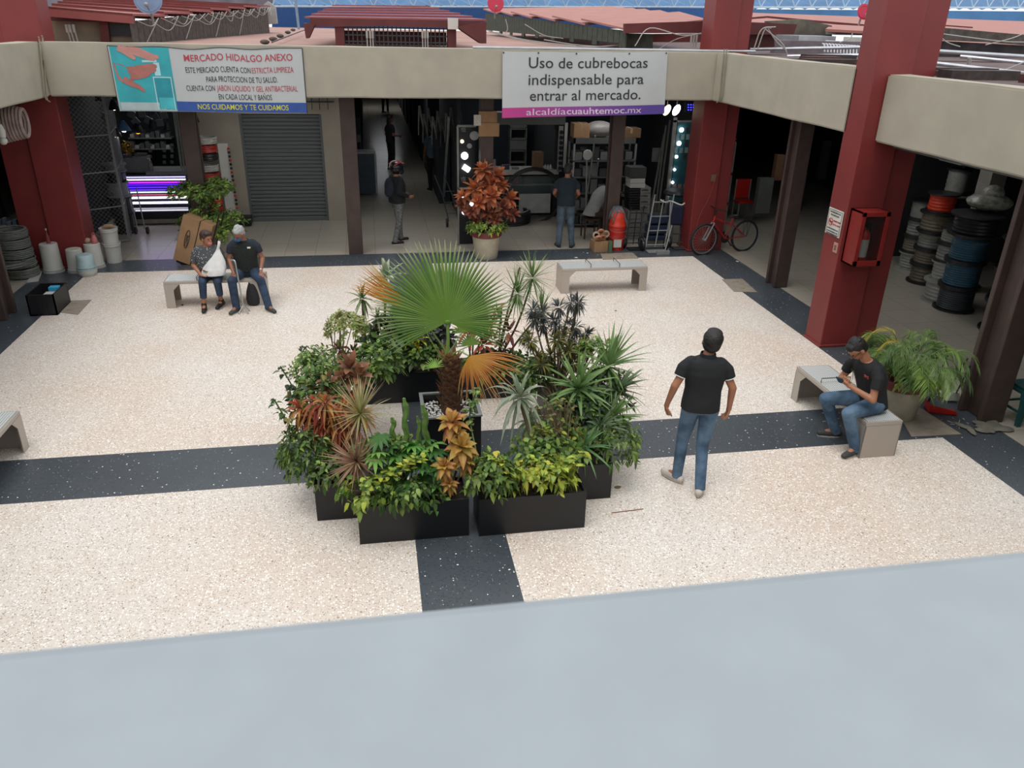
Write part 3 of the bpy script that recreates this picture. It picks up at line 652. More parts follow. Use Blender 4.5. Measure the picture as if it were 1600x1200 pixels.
bush('broad_leaf_plant', 'dark green broad-leaved plant at the back left of the ring', 'plant', 612, 540, 9.05, (.32, .16, .25), 44, 4, .17, .085, ['dark', 'mid', 'green', 'deep'], base=(.1, 9.05, PH-.06))
croton('yellow_croton', 'yellow-green croton left of the palm trunk', [(640, 520, 9.0, 1.0, (0, 0, 1)), (655, 530, 8.95, .9, (.2, -.2, 1)), (630, 535, 8.95, .9, (-.2, -.3, 1)), (648, 545, 8.9, .9, (0, -.4, 1))], (.32, 9.05, PH-.06), cl(['a8a62c', 'c1ba3c', '8f9a34', '6f8430']), None, n=20, L=.15, W=.045)
croton('black_croton', 'near-black glossy leaved plant directly behind the palm trunk', [(672+i*8, 522+8*math.sin(i*2), 9.0, 1.0, (0, -.2, 1)) for i in range(5)], (.6, 9.05, PH-.06), cl(['33362f', '454a42', '26291f', '5a5f58']), None, n=16, L=.15, W=.06)
bush('green_foliage_plant', 'green shrub covering the back left planter, low left of the palm trunk', 'shrub', 650, 562, 8.95, (.42, .17, .15), 90, 5, .10, .055, ['green', 'mid', 'light', 'dark'], base=(.3, 9.02, PH-.06))
# --- left boxes
bush('pale_round_bush', 'pale olive rounded bush at the back left corner of the ring', 'shrub', 541, 514, 8.45, (.21, .2, .17), 130, 6, .05, .022, ['pale', 'olive', 'b3b07a', 'light'], base=(-.5, 8.3, PH-.06), hollow=.75)
croton('red_brown_croton', 'small red-brown leaved plant under the pale round bush', [(530, 548, 8.3, 1.0, (-.1, -.2, 1)), (550, 550, 8.3, .9, (.2, -.2, 1)), (540, 560, 8.2, .9, (0, -.3, 1))], (-.5, 8.2, PH-.06), cl(['5a3f2c', '4a4a2e', '7a3d2e', '5f6a3a']), None, n=18, L=.14, W=.035)
bush('green_foliage_plant', 'light green feathery shrub on the left side of the ring', 'shrub', 500, 585, 7.8, (.25, .28, .25), 120, 5, .09, .03, ['light', 'green', 'light', 'mid'], base=(-.5, 7.7, PH-.06), droop=.6)
bush('green_foliage_plant', 'green bush left of the palm, behind the spiky cordyline', 'shrub', 588, 572, 8.0, (.24, .28, .2), 100, 5, .09, .042, ['light', 'green', 'mid'], base=(-.4, 7.9, PH-.06))
croton('copper_leaf_plant', 'copper-brown broad-leaved plant on the left side of the ring', [(548, 578, 7.6, 1.2, (0, -.2, 1)), (560, 590, 7.5, 1.1, (.2, -.3, 1)), (535, 596, 7.5, 1.0, (-.2, -.3, 1)), (515, 600, 7.4, .9, (-.3, -.3, 1))], (-.45, 7.6, PH-.06), cl(['6f4636', '84593f', '5a3a30', '6a4535', '6a5a3a']), cl(['86583f', '94694a']), n=18, L=.18, W=.075)
croton('orange_croton', 'mass of drooping orange, red and yellow strap-leaved croton on the left of the ring', [(470+i*13, 640+14*math.sin(i*1.9), 6.95+.12*math.cos(i), 1.0, ((i-3)*.12, -.35, .9)) for i in range(8)]+[(500+i*16, 668+8*math.sin(i*3), 6.85, .9, ((i-2)*.12, -.5, .8)) for i in range(4)], (-.5, 6.95, PH-.06), cl(['a04a34', '873a2a', 'b0603a', 'a5883a', '4f5528', '9a4430', '5a4a28']), cl(['a8523c', '944234', 'b58c40', 'a8603c']), n=34, L=.22, W=.030, droop=.95, e1=-60)
dracaena('spiky cordyline with yellow-green and pink rosettes at the left of the ring', [(563, 648, 6.6, 1.0, (.05, .05, 1)), (557, 722, 6.35, .95, (0, -.75, .75), ['a07a68', '94705e', 'a88a70'])], (-.36, 6.6, PH-.06), ['9c9a5a', 'a3a068', '8c8a50', '968660'], ['aaa878', 'a89a78'], n=105, L=.37, W=.016, e1=-45, droop=.06, name='cordyline', sr=.022)
bush('green_foliage_plant', 'green fine-leaved bush hanging down the outer left side of the ring', 'shrub', 480, 712, 6.75, (.26, .28, .26), 130, 6, .075, .028, ['mid', 'green', 'light', 'dark'], up=-.15, droop=.7, base=(-.55, 6.75, PH-.06))
vine_column('tall upright dark-leaved stem sticking out at the far left of the ring', [(478, 640), (462, 612), (438, 572)], 7.3, (-.58, 7.2, PH-.06), ['deep', 'dark', 'grey'], 44, .08, .05)
vine_column('leaning green stem at the far left, below the tall dark one', [(470, 690), (450, 660), (428, 624)], 6.9, (-.6, 6.9, PH-.06), ['mid', 'olive', 'dark'], 40, .08, .045)
vine_column('drooping dark stem of leaves at the upper left of the ring', [(500, 600), (490, 560), (472, 540)], 7.9, (-.6, 7.8, PH-.06), ['deep', 'dark'], 30, .08, .035, droop=.8)
# white landscape stone-grey post? light pillar seen behind the dracaena is part of the floor
# --- ficus (bonsai-like) in a pot
m_pot = M('cream_pot', 'a89f8b', .7, noise_amt=.12, scale=6); m_rim = M('maroon_pot_rim', '6a2b27', .6, noise_amt=.15)
def roundpot(lab, c, h=.50, r1=.29, r0=.20):
    t = thing('round_pot', lab, 'pot', c, 'cream pots with maroon rims')
    MB().lathe([(r0, 0), (r0+.01, .02), (r1-.03, h-.12), (r1-.03, h-.10)], 28, c).build('body', m_pot, t, smooth=True)
    MB().lathe([(r1-.03, h-.12), (r1, h-.10), (r1, h-.015), (r1-.01, h), (r1-.04, h), (r1-.05, h-.05), (.001, h-.05)], 28, c).build('rim', m_rim, t, smooth=True)
    return t
pc = G(330, 398); pc = V((-3.3, 16.0, 0)); roundpot('cream round pot behind the seated woman, under the ficus', pc)
t = thing('potted_ficus', 'potted ficus with cloud-shaped tiers of green leaves behind the seated couple', 'tree', pc+V((0, 0, .45))); fb, sb = MB(), MB()
cols = cl(['light', 'green', 'mid', '94a850'])
def cloud(fb, px, py, Y, rad, n, sc=1.0):
    bushmb(fb, None, PY(px, py, Y), rad, n, 6, .10*sc, .04*sc, cols, up=.35, hollow=.45)
for a in ((300, 302, 15.9, (.38, .3, .17), 110), (340, 297, 16.0, (.28, .3, .17), 85), (318, 320, 15.95, (.2, .25, .2), 40), (320, 350, 15.9, (.42, .35, .22), 150), (345, 365, 15.8, (.34, .3, .2), 60), (305, 372, 15.8, (.25, .3, .2), 45), (360, 345, 15.95, (.25, .25, .12), 30)): cloud(fb, *a)
stemcurve(sb, pc+V((0, 0, .44)), PY(318, 340, 15.95), .03, .02); stemcurve(sb, PY(318, 345, 15.95), PY(300, 305, 15.95), .02, .012); stemcurve(sb, PY(318, 345, 15.95), PY(340, 300, 16.0), .02, .012); stemcurve(sb, PY(318, 345, 15.95), PY(315, 320, 15.95), .014, .01)
finish(t, fb, sb)
# --- orange cordyline/croton in round pot
pc = V((2.20, 15.36, 0)); roundpot('cream round pot with maroon rim behind the fan palm leaf', pc, .56, .31, .22)
t = thing('potted_orange_croton', 'tall potted croton with orange rosettes in front of the brown post', 'plant', pc+V((0, 0, .5))); fb, sb = MB(), MB()
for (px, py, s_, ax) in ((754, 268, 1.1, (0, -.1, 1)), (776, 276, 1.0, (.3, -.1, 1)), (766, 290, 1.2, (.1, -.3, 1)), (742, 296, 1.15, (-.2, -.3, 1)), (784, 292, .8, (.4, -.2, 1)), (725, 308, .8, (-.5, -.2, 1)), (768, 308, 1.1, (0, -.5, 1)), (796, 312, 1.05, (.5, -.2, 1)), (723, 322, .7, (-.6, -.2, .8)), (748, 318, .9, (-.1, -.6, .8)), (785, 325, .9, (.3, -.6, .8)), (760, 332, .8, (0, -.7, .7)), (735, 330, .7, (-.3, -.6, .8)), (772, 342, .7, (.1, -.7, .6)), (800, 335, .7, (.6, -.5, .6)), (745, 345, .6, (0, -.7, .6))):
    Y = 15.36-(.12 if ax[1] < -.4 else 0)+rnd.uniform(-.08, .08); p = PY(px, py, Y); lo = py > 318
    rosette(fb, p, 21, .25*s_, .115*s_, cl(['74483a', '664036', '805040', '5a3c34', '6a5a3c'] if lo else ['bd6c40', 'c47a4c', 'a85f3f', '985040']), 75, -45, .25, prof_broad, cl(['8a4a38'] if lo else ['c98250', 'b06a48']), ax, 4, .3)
    stemcurve(sb, pc+V((rnd.uniform(-.1, .1), rnd.uniform(-.1, .1), .5)), p, .011, .009, .05)
finish(t, fb, sb)
t = thing('green_ground_cover', 'bright green leafy ground cover in the pot below the orange croton', 'plant', pc+V((0, 0, .51))); fb, sb = MB(), MB()
bushmb(fb, sb, pc+V((0, 0, .60)), (.38, .34, .15), 130, 5, .07, .035, cl(['light', 'green', 'lime', 'green']), base=pc+V((0, 0, .52)), up=.2, hollow=.6)
finish(t, fb, sb, m_stemg)
# --- areca palm
pc = V((6.28, 7.78, 0)); roundpot('cream round pot with maroon rim beside the man on the bench', pc, .52, .30, .21)
t = thing('areca_palm', 'bushy potted areca palm behind the man looking at his phone', 'palm', pc+V((0, 0, .47))); fb, sb = MB(), MB()
cc = pc+V((0, 0, .5))
for i in range(66):
    a = i*2.39996; e = R(rnd.uniform(30, 84)); Lr = rnd.uniform(.55, .92); d = V((math.cos(a)*math.cos(e), math.sin(a)*math.cos(e), math.sin(e)))
    hd = V((math.cos(a), math.sin(a), 0)); b0 = cc+hd*.08; p1 = b0+d*Lr*.55; p2 = p1+(d*.35+hd*.45+V((0, 0, -.1)))*Lr*.38; p3 = p2+(hd*.5+V((0, 0, -.55)))*Lr*.32
    cp = curve_pts([b0, p1, p2, p3], 9); sb.tube(cp, [.008*(1-.8*k/len(cp))+.001 for k in range(len(cp))], 5)
    yel = i in (9, 22) and True; col0 = C('b59a3a') if yel else C(rnd.choice(['66804a', '58753c', '7a9256', '4d6838', '6d8a3c']))
    for k in range(9, len(cp)-1):
        tg = (cp[k+1]-cp[k-1]).normalized(); sd = tg.cross(V((0, 0, 1))).normalized(); f = (k-9)/(len(cp)-10)
        for s_ in (-1, 1):
            for h_ in (rnd.uniform(-.2, .2),):
                q_ = cp[k].lerp(cp[k+1], h_)
                leaf(fb, q_, tg*.9+sd*s_*.75+V((0, 0, rnd.uniform(-.1, .35))), (0, 0, 1), (.25-.12*f)*rnd.uniform(.85, 1.1), .0095, .45, jit(col0, .2), None, 3, prof_blade, .2)
finish(t, fb, sb, m_stemg)
t = thing('green_ground_cover', 'lime leafy ground cover hanging over the rim of the areca pot', 'plant', pc+V((0, 0, .48))); fb, sb = MB(), MB()
bushmb(fb, sb, pc+V((.05, -.1, .55)), (.30, .28, .10), 60, 4, .09, .05, cl(['light', 'lime', 'green']), base=pc+V((0, 0, .49)), up=.0, hollow=.7, droop=.6)
finish(t, fb, sb, m_stemg)
# ================= PEOPLE =================
def blob(name, prims, mats, parent, M4, vox=.008, smooth=3, boxes=None):
    m = MB()
    for p in prims:
        k = p[0]
        if k == 'c':
            a, b_, ra, rb = V(p[1]), V(p[2]), p[3], p[4]; d = (b_-a)
            if d.length < 1e-5: d = V((0, 0, .001)); b_ = a+d
            d.normalize(); pts = []; rs = []
            for t in (1, .85, .5, 0): pts.append(a-d*ra*t); rs.append(max(.0008, ra*math.sqrt(max(0, 1-t*t))))
            for t in (0, .5, .85, 1): pts.append(b_+d*rb*t); rs.append(max(.0008, rb*math.sqrt(max(0, 1-t*t))))
            m.tube(pts, rs, 14)
        elif k == 'f': m.tube([p[1], p[2]], [p[3], p[4]], 18)
        elif k == 'e': m.ell(p[1], p[2], 18, 12, p[3] if len(p) > 3 else None)
        elif k == 'b': m.box(*p[1], mat=p[2] if len(p) > 2 else None)
        elif k == 'l':
            vs = []; n_ = 20
            for (c, rt, fwd, rx, ry) in p[1]:
                for i in range(n_):
                    a = 2*PI*i/n_; ca, sa = math.cos(a), math.sin(a)
                    vs.append(V(c)+V(rt)*rx*math.copysign(abs(ca)**.85, ca)+V(fwd)*ry*math.copysign(abs(sa)**.85, sa))
            N = len(p[1]); fs = [tuple(range(n_-1, -1, -1)), tuple((N-1)*n_+i for i in range(n_))]
            fs += [(j*n_+i, j*n_+(i+1) % n_, (j+1)*n_+(i+1) % n_, (j+1)*n_+i) for j in range(N-1) for i in range(n_)]
            m.add(vs, fs)
    m.v = [tuple(M4 @ V(q)) for q in m.v]
    me = m.mesh(name); tmp = bpy.data.objects.new('t', me); COL.objects.link(tmp)
    r = tmp.modifiers.new('r', 'REMESH'); r.mode = 'VOXEL'; r.voxel_size = vox
    if smooth: s_ = tmp.modifiers.new('s', 'SMOOTH'); s_.factor = .5; s_.iterations = smooth
    dg = bpy.context.evaluated_depsgraph_get(); me2 = bpy.data.meshes.new_from_object(tmp.evaluated_get(dg)); bpy.data.objects.remove(tmp)
    me2.name = name; me2.materials.clear()
    for x in (mats if isinstance(mats, (list, tuple)) else [mats]): me2.materials.append(x)
    me2.polygons.foreach_set('use_smooth', [True]*len(me2.polygons))
    o = bpy.data.objects.new(name, me2); COL.objects.link(o)
    if parent is not None: o.parent = parent
    return o
def hand(P, w, d, pn, side, curl=.5, spread=.12, sc=1.0):
    """w wrist, d direction of the palm, pn palm-facing normal, side +1 thumb on the s side"""
    d = V(d).normalized(); pn = V(pn); pn = (pn-d*pn.dot(d)).normalized(); s = d.cross(pn)*side
    w = V(w); pc = w+d*.045*sc
    mt = Matrix((s, d, pn)).transposed()
    P.append(('e', pc, (.042*sc, .052*sc, .017*sc), mt)); P.append(('c', w-d*.01, w+d*.02, .026*sc, .028*sc))
    for i, (off, L) in enumerate(((.030, .070), (.010, .080), (-.010, .074), (-.029, .058))):
        p = w+d*.085*sc+s*off*sc; a = curl*.5; dd = (d+s*spread*(1-i*.67)).normalized()
        for k, f in enumerate((.42, .32, .26)):
            dk = dd*math.cos(a)+pn*math.sin(a); q = p+dk*L*f*sc; P.append(('c', p, q, (.0098-.0008*k)*sc, (.0090-.001*k)*sc)); p = q; a += curl
    p = w+d*.028*sc+s*.034*sc; a = .7
    for k, f in enumerate((.040, .030, .024)):
        dk = (d*math.cos(a)+s*math.sin(a)+pn*(.35+curl*.3)).normalized(); q = p+dk*f*sc; P.append(('c', p, q, .0118*sc-.001*k, .0105*sc-.001*k)); p = q; a -= .25
def lerp(a, b_, t): return V(a).lerp(V(b_), t)
m_skin = M('skin_tan', 'a06c50', .55, noise_amt=.07, scale=14)
m_skin2 = M('skin_brown', '8a5a44', .55, noise_amt=.07, scale=14)
m_eye = M('eye_dark', '1c1512', .3, noise_amt=0)
def cloth(name, col, **k): return M(name, col, .85, noise_amt=k.pop('na', .16), scale=k.pop('sc', 9), bump=k.pop('bump', .5), **k)
def jeans(name, col, col2):
    if name in MATS: return MATS[name]
    m, n, l, b = newmat(name); tc = n.new('ShaderNodeTexCoord'); nz = n.new('ShaderNodeTexNoise'); nz.inputs['Scale'].default_value = 5; nz.inputs['Detail'].default_value = 8; l.new(tc.outputs['Object'], nz.inputs['Vector'])
    r = n.new('ShaderNodeValToRGB'); r.color_ramp.elements[0].position = .35; r.color_ramp.elements[1].position = .68; r.color_ramp.elements[0].color = srgb(col)+(1,); r.color_ramp.elements[1].color = srgb(col2)+(1,)
    l.new(nz.outputs['Fac'], r.inputs['Fac']); l.new(r.outputs[0], b.inputs['Base Color']); b.inputs['Roughness'].default_value = .85
    n2 = n.new('ShaderNodeTexNoise'); n2.inputs['Scale'].default_value = 14; l.new(tc.outputs['Object'], n2.inputs['Vector']); bp = n.new('ShaderNodeBump'); bp.inputs['Strength'].default_value = .6; bp.inputs['Distance'].default_value = .03; l.new(n2.outputs['Fac'], bp.inputs['Height']); l.new(bp.outputs[0], b.inputs['Normal'])
    MATS[name] = m; return m
BASE = dict(pel=(0, 0, .94), chest=(0, .01, 1.28), neck=(0, 0, 1.47), head=(0, .02, 1.62), hf=(0, 1, 0), hu=(0, 0, 1),
            sR=(.185, 0, 1.395), eR=(.235, -.03, 1.14), wR=(.25, .04, .90), sL=(-.185, 0, 1.395), eL=(-.235, -.03, 1.14), wL=(-.25, .04, .90),
            hR=(.09, 0, .92), kR=(.10, .03, .50), aR=(.10, -.02, .09), tR=(.12, .12, .03), hL=(-.09, 0, .92), kL=(-.10, .03, .50), aL=(-.10, -.02, .09), tL=(-.12, .12, .03),
            hdR=(0, .1, -1), hdL=(0, .1, -1), pnR=(-1, 0, 0), pnL=(1, 0, 0), curl=.55)
def person(label, loc, yaw_, skin, pose=None, shirt=None, trousers=None, shoe=None, hair=None, top_m=None, fat=1.0, sleeve=.55, sc=1.0, vox=.008,
           trous_end=1.0, face=True, hem=.0, hairstyle='short', group=None, tfat=1.0, belly=0.0, lrf=1.0):
    J = dict(BASE); J.update(pose or {})
    J = {k: (V(v) if isinstance(v, tuple) else v) for k, v in J.items()}
    M4 = Matrix.Translation(V(loc)) @ Matrix.Rotation(yaw_, 4, 'Z') @ Matrix.Diagonal((sc, sc, sc, 1))
    up = (J['neck']-J['pel']).normalized(); rt = (J['sR']-J['sL']).normalized(); rtp = (J['hR']-J['hL']).normalized()
    fwd = up.cross(rt).normalized(); fwp = V((0, 0, 1)).cross(rtp).normalized()
    if J.get('sit'): upP = V((0, 0, 1))
    hf = J['hf'].normalized(); hu = J['hu']; hu = (hu-hf*hu.dot(hf)).normalized(); hr = hf.cross(hu); hs_ = J.get('hs', 1.06); H4 = Matrix((hr*hs_, hf*hs_, hu*hs_)).transposed()
    hc = J['head']
    def hp(x, y, z): return hc+(hr*x+hf*y+hu*z)*hs_
    P = []
    P += [('e', hp(0, -.005, .025), (.074, .094, .092), H4), ('e', hp(0, .018, -.035), (.058, .072, .078), H4), ('e', hp(0, .055, -.078), (.030, .028, .025), H4),
          ('c', hp(0, .088, .012), hp(0, .104, -.022), .009, .013), ('e', hp(.075, -.005, -.005), (.012, .02, .032), H4), ('e', hp(-.075, -.005, -.005), (.012, .02, .032), H4),
          ('c', hp(-.03, .082, .034), hp(.03, .082, .034), .009, .009), ('c', hp(-.018, .088, -.05), hp(.018, .088, -.05), .008, .008),
          ('c', J['neck']-up*.03, hp(0, -.012, -.06), .056*fat**.5, .052)]
    def torso(e, top=True, lo=0.0, f=fat):
        a, c, n_ = J['pel'], J['chest'], J['neck']; S = []
        S.append((lerp(a, c, lo-.12 if lo == 0 else lo), rtp, fwp, .160*f+e, (.118+belly*.3)*f+e))
        S.append((lerp(a, c, .12), rtp, fwp, .158*f+e, (.115+belly*.7)*f+e)); S.append((lerp(a, c, .5)+fwd*belly*.5, (rt+rtp).normalized(), fwd, .145*f+e, (.105+belly)*f+e))
        S.append((c+fwd*belly*.2, rt, fwd, .168*f+e, (.115+belly*.4)*f+e)); S.append((lerp(c, n_, .45), rt, fwd, .178*f**.7+e, .10*f+e)); S.append((lerp(c, n_, .72), rt, fwd, .162*f**.7+e, .085*f**.7+e)); S.append((lerp(c, n_, .87), rt, fwd, .105*f**.7+e, .07*f**.7+e)); S.append((lerp(c, n_, .98), rt, fwd, .065+e, .06+e))
        return ('l', S)
    P.append(torso(0))
    lr = lrf
    for s in 'RL':
        P += [('c', J['s'+s]-rt*(.03 if s == 'R' else -.03)-up*.01, J['e'+s], .044*fat**.5, .039), ('c', J['e'+s], J['w'+s], .040, .026),
              ('c', J['h'+s], J['k'+s], .085*tfat, .055), ('c', J['k'+s], J['a'+s], .052, .034), ('e', lerp(J['k'+s], J['a'+s], .3)+(J['a'+s]-J['k'+s]).cross(rtp).normalized()*(-.015), (.038, .038, .09)),
              ('c', J['a'+s], J['t'+s], .034, .028)]
        hand(P, J['w'+s], J['hd'+s], J['pn'+s], -1 if s == 'R' else 1, J['curl'])
    body = blob('person', P, skin, None, M4, vox*.78, 2); tag(body, label, 'person', group)
    # shirt
    sh = [torso(.016, lo=hem)]
    for s in 'RL':
        e = lerp(J['s'+s], J['e'+s], sleeve) if sleeve <= 1 else J['e'+s]
        sh += [('c', J['s'+s]-rt*(.05 if s == 'R' else -.05)-up*.006, lerp(J['s'+s], J['e'+s], .25), .066*fat**.5, .061*fat**.4), ('f', lerp(J['s'+s], J['e'+s], .20), e, .0615*fat**.4, .057*fat**.4)]
        if sleeve > 1: sh += [('c', J['s'+s], J['e'+s], .062, .054), ('f', J['e'+s], lerp(J['e'+s], J['w'+s], sleeve-1), .053, .040)]
    shirt_o = blob('shirt' if sleeve <= 1 else 'jacket', sh, shirt, body, M4, vox, 4)
    tr = []; S = [(lerp(J['pel'], J['chest'], .22), rtp, fwp, .158*fat**.8, .118*fat**.8+belly*.3), (J['pel'], rtp, fwp, .170*fat**.8, .125*fat**.8), (J['pel']-V((0, 0, .06)), rtp, fwp, .165*fat**.8, .115*fat**.8)]
    tr.append(('l', S))
    for s in 'RL':
        ae = lerp(J['k'+s], J['a'+s], trous_end*1.10 if trous_end == 1 else trous_end)
        tr += [('c', J['h'+s], J['k'+s], .098*tfat, .070*lr), ('c', J['k'+s], lerp(J['k'+s], ae, .1), .068*lr, .066*lr), ('f', lerp(J['k'+s], ae, .0), ae, .068*lr, .056*lr)]
    blob('trousers', tr, trousers, body, M4, vox, 4)
    for s in 'RL':
        a, t_ = J['a'+s], J['t'+s]; d = t_-a; d.z = 0; d = d.normalized() if d.length > .01 else V((0, 1, 0)); heel = a-d*.05; heel.z = a.z-.06; L_ = .13
        pitch_ = (t_.z-.03-(a.z-.09)); tip = heel+d*.215; tip.z = heel.z+pitch_*.9
        so_ = blob('shoe', [('c', heel+V((0, 0, .012)), lerp(heel, tip, .55)+V((0, 0, .012)), .040, .044), ('c', lerp(heel, tip, .5)+V((0, 0, .008)), tip+V((0, 0, .004)), .046, .036), ('c', a+V((0, 0, .015)), a-V((0, 0, .05)), .047, .046)], shoe, body, M4, vox*.9, 3)
        sl = MB(); sdv = d.cross(V((0, 0, 1))); pts = []
        for k in range(16):
            an = 2*PI*k/16; f = math.cos(an)*.5+.5; c = lerp(heel-d*.035, tip+d*.03, f); pts.append(c+sdv*math.sin(an)*(.043-.006*(1-f))+V((0, 0, -.032)))
        sl.prism([M4 @ p for p in pts], (0, 0, .018*sc)); sl.build('sole', MATS.get(shoe.name+'_sole', M('white_sole', 'b9b4aa', .7)), so_)
    if hair is not None:
        if hairstyle == 'short':
            hh = [('e', hp(0, -.022, .042), (.081, .092, .088), H4), ('e', hp(0, -.042, -.005), (.076, .066, .075), H4), ('e', hp(0, .035, .088), (.058, .052, .036), H4), ('e', hp(.02, -.03, .10), (.05, .06, .035), H4)]
        elif hairstyle == 'full':
            hh = [('e', hp(0, -.022, .045), (.088, .100, .093), H4), ('e', hp(0, -.05, .0), (.080, .062, .066), H4), ('e', hp(0, .03, .092), (.072, .062, .042), H4), ('e', hp(.05, -.0, .05), (.04, .05, .06), H4), ('e', hp(-.05, -.0, .05), (.04, .05, .06), H4)]
        elif hairstyle == 'long':
            hh = [('e', hp(0, -.022, .042), (.086, .096, .09), H4), ('e', hp(0, -.06, -.1), (.085, .05, .16), H4), ('e', hp(0, .035, .088), (.06, .052, .036), H4)]
        hh += [('e', hp(.055*math.cos(k*2.4)*(.4+.6*(k % 4)/3), .055*math.sin(k*2.4)-.01, .085+.018*math.cos(k*1.7)), (.030, .034, .022), H4) for k in range(14)] if hairstyle else []
        if hairstyle: blob('hair', hh, hair, body, M4, vox*.8, 2)
    if face:
        e = MB()
        for sx in (-.03, .03): e = MB(); e.ell(M4 @ hp(sx, .083, .012), (.010*sc, .008*sc, .007*sc), 8, 6); e.build('eye', m_eye, body, smooth=True)
    return body, J, M4, hp
m_hair = M('black_hair', '171412', .6, noise_amt=.3, scale=40, bump=.5)
m_black = cloth('black_cotton', '17191b', na=.2); m_navy = cloth('navy_cotton', '1d2530', na=.2)
m_denim = jeans('blue_jeans', '3a5269', '657f96'); m_denim2 = jeans('dark_jeans', '1f2d40', '31455e'); m_denim3 = jeans('faded_grey_jeans', '3a4652', '5a6a78')
m_wht = cloth('white_cotton', 'd8d6d0', na=.05); m_shoew = M('white_leather_shoe', 'c9bdb4', .6); m_shoeb = M('black_shoe', '191819', .6); m_shoeg = M('dark_grey_shoe', '3a3a38', .7)
# 1 the walking man, seen from behind
lf, rf = G(1068, 752), G(1088, 772); o = (lf+rf)/2
B, J, M4, hp = person('person walking away in a black polo shirt with white piping and blue jeans', (o.x, o.y, 0), R(-6), m_skin,
    dict(pel=(0, .02, .95), chest=(.015, .04, 1.29), neck=(.02, .05, 1.46), head=(.05, .075, 1.585), hs=1.08, hf=(.35, 1, .10), hu=(.18, 0, 1), sR=(.200, .04, 1.385), sL=(-.185, .05, 1.405),
         eR=(.285, -.02, 1.15), wR=(.30, .03, .91), eL=(-.285, .0, 1.17), wL=(-.32, .08, .93), hdR=(-.05, .25, -1), hdL=(.05, .35, -1), curl=.75,
         hL=(-.085, .03, .93), kL=(-.095, .14, .51), aL=(-.11, .13, .095), tL=(-.20, .24, .05), hR=(.095, .0, .93), kR=(.075, .02, .50), aR=(.055, -.14, .11), tR=(.12, .0, .035)),
    m_black, m_denim, m_shoew, m_hair, fat=1.10, sleeve=.60, hem=-.10, hairstyle='full', lrf=.95, tfat=1.0)
for s in 'RL':
    pm = MB()
    a, b_ = J['s'+s], J['e'+s]; c = a.lerp(b_, .60); d = (b_-a).normalized(); n1 = d.orthogonal().normalized(); n2 = d.cross(n1)
    pm.tube([M4 @ (c+(n1*math.cos(k*PI/9)+n2*math.sin(k*PI/9))*.0585) for k in range(18)], .005, 6, closed=True); pm.build('sleeve_piping', m_wht, B, smooth=True)
pm = MB()
nk = J['neck']+V((.0, 0, .012)); pm.tube([M4 @ (nk+V((math.cos(k*PI/10)*.071, math.sin(k*PI/10)*.068, -.012*math.sin(k*PI/10)))) for k in range(20)], .005, 6, closed=True)
pm.build('collar_piping', m_wht, B, smooth=True)
cm = MB(); cm.lathe([(.080, -.01), (.074, .03), (.066, .032), (.068, -.01)], 20, M4 @ (nk+V((0, 0, -.008)))); cm.build('collar', m_black, B, smooth=True)
# seated pose
def sit(kz=.47, kr=(.10, .42), kl=(-.10, .42), ar=None, al=None, lean=.05, **k):
    d = dict(pel=(0, 0, .545), chest=(0, lean*.7, .875), neck=(0, lean*1.4, 1.075), head=(0, lean*2+.01, 1.225), sR=(.185, lean*1.3, 1.02), sL=(-.185, lean*1.3, 1.02),
             hR=(.095, .02, .545), hL=(-.095, .02, .545), kR=(kr[0], kr[1], kz+.02), kL=(kl[0], kl[1], kz+.02))
    d['aR'] = ar or (kr[0], kr[1]+.03, .095); d['aL'] = al or (kl[0], kl[1]+.03, .095)
    for s in 'RL':
        a = d['a'+s]; d.setdefault('t'+s, (a[0]*1.15, a[1]+.14, .03))
    d.update(k); return d
by = BT.y
# 2 woman on the bench, facing the camera side (yaw 180: her right is image left)
m_spk, n, l, b = newmat('grey_top_with_sequins'); MATS['spk'] = m_spk; tc = n.new('ShaderNodeTexCoord'); vo = n.new('ShaderNodeTexVoronoi'); vo.inputs['Scale'].default_value = 34; l.new(tc.outputs['Object'], vo.inputs['Vector'])
rp = n.new('ShaderNodeValToRGB'); rp.color_ramp.interpolation = 'CONSTANT'; rp.color_ramp.elements[0].color = srgb('d8d8d4')+(1,); rp.color_ramp.elements[1].position = .20; rp.color_ramp.elements[1].color = srgb('45484a')+(1,); l.new(vo.outputs['Distance'], rp.inputs['Fac']); l.new(rp.outputs[0], b.inputs['Base Color']); b.inputs['Roughness'].default_value = .8
wx = PY(333, 440, by).x
B, J, M4, hp = person('person with short brown hair, pink face mask and grey top, seated holding a white bag', (wx, by-.02, 0), PI-.05, m_skin,
    sit(kr=(.08, .36), kl=(-.16, .34), ar=(.10, .40, .095), al=(-.15, .22, .11), lean=.05, hf=(-.75, .6, -.15), head=(-.02, .09, 1.18), neck=(0, .06, 1.05), sR=(.19, .05, .99), sL=(-.19, .05, .99), tR=(.08, .54, .03), tL=(-.12, .33, .03),
        eR=(.255, .10, .72), wR=(.10, .30, .60), hdR=(-.9, .35, -.15), pnR=(0, -.2, 1), eL=(-.24, .12, .72), wL=(-.08, .28, .66), hdL=(.8, .5, .1), pnL=(0, -.3, 1), curl=.4),
    MATS['spk'], m_denim2, m_shoeb, M('brown_hair', '3a2620', .6, noise_amt=.3, scale=40, bump=.5), fat=1.22, sleeve=.85, sc=.94, belly=.05, trous_end=.68, hairstyle='full', tfat=1.12)
blob('face_mask', [('e', hp(0, .072, -.055), (.045, .035, .036), Matrix.Identity(3))], M('pink_mask', 'c07a80', .8), B, M4, .007, 2)
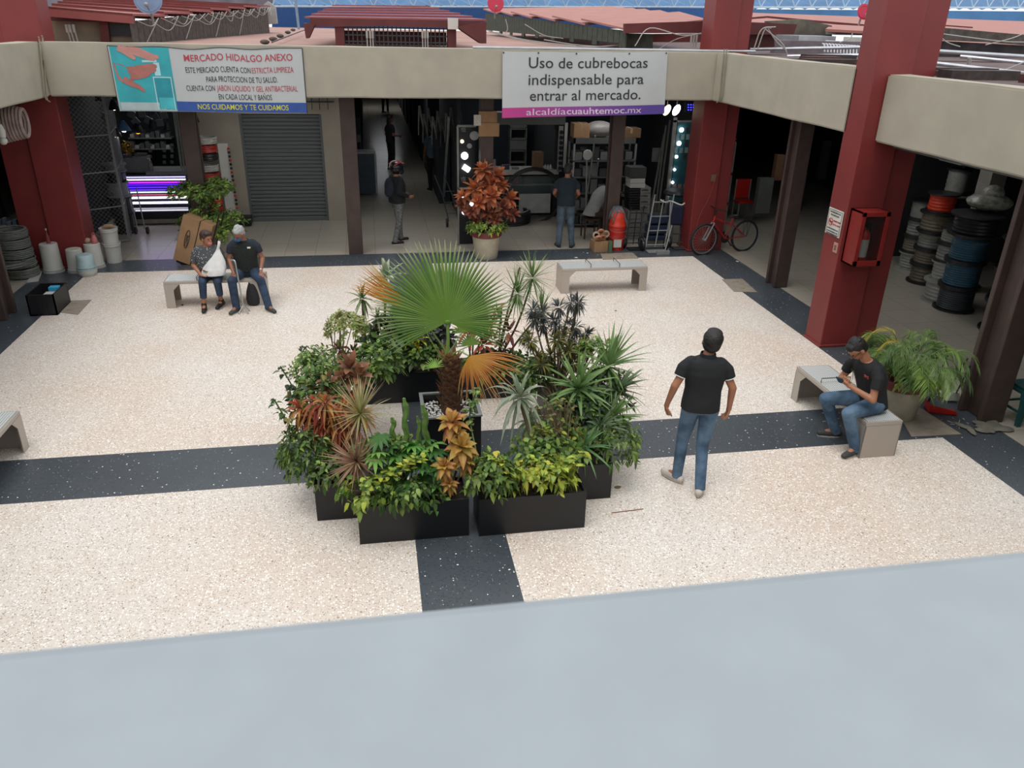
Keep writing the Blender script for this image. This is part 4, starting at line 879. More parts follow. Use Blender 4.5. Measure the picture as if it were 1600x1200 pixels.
# white bag: shoulder strap and sack on her lap
wb = thing('shoulder_bag', 'white slouchy bag resting on the seated woman\'s lap', 'bag', M4 @ V((-.08, .28, .60)))
bag = MB(); 
for zi in range(9):
    f = zi/8
n_ = 20; vs = []
secs = [(.13, .05, 0), (.185, .085, .015), (.20, .10, .06), (.19, .095, .13), (.15, .075, .22), (.10, .05, .31), (.05, .03, .38), (.022, .016, .43)]
for (rx, ry, z) in secs:
    for i in range(n_):
        a = 2*PI*i/n_; wv = 1+.06*math.sin(a*5+z*20); vs.append(M4 @ V((-.10-.22*z+rx*math.cos(a)*wv, .30-.45*z+ry*math.sin(a)*wv, .585+z)))
bag.add(vs, [(j*n_+i, j*n_+(i+1) % n_, (j+1)*n_+(i+1) % n_, (j+1)*n_+i) for j in range(7) for i in range(n_)]+[tuple(range(n_-1, -1, -1)), tuple(7*n_+i for i in range(n_))])
m_bagw = M('white_canvas', 'cfcecb', .7, noise_amt=.05, scale=12, bump=.6); bag.build('sack', m_bagw, wb, smooth=True)
st = MB(); pts = curve_pts([M4 @ V(q) for q in ((-.19, .12, 1.0), (-.215, .08, 1.09), (-.19, .0, 1.09), (-.16, -.10, 1.0))], 6); st.tube([M4 @ V((-.19, .11, 1.0))]+pts, .022, 8)
st.build('strap', m_bagw, wb, smooth=True)
# 3 old man
mx_ = PY(389, 440, by).x
m_vest = cloth('black_quilted_vest', '1b211f', sc=20, bump=.9)
B, J, M4, hp = person('person with grey hair, blue face mask and dark vest, seated with a cane', (mx_, by-.02, 0), PI+.02, m_skin2,
    sit(kr=(.20, .40), kl=(-.24, .40), ar=(.17, .50, .095), al=(-.33, .52, .095), hf=(.45, .75, -.55), hu=(0, .5, .9), head=(.04, .16, 1.19), neck=(0, .07, 1.08), tR=(.24, .64, .03), tL=(-.42, .64, .03),
        eR=(.25, .08, .76), wR=(.17, .33, .60), hdR=(0, .6, -.75), pnR=(0, -1, -.4), eL=(-.27, .08, .76), wL=(-.25, .33, .61), hdL=(-.1, .7, -.6), pnL=(0, -.8, -.6), curl=.35),
    m_navy, m_denim2, m_shoeg, M('grey_hair', '9a9a98', .7, noise_amt=.25, scale=40, bump=.5), fat=1.05, sleeve=.62, belly=.02, lrf=1.05)
a, c, n_2 = J['pel'], J['chest'], J['neck']; rt_ = V((1, 0, 0)); fd = V((0, 1, 0))
blob('vest', [('l', [(lerp(a, c, .02), rt_, fd, .195, .165), (lerp(a, c, .5), rt_, fd, .185, .160), (c, rt_, fd, .200, .158), (lerp(c, n_2, .5), rt_, fd, .185, .135), (lerp(c, n_2, .82), rt_, fd, .135, .105)])], m_vest, B, M4, .009, 4)
blob('face_mask', [('e', hp(0, .060, -.05), (.066, .055, .048), Matrix.Identity(3))], M('blue_mask', '2f5f90', .8), B, M4, .007, 2)
wm_ = MB(); c = M4 @ (J['wL']-V((0, .02, -.03))); wm_.ell(c, (.028, .022, .022), 12, 8); wm_.build('wristwatch', M('silver_watch', 'b5b5b0', .3, .8), B, smooth=True)
lg = MB(); c = M4 @ V((-.10, .245, .985)); lg.box(c.x-.025, c.x+.025, c.y-.006, c.y+.004, c.z-.012, c.z+.012); lg.build('vest_logo', m_wht, B)
# quad cane
ct = M4 @ V((.11, .42, .74)); cbp = G(381, 490); cbp = V((cbp.x, cbp.y+.04, 0)); t = thing('walking_cane', 'aluminium four-footed cane held by the old man\'s hand', 'cane', cbp)
m_al = M('aluminium', 'b9b9b4', .35, .7)
k = MB(); tp = V((ct.x, ct.y, .80)); k.tube(curve_pts([V((cbp.x, cbp.y, .13)), V((cbp.x, cbp.y, .13)).lerp(tp, .75), tp, tp+V((-.03, .03, .03)), tp+V((-.09, .08, .02))], 6), .013, 8); k.build('shaft', m_al, t, smooth=True)
for a in (45, 135, 225, 315):
    e = cbp+V((math.cos(R(a))*.10, math.sin(R(a))*.09, .02)); k = MB(); k.tube([V((cbp.x, cbp.y, .13)), V((cbp.x, cbp.y, .10)).lerp(e, .6)+V((0, 0, .01)), e], .008, 6); k.tube([e, V((e.x, e.y, .0))], .014, 8); k.build('foot', m_al, t, smooth=True)
# black handbag standing at his leg
c = G(397, 478); c = V((c.x, c.y+.05, 0)); t = thing('handbag', 'black handbag on the floor between the old man\'s legs', 'bag', c); bb = MB(); n_ = 20; vs = []
secs = [(.07, .05, 0), (.105, .07, .03), (.115, .075, .12), (.10, .06, .24), (.07, .04, .34), (.04, .02, .40)]
for (rx, ry, z) in secs:
    for i in range(n_): a = 2*PI*i/n_; vs.append(c+V((rx*math.cos(a)*(1+.05*math.sin(4*a)), ry*math.sin(a), z)))
bb.add(vs, [(j*n_+i, j*n_+(i+1) % n_, (j+1)*n_+(i+1) % n_, (j+1)*n_+i) for j in range(5) for i in range(n_)]+[tuple(range(n_-1, -1, -1)), tuple(5*n_+i for i in range(n_))]); bb.build('body', M('black_fabric_bag', '222325', .6, bump=.5), t, smooth=True)
bb = MB(); bb.tube(curve_pts([c+V((-.05, 0, .37)), c+V((-.03, .01, .45)), c+V((.03, .02, .45)), c+V((.07, .03, .30)), c+V((.10, .04, .16))], 6), .007, 6); bb.build('handle', M('grey_strap', '8c8c88', .6), t, smooth=True)
# 4 man with the phone on the right bench
f1, f2 = G(1296, 683), G(1326, 712); pel = PY(1380, 634, 7.12); fc = (f1+f2)/2
o = V((5.44, 7.16, 0)); ydir = V((fc.x-o.x, fc.y-o.y, 0)).normalized(); yw = math.atan2(-ydir.x, ydir.y)
def loc(p): q = V(p)-o; c_, s_ = math.cos(-yw), math.sin(-yw); return (q.x*c_-q.y*s_, q.x*s_+q.y*c_)
lA, lB = loc(f1), loc(f2)
B, J, M4, hp = person('person in a black T-shirt and blue jeans, seated on the bench bent over a phone', o, yw, m_skin,
    sit(kr=(.22, .44), kl=(-.17, .43), kz=.50, ar=(lA[0]+.0, lA[1]-.06, .095), al=(lB[0], lB[1]-.06, .10), lean=.14, tR=(lA[0]+.06, lA[1]+.08, .03), tL=(lB[0]-.04, lB[1]+.08, .03),
        head=(.02, .33, 1.20), hf=(.05, .62, -.80), hu=(0, .8, .6), neck=(0, .20, 1.07), sR=(.20, .20, 1.0), sL=(-.20, .17, 1.0), chest=(0, .09, .87),
        eR=(.27, .25, .73), wR=(.09, .40, .82), hdR=(-.75, .35, .25), pnR=(-.2, -.6, .6), eL=(-.27, .24, .71), wL=(-.07, .40, .80), hdL=(.7, .4, .25), pnL=(.2, -.6, .6), curl=.7),
    m_black, m_denim, m_shoeg, m_hair, fat=1.08, sleeve=.62, tfat=1.08, lrf=1.08)
gl = MB()
for s_ in (-1, 1):
    c = hp(s_*.033, .100, .008); gl.tube([M4 @ (c+(hp(math.cos(k*PI/6)*.026, 0, math.sin(k*PI/6)*.019)-hp(0, 0, 0))) for k in range(12)], .003, 5, closed=True); gl.tube([M4 @ hp(s_*.058, .098, .012), M4 @ hp(s_*.08, .0, .015)], .003, 5)
gl.build('glasses', M('glasses_frame', '15151a', .3), B)
ph = MB(); c = M4 @ V((.01, .475, .845)); ph.box(-.036, .036, -.006, .006, -.075, .075, mat=Matrix.Translation(c) @ Matrix.Rotation(yw+R(90-60), 4, 'Z') @ Matrix.Rotation(R(-50), 4, 'X')); tag(ph.build('phone', M('phone_body', '1a1c20', .2)), 'dark phone held in both hands by the seated man', 'phone')
lg = text('shirt_logo', 'SVS', M4 @ V((-.07, .245, .90)), .05, M('red_print', 'a03a3a', .7), B, rot=(PI/2+.3, 0, yw+PI), extr=.004)
# 5 helmet person
f1, f2 = G(612, 382), G(634, 377); o = (f1+f2)/2
m_camo = M('speckled_grey_pants', '6c6d6c', .85, noise_amt=.55, scale=26)
B, J, M4, hp = person('person in a red and black motorcycle helmet, black jacket and grey speckled trousers', o, R(-62), m_skin,
    dict(pel=(0, 0, .93), head=(0, .03, 1.60), kR=(.09, -.02, .50), aR=(.10, -.14, .095), tR=(.12, .0, .03), kL=(-.10, .08, .5), aL=(-.11, .12, .095), tL=(-.11, .27, .03), eR=(.25, -.08, 1.14), wR=(.20, .20, 1.02), hdR=(-.2, 1, -.1), pnR=(-1, 0, .3), eL=(-.25, -.05, 1.13), wL=(-.18, .22, 1.02), hdL=(.2, 1, -.1), pnL=(1, 0, .3), neck=(0, 0, 1.45)),
    m_black, m_camo, m_shoeb, None, fat=1.12, sleeve=1.85, sc=.97, vox=.009, belly=.03)
hlm = blob('helmet', [('e', hp(0, -.01, .01), (.125, .150, .140), Matrix.Identity(3)), ('e', hp(0, .08, -.07), (.085, .08, .06), Matrix.Identity(3))], M('helmet_black', '17171a', .25, noise_amt=0), B, M4, .010, 3)
hs = MB()
for dx in (-.09, .09, 0): hs.tube(curve_pts([M4 @ hp(dx, .10, .10), M4 @ hp(dx*1.35, .0, .135), M4 @ hp(dx*1.2, -.12, .08)], 5), .014, 6)
hs.build('helmet_stripe', M('helmet_red', 'b02c3a', .3), hlm, smooth=True)
hs = MB(); hs.tube(curve_pts([M4 @ hp(-.115, .06, .06), M4 @ hp(-.135, -.02, .02), M4 @ hp(-.11, -.10, .0)], 5), .010, 6); hs.tube(curve_pts([M4 @ hp(-.05, .02, .15), M4 @ hp(-.07, -.09, .12), M4 @ hp(-.1, -.12, .02)], 5), .008, 6); hs.build('helmet_stripe', m_wht, hlm, smooth=True)
pk = blob('backpack', [('e', V((0, -.17, 1.22)), (.15, .09, .21)), ('e', V((0, -.20, 1.12)), (.12, .07, .10))], m_navy, B, M4, .012, 3)
ph = MB(); ph.box(-.005, .005, -.035, .035, -.06, .06, mat=Matrix.Translation(M4 @ V((.02, .36, 1.0)))); tag(ph.build('phone', MATS['phone_body']), 'phone held by the helmeted person', 'phone')
# 6 man at the counter
f1, f2 = G(872, 388), G(890, 386); o = (f1+f2)/2
person('person seen from behind in a dark T-shirt and grey jeans, standing at the counter', o, R(-12), m_skin2,
    dict(hf=(.6, 1, -.3), head=(.02, .06, 1.60), eR=(.25, .0, 1.14), wR=(.22, .20, 1.05), hdR=(-.3, 1, 0), eL=(-.25, .02, 1.14), wL=(-.22, .2, 1.05), hdL=(.3, 1, 0), kR=(.12, .02, .5), aR=(.16, .0, .09), tR=(.2, .13, .03), kL=(-.10, .02, .5), aL=(-.12, 0, .09), tL=(-.16, .12, .03)),
    M('dark_teal_tee', '16232c', .9, noise_amt=.2), m_denim3, m_shoeb, m_hair, fat=1.12, sleeve=.6, vox=.010, lrf=1.05)
# 7 seated worker behind the post
o = G(925, 375); o = V((4.72, 16.75, 0))
person('person in a pale grey shirt stooping on a stool behind the brown post', o, R(-70), m_skin2,
    sit(lean=.28, kr=(.12, .36), kl=(-.12, .40), hf=(0, .8, -.6), eR=(.24, .35, .78), wR=(.12, .52, .66), eL=(-.24, .35, .78), wL=(-.12, .52, .66), hdR=(-.2, 1, -.3), hdL=(.2, 1, -.3), pnR=(-1, 0, 0), pnL=(1, 0, 0)),
    M('pale_grey_shirt', '8f908c', .85, noise_amt=.1), M('brown_trousers', '4a3c32', .85), m_shoeb, m_hair, fat=1.05, sleeve=.7, vox=.011, face=False)
sm = MB(); sm.box(o.x-.17, o.x+.17, o.y-.17, o.y+.17, .40, .44); [sm.box(o.x+a*.15-.015, o.x+a*.15+.015, o.y+b_*.15-.015, o.y+b_*.15+.015, 0, .40) for a in (-1, 1) for b_ in (-1, 1)]
tag(sm.build('work_stool', M('dark_wood', '3a2a20', .7)), 'low dark stool under the stooping worker', 'stool')
# 8-11 people in the shade
m_dcl = M('very_dark_cloth', '15171a', .9); m_bsh = M('pale_blue_shirt', '55687a', .85)
o = G(612, 266); person('person with long dark hair in black clothes standing in the aisle', (o.x, o.y, 0), R(-60), m_skin2, dict(wR=(.15, .25, 1.1), hdR=(0, 1, 0)), m_dcl, m_dcl, m_shoeb, m_hair, vox=.014, sleeve=.7, hairstyle='long', face=False, sc=.95)
o = G(678, 298); person('person in a pale blue shirt and dark trousers in the aisle by the goods', (o.x, o.y, 0), R(15), m_skin2, None, m_bsh, m_dcl, m_shoeb, m_hair, vox=.014, sleeve=.7, face=False)
o = G(603, 176); person('person far down the aisle, only the legs visible under the beam', (o.x, o.y, 0), R(180), m_skin2, dict(kR=(.12, .1, .5), aR=(.14, .12, .09)), m_dcl, m_dcl, m_shoeb, m_hair, vox=.02, face=False)
o = G(12, 342); person('person in dark blue clothes in the shade at the left edge', (o.x-.1, o.y, 0), R(100), m_skin2, None, m_navy, m_dcl, m_shoeg, m_hair, vox=.012, sleeve=.7, face=False)
# ================= GOODS AND SHOP FRONTS =================
def pbx(m, x0, y0, x1, y1, Y, d=.1):
    xc, yc = (x0+x1)/2, (y0+y1)/2
    X0, X1 = PY(x0, yc, Y).x, PY(x1, yc, Y).x; Z0, Z1 = PY(xc, y1, Y).z, PY(xc, y0, Y).z
    m.box(X0, X1, Y, Y+d, max(0, Z0), Z1); return (X0, X1, max(0, Z0), Z1)
def pbox(name, lab, cat, x0, y0, x1, y1, Y, d, mat, group=None, bevel=.004):
    m = MB(); pbx(m, x0, y0, x1, y1, Y, d); return tag(m.build(name, mat, bevel=bevel), lab, cat, group)
m_card = M('cardboard', '957454', .85, noise_amt=.12, scale=5); m_card2 = M('cardboard_dark', '6e543c', .85, noise_amt=.12)
m_wpl = M('white_plastic', 'bdbcb4', .5, noise_amt=.06, scale=4); m_gpl = M('grey_plastic', '6b6d6e', .55); m_bpl = M('black_plastic', '16171a', .45); m_red2 = M('red_plastic', 'b3231c', .4)
m_dgrey = M('dark_grey_metal', '3b3e40', .5, .3); m_lgrey = M('light_grey_metal', '8c8e8b', .5, .3); m_teal = M('teal_board', '1f5660', .6)
def E(name, col, s): return M(name, col, .5, noise_amt=0, emit=col, estr=s)
def carton(lab, x0, x1, y0, y1, z0, z1, group=None, mat=None, rot=0):
    c = V(((x0+x1)/2, (y0+y1)/2, z0)); t = thing('cardboard_box', lab, 'box', c, group)
    R_ = Matrix.Translation(c) @ Matrix.Rotation(rot, 4, 'Z') @ Matrix.Translation(-c)
    MB().box(x0, x1, y0, y1, z0, z1, mat=R_).build('carton', mat or m_card, t, bevel=.004)
    MB().box((x0+x1)/2-.025, (x0+x1)/2+.025, y0-.002, y1, z1-.10, z1+.002, mat=R_).build('packing_tape', M('packing_tape', '9c8058', .35), t)
    return t
# ---- left cluster: buckets
def bucket(lab, c, inv=True, n=1, h=.36, r0=.135, r1=.155, mat=None, lid=False, group='white paint buckets by the red column', rim=True):
    c = V(c); t = thing('bucket', lab, 'bucket', c, group)
    prof = [(r1, 0), (r1+.012, .0), (r1+.012, .02), (r1, .025), (r1+.008, .055), (r1, .06), (r1-.004, .08), (r0, h-.01), (r0-.01, h), (.001, h)] if inv else [(r0, 0), (r1-.004, h-.08), (r1, h-.06), (r1+.008, h-.055), (r1, h-.025), (r1+.012, h-.02), (r1+.012, h), (r1, h), (r1-.01, h-.02), (.001, h-.03)]
    MB().lathe(prof, 28, c).build('shell', mat or m_wpl, t, smooth=True)
    a0 = c+V((0, 0, .03 if inv else h-.05)); hm = MB(); hm.tube(curve_pts([a0+V((r1+.01, 0, 0)), a0+V((r1*.8, -r1*.9, -.02 if not inv else .0)), a0+V((0, -r1-.03, -.03 if not inv else .01)), a0+V((-r1*.8, -r1*.9, -.02 if not inv else 0)), a0+V((-r1-.01, 0, 0))], 5), .003, 5)
    hm.build('handle', m_lgrey, t); return t
def gy(px, py, back=.14): g = G(px, py); return V((g.x, g.y+back, 0))
m_blueb = M('blue_stained_bucket', '9fb4b6', .6, noise_amt=.25, scale=4)
c = gy(118, 427); bucket('white bucket turned upside down, front left of the red column', c, h=.42)
c = gy(84, 424, .02); bucket('white bucket behind the front left one, carrying a red bottle', c, h=.52, r0=.15, r1=.17); cb = c
c = gy(134, 433); bucket('upside-down white bucket smeared with pale blue paint', c+V((0, 0, .11)), h=.27, mat=m_blueb); bucket('low white tub under the blue-smeared bucket', c, inv=False, h=.11, r0=.14, r1=.158)
c = gy(143, 420); c = V((c.x+.04, c.y+.0, 0)); bucket('white bucket behind the blue-smeared one, topped with a pink jug', c, h=.45, r0=.14); ck = c
c = gy(176, 412); bucket('lower white bucket in the stack right of the red column', c, inv=False, h=.38); bucket('upper white bucket in the stack right of the red column', c+V((0, 0, .30)), inv=False, h=.36); cs = c
t = thing('bottle', 'clear red-tinted bottle standing on an upturned bucket', 'bottle', cb+V((.02, 0, .52))); MB().lathe([(.035, 0), (.035, .12), (.012, .19), (.012, .24)], 14, cb+V((.02, 0, .52))).build('body', M('red_tinted_bottle', '8a4440', .2, alpha=.85), t, smooth=True); MB().lathe([(.014, .24), (.014, .27), (.001, .27)], 12, cb+V((.02, 0, .52))).build('cap', m_wpl, t)
q = ck+V((.07, -.02, .45)); t = thing('jug', 'small pink plastic jug on an upturned bucket', 'jug', q); MB().lathe([(.05, 0), (.055, .02), (.05, .1), (.03, .14), (.032, .16), (.001, .16)], 16, q).build('body', M('pink_plastic', 'b76a6a', .5), t, smooth=True); k = MB(); k.tube(curve_pts([q+V((.03, 0, .13)), q+V((.01, 0, .2)), q+V((-.03, 0, .17))], 4), .006, 6); k.build('spout', MATS['pink_plastic'], t)
q = ck+V((-.06, 0, .45)); m = MB(); m.ell(q+V((0, 0, .05)), (.07, .06, .05), 12, 8); tag(m.build('crumpled_paper_bag', M('tan_paper', 'ab8a6c', .9, bump=.6), smooth=True), 'crumpled tan paper bag beside the pink jug', 'paper bag')
q = cs+V((0, 0, .66)); m = MB(); [m.ell(q+V((.06*math.cos(i), .05*math.sin(i*2), .02)), (.06, .045, .02), 8, 6, Matrix.Rotation(i, 3, 'X')) for i in range(7)]; o = m.build('rubbish', M('scrap_card', 'a08468', .9, noise_amt=.3)); tag(o, 'scraps of card and wrapping heaped in the top bucket', 'rubbish'); o['kind'] = 'stuff'
# black crate with things
x0, x1 = G(46, 495).x, G(93, 490).x; y0 = 12.72; t = thing('plastic_crate', 'open black plastic crate beside the left post', 'crate', ((x0+x1)/2, y0+.3, 0)); m = MB(); H_ = .34; w_ = .02; y1 = y0+.62
m.box(x0, x1, y0, y0+w_, 0, H_); m.box(x0, x1, y1-w_, y1, 0, H_); m.box(x0, x0+w_, y0, y1, 0, H_); m.box(x1-w_, x1, y0, y1, 0, H_); m.box(x0, x1, y0, y1, 0, .02)
for k in (.33, .66): m.box(x0+(x1-x0)*k-.01, x0+(x1-x0)*k+.01, y0-.01, y0, 0, H_)
m.build('shell', m_bpl, t); 
m = MB(); m.box(x1-.19, x1-.04, y0+.12, y0+.26, .02, .31); tag(m.build('white_carton', m_wpl), 'small white carton inside the black crate', 'carton')
m = MB(); m.box(x1-.17, x1-.03, y0+.30, y0+.42, .02, .36); tag(m.build('blue_packet', M('cyan_packet', '3ba0c8', .5)), 'bright blue packet inside the black crate', 'packet')
# cardboard box on a black drum
c = V((-6.62, 15.55, 0)); t = thing('cable_drum', 'black cable drum carrying an open cardboard box at the left', 'cable drum', c)
MB().lathe([(.24, 0), (.24, .03), (.12, .035), (.12, .42), (.22, .43), (.22, .46), (.001, .46)], 28, c).build('drum', m_bpl, t, smooth=False)
t = carton('open cardboard box full of bits standing on the black drum', c.x-.27, c.x+.33, c.y-.22, c.y+.2, .46, .80)
m = MB(); [m.box(c.x-.2+.09*i, c.x-.14+.09*i, c.y-.1+.03*(i % 3), c.y+.05, .80, .86+.03*(i % 3)) for i in range(5)]; o = m.build('box_contents', M('blue_grey_bits', '4a5866', .6)); tag(o, 'bluish bits poking out of the cardboard box', 'bits'); o['kind'] = 'stuff'
# grey cable coils at the far left
m_cg = M('grey_cable', '63665f', .6, noise_amt=.2, scale=20)
def coil(lab, c, r, n, mat, axis='Z', thick=.018, group=None, cat='cable coil', turns=3):
    t = MB(); c = V(c)
    for k in range(n):
        for j in range(turns):
            rr = r-.03*j+rnd.uniform(-.008, .008); pts = []
            for i in range(28):
                a = 2*PI*i/28; p = V((rr*math.cos(a), rr*math.sin(a), (k+.5)*thick*1.7+rnd.uniform(-.003, .003)))
                if axis == 'Y': p = V((p.x, p.z, p.y))
                if axis == 'X': p = V((p.z, p.x, p.y))
                pts.append(c+p)
            t.tube(pts, thick*.85, 6, closed=True)
    return tag(t.build('cable_coil', mat, smooth=True), lab, cat, group)
c = gy(40, 438, .25); c.x -= .12
for i in range(5): coil(('lowest', 'second', 'third', 'fourth', 'topmost')[i]+' grey cable coil in the pile behind the left post', (c.x-.02*i, c.y+.02*i, .02+i*.17), .26, 5, m_cg, group='grey cable coils behind the left post', turns=2)
coil('upright grey conduit coil leaning on the pile behind the left post', (c.x-.05, c.y-.33, .30), .27, 2, m_cg)
m = MB(); g0 = [G(*q) for q in ((42, 442), (60, 440), (66, 425), (54, 427))]; m.prism([(p.x, p.y, .003) for p in g0], (0, 0, .02)); tag(m.build('white_board', m_wpl), 'small white board lying on the floor beside the cable coils', 'board')
# hats/hanging ring lamp at top left
c = PY(22, 192, 14.2); t = thing('hanging_bundle', 'round pale pink and grey bundle of straps hanging at the top left', 'bundle', c); m = MB()
for j in range(7): m.tube([c+V((.05*j-.15, .15*math.cos(2*PI*i/20), .28*math.sin(2*PI*i/20)*(1-.04*j))) for i in range(20)], .028, 6, closed=True)
m.build('straps', M('pink_grey_straps', '8f7c76', .8, noise_amt=.3), t, smooth=True)
c = PY(4, 215, 13.9); m = MB(); m.lathe([(.05, 0), (.06, .1), (.03, .2), (.001, .2)], 12, c); m.ell(c+V((0, 0, -.05)), (.06, .06, .06)); tag(m.build('ceiling_lamp', m_wpl, smooth=True), 'white plastic lamp hanging at the left edge', 'lamp')
# ---- mesh gate between red column and lamp shop
t = thing('mesh_gate', 'folding grey wire mesh gate right of the left red column', 'gate', (-5.5, 16.6, 0)); m = MB(); X_ = -5.28
gp = [(-5.30, 16.55), (-5.42, 18.75)]
a, b_ = V((-5.80, 16.75, 0)), V((-5.05, 17.25, 0)); b2 = V((-5.32, 18.7, 0))
for p in (a, b_, b2): m.box(p.x-.02, p.x+.02, p.y-.02, p.y+.02, 0, 2.95)
for z in (.05, .75, 1.45, 2.15, 2.9):
    for p, q_ in ((a, b_), (b_, b2)): m.tube([p+V((0, 0, z)), q_+V((0, 0, z))], .014, 4)
m.build('frame', m_lgrey, t); m = MB()
for p, q_ in ((a, b_), (b_, b2)):
    L_ = (q_-p).length; dirv = (q_-p)/L_; s_ = .09
    k = -2.95
    while k < L_:
        for sg in (1, -1):
            t0 = max(0, k); t1 = min(L_, k+2.95)
            if t1 > t0:
                za, zb = (t0-k), (t1-k)
                if sg < 0: za, zb = 2.95-za, 2.95-zb
                m.tube([p+dirv*t0+V((0, 0, za)), p+dirv*t1+V((0, 0, zb))], .003, 3, caps=False)
        k += s_
o = m.build('wire_mesh', m_lgrey, t, fix=False); o['kind'] = 'stuff'
# ---- lamp shop
YS = 18.75
t = thing('led_tube_display', 'counter front of glowing purple and white LED tubes in the left shop', 'light display', (-4.9, YS, 0))
m = MB(); pbx(m, 193, 273, 296, 334, YS+.03, .05); m.build('back_panel', M('led_back', '14102a', .4), t)
for i, (y, hh, col, s_) in enumerate(((277, 1.4, 'cfc8ff', 0.99), (281, 1.6, 'ffffff', 1.35), (285.5, 1.6, 'd02cff', 0.99), (289, 1.6, '4a20ff', 0.99), (293, 1.8, '5526ff', 1.08), (297, 1.2, '7a40ff', 0.90), (300.5, 1.4, 'c8fff4', 1.08), (304.5, 1.0, 'c05070', .8), (309, 3.0, 'f4f4ff', 1.35), (317, 3.0, 'f0f0ff', 1.35), (326, 1.6, 'b8b8c0', 0.54), (329, 1.6, 'd8d8e0', 0.72))):
    m = MB(); pbx(m, 196+i*.5, y-hh*.5, 289+i*.45, y+hh*.5, YS-.01, .04); m.build('led_tube', E('led_'+col, col, s_), t)
t = thing('shop_counter', 'dark counter with a grey top around the glowing LED tubes', 'counter', PY(250, 349, YS)); m = MB(); pbx(m, 193, 334, 306, 343, YS, .5); m.build('base', m_bpl, t); m = MB(); pbx(m, 203, 343, 310, 349, YS-.06, .05); m.build('plinth', M('pale_plinth', '77736b', .6), t); m = MB(); pbx(m, 228, 268, 300, 273, YS+.02, .7); m.build('counter_top', m_gpl, t)
for i, (x0, x1, y0) in enumerate(((190, 208, 240), (208, 232, 238))): 
    t = thing('instrument_case', ('left', 'right')[i]+' grey equipment case on the LED counter', 'case', PY((x0+x1)/2, 270, YS+.2), 'grey cases on the LED counter'); m = MB(); r_ = pbx(m, x0, y0+7, x1, 270, YS+.15, .25); m.build('case', m_gpl, t, bevel=.01)
    m = MB(); m.box(r_[0]+.03, r_[1]-.03, YS+.2, YS+.35, r_[3], r_[3]+.06); m.build('lid', M('case_lid', '4c4e50', .5), t, bevel=.01)
c = PY(237, 268, YS+.15); t = thing('pump_bottle', 'clear hand sanitizer pump bottle on the counter', 'bottle', c); MB().lathe([(.05, 0), (.05, .16), (.02, .2), (.02, .23)], 14, c).build('body', M('clear_gel', '8c9494', .1, alpha=.6), t, smooth=True); m = MB(); m.tube([c+V((0, 0, .23)), c+V((0, 0, .28)), c+V((-.05, 0, .28))], .012, 6); m.build('pump', m_wpl, t)
c = PY(199, 230, YS+.1); t = thing('flower_bunch', 'bunch of yellow flowers above the grey cases', 'flowers', c); fb = MB(); [leaf(fb, c+rvec()*.1, rvec(), (0, 0, 1), .09, .05, .1, jit(C('8a6a20'), .3), None, 2) for _ in range(90)]; fb.build('petals', LM, t, fix=False)
def pendant(lab, px, py, Y, col, s_, r_=.10, shade=None, shape='cone'):
    c = PY(px, py, Y); t = thing('pendant_lamp', lab, 'lamp', c, 'lit hanging lamps in the left shop')
    m = MB(); m.tube([c+V((0, 0, .18)), V((c.x, c.y, ZB))], .006, 5); m.build('cord', m_bpl, t)
    MB().lathe([(r_*1.25, -.04), (r_*.6, .12), (r_*.3, .16), (.001, .16)], 16, c).build('lamp_shade', shade or m_bpl, t, smooth=True)
    MB().ell(c, (r_*.62, r_*.62, r_*.62)).build('bulb', E('bulb_'+col+str(s_), col, s_), t, smooth=True)
pendant('lit pendant lamp with a blue shade in the left shop', 193, 201, 18.9, 'ffffff', 6, .12, M('blue_shade', '4a6c96', .4)); pendant('small lit white bulb hanging left of the blue lamp', 180, 210, 18.6, 'ffffff', 6, .10)
pendant('amber glowing lamp right of the blue lamp', 215, 204, 19.2, 'e8a040', 1.6, .12); pendant('white lit bulb hanging above the LED counter', 238, 198, 18.8, 'ffffff', 5, .07); pendant('small orange bulb at the right of the lamp row', 261, 199, 19.0, 'ff8a30', 2, .06)
pendant('white spot lamp near the top left of the lamp shop', 178, 168, 18.0, 'ffffff', 6, .09); pendant('tiny white bulb under the beam by the wire gate', 154, 154, 17.4, 'ffffff', 6, .06); pendant('white bulb beside the brown post under the banner', 306, 188, 18.3, 'fff4e0', 6, .06)
for i, (x, y) in enumerate(((222, 178), (232, 188), (243, 183), (250, 192), (205, 178), (212, 190), (256, 180), (165, 182), (170, 192))):
    c = PY(x, y, 18.9+.15*(i % 3)); m = MB(); m.box(-.07, .07, -.03, .03, -.07, .07, mat=Matrix.Translation(c) @ Matrix.Rotation(i*.5, 4, 'Y')); m.tube([c, V((c.x, c.y, ZB))], .004, 4)
    tag(m.build('floodlight', M('flood_grey', '50565a', .4)), 'small grey square floodlight hanging unlit under the left banner', 'lamp', 'unlit floodlights hanging in the left shop')
m = MB(); 
for (y0, z_) in ((215, 0), (232, 1)): pbx(m, 200, y0, 268, y0+2, 21.2, .3)
tag(m.build('wall_shelf', m_lgrey), 'two-level wall shelf at the back of the lamp shop', 'shelf')
for i in range(16):
    x = 203+(i % 8)*8; y = 215 if i < 8 else 232; hh = 5+3*((i*7) % 3); o = pbox('stock_box', 'small grey packaged goods box on the back shelf of the lamp shop', 'box', x, y-hh, x+6, y, 21.2, .2, M('stock_grey', '5a5e60', .6) if i % 3 else m_wpl, 'packaged goods on the lamp shop shelf')
for i in range(4):
    y0 = 224+i*9; [pbox('hanging_packet', 'small blister packet on the dark wall of the lamp shop', 'packet', x, y0, x+5, y0+5, 20.6, .02, M('packet_grey', '4f5552', .6), 'blister packets on the dark wall') for x in (232, 254, 266)]
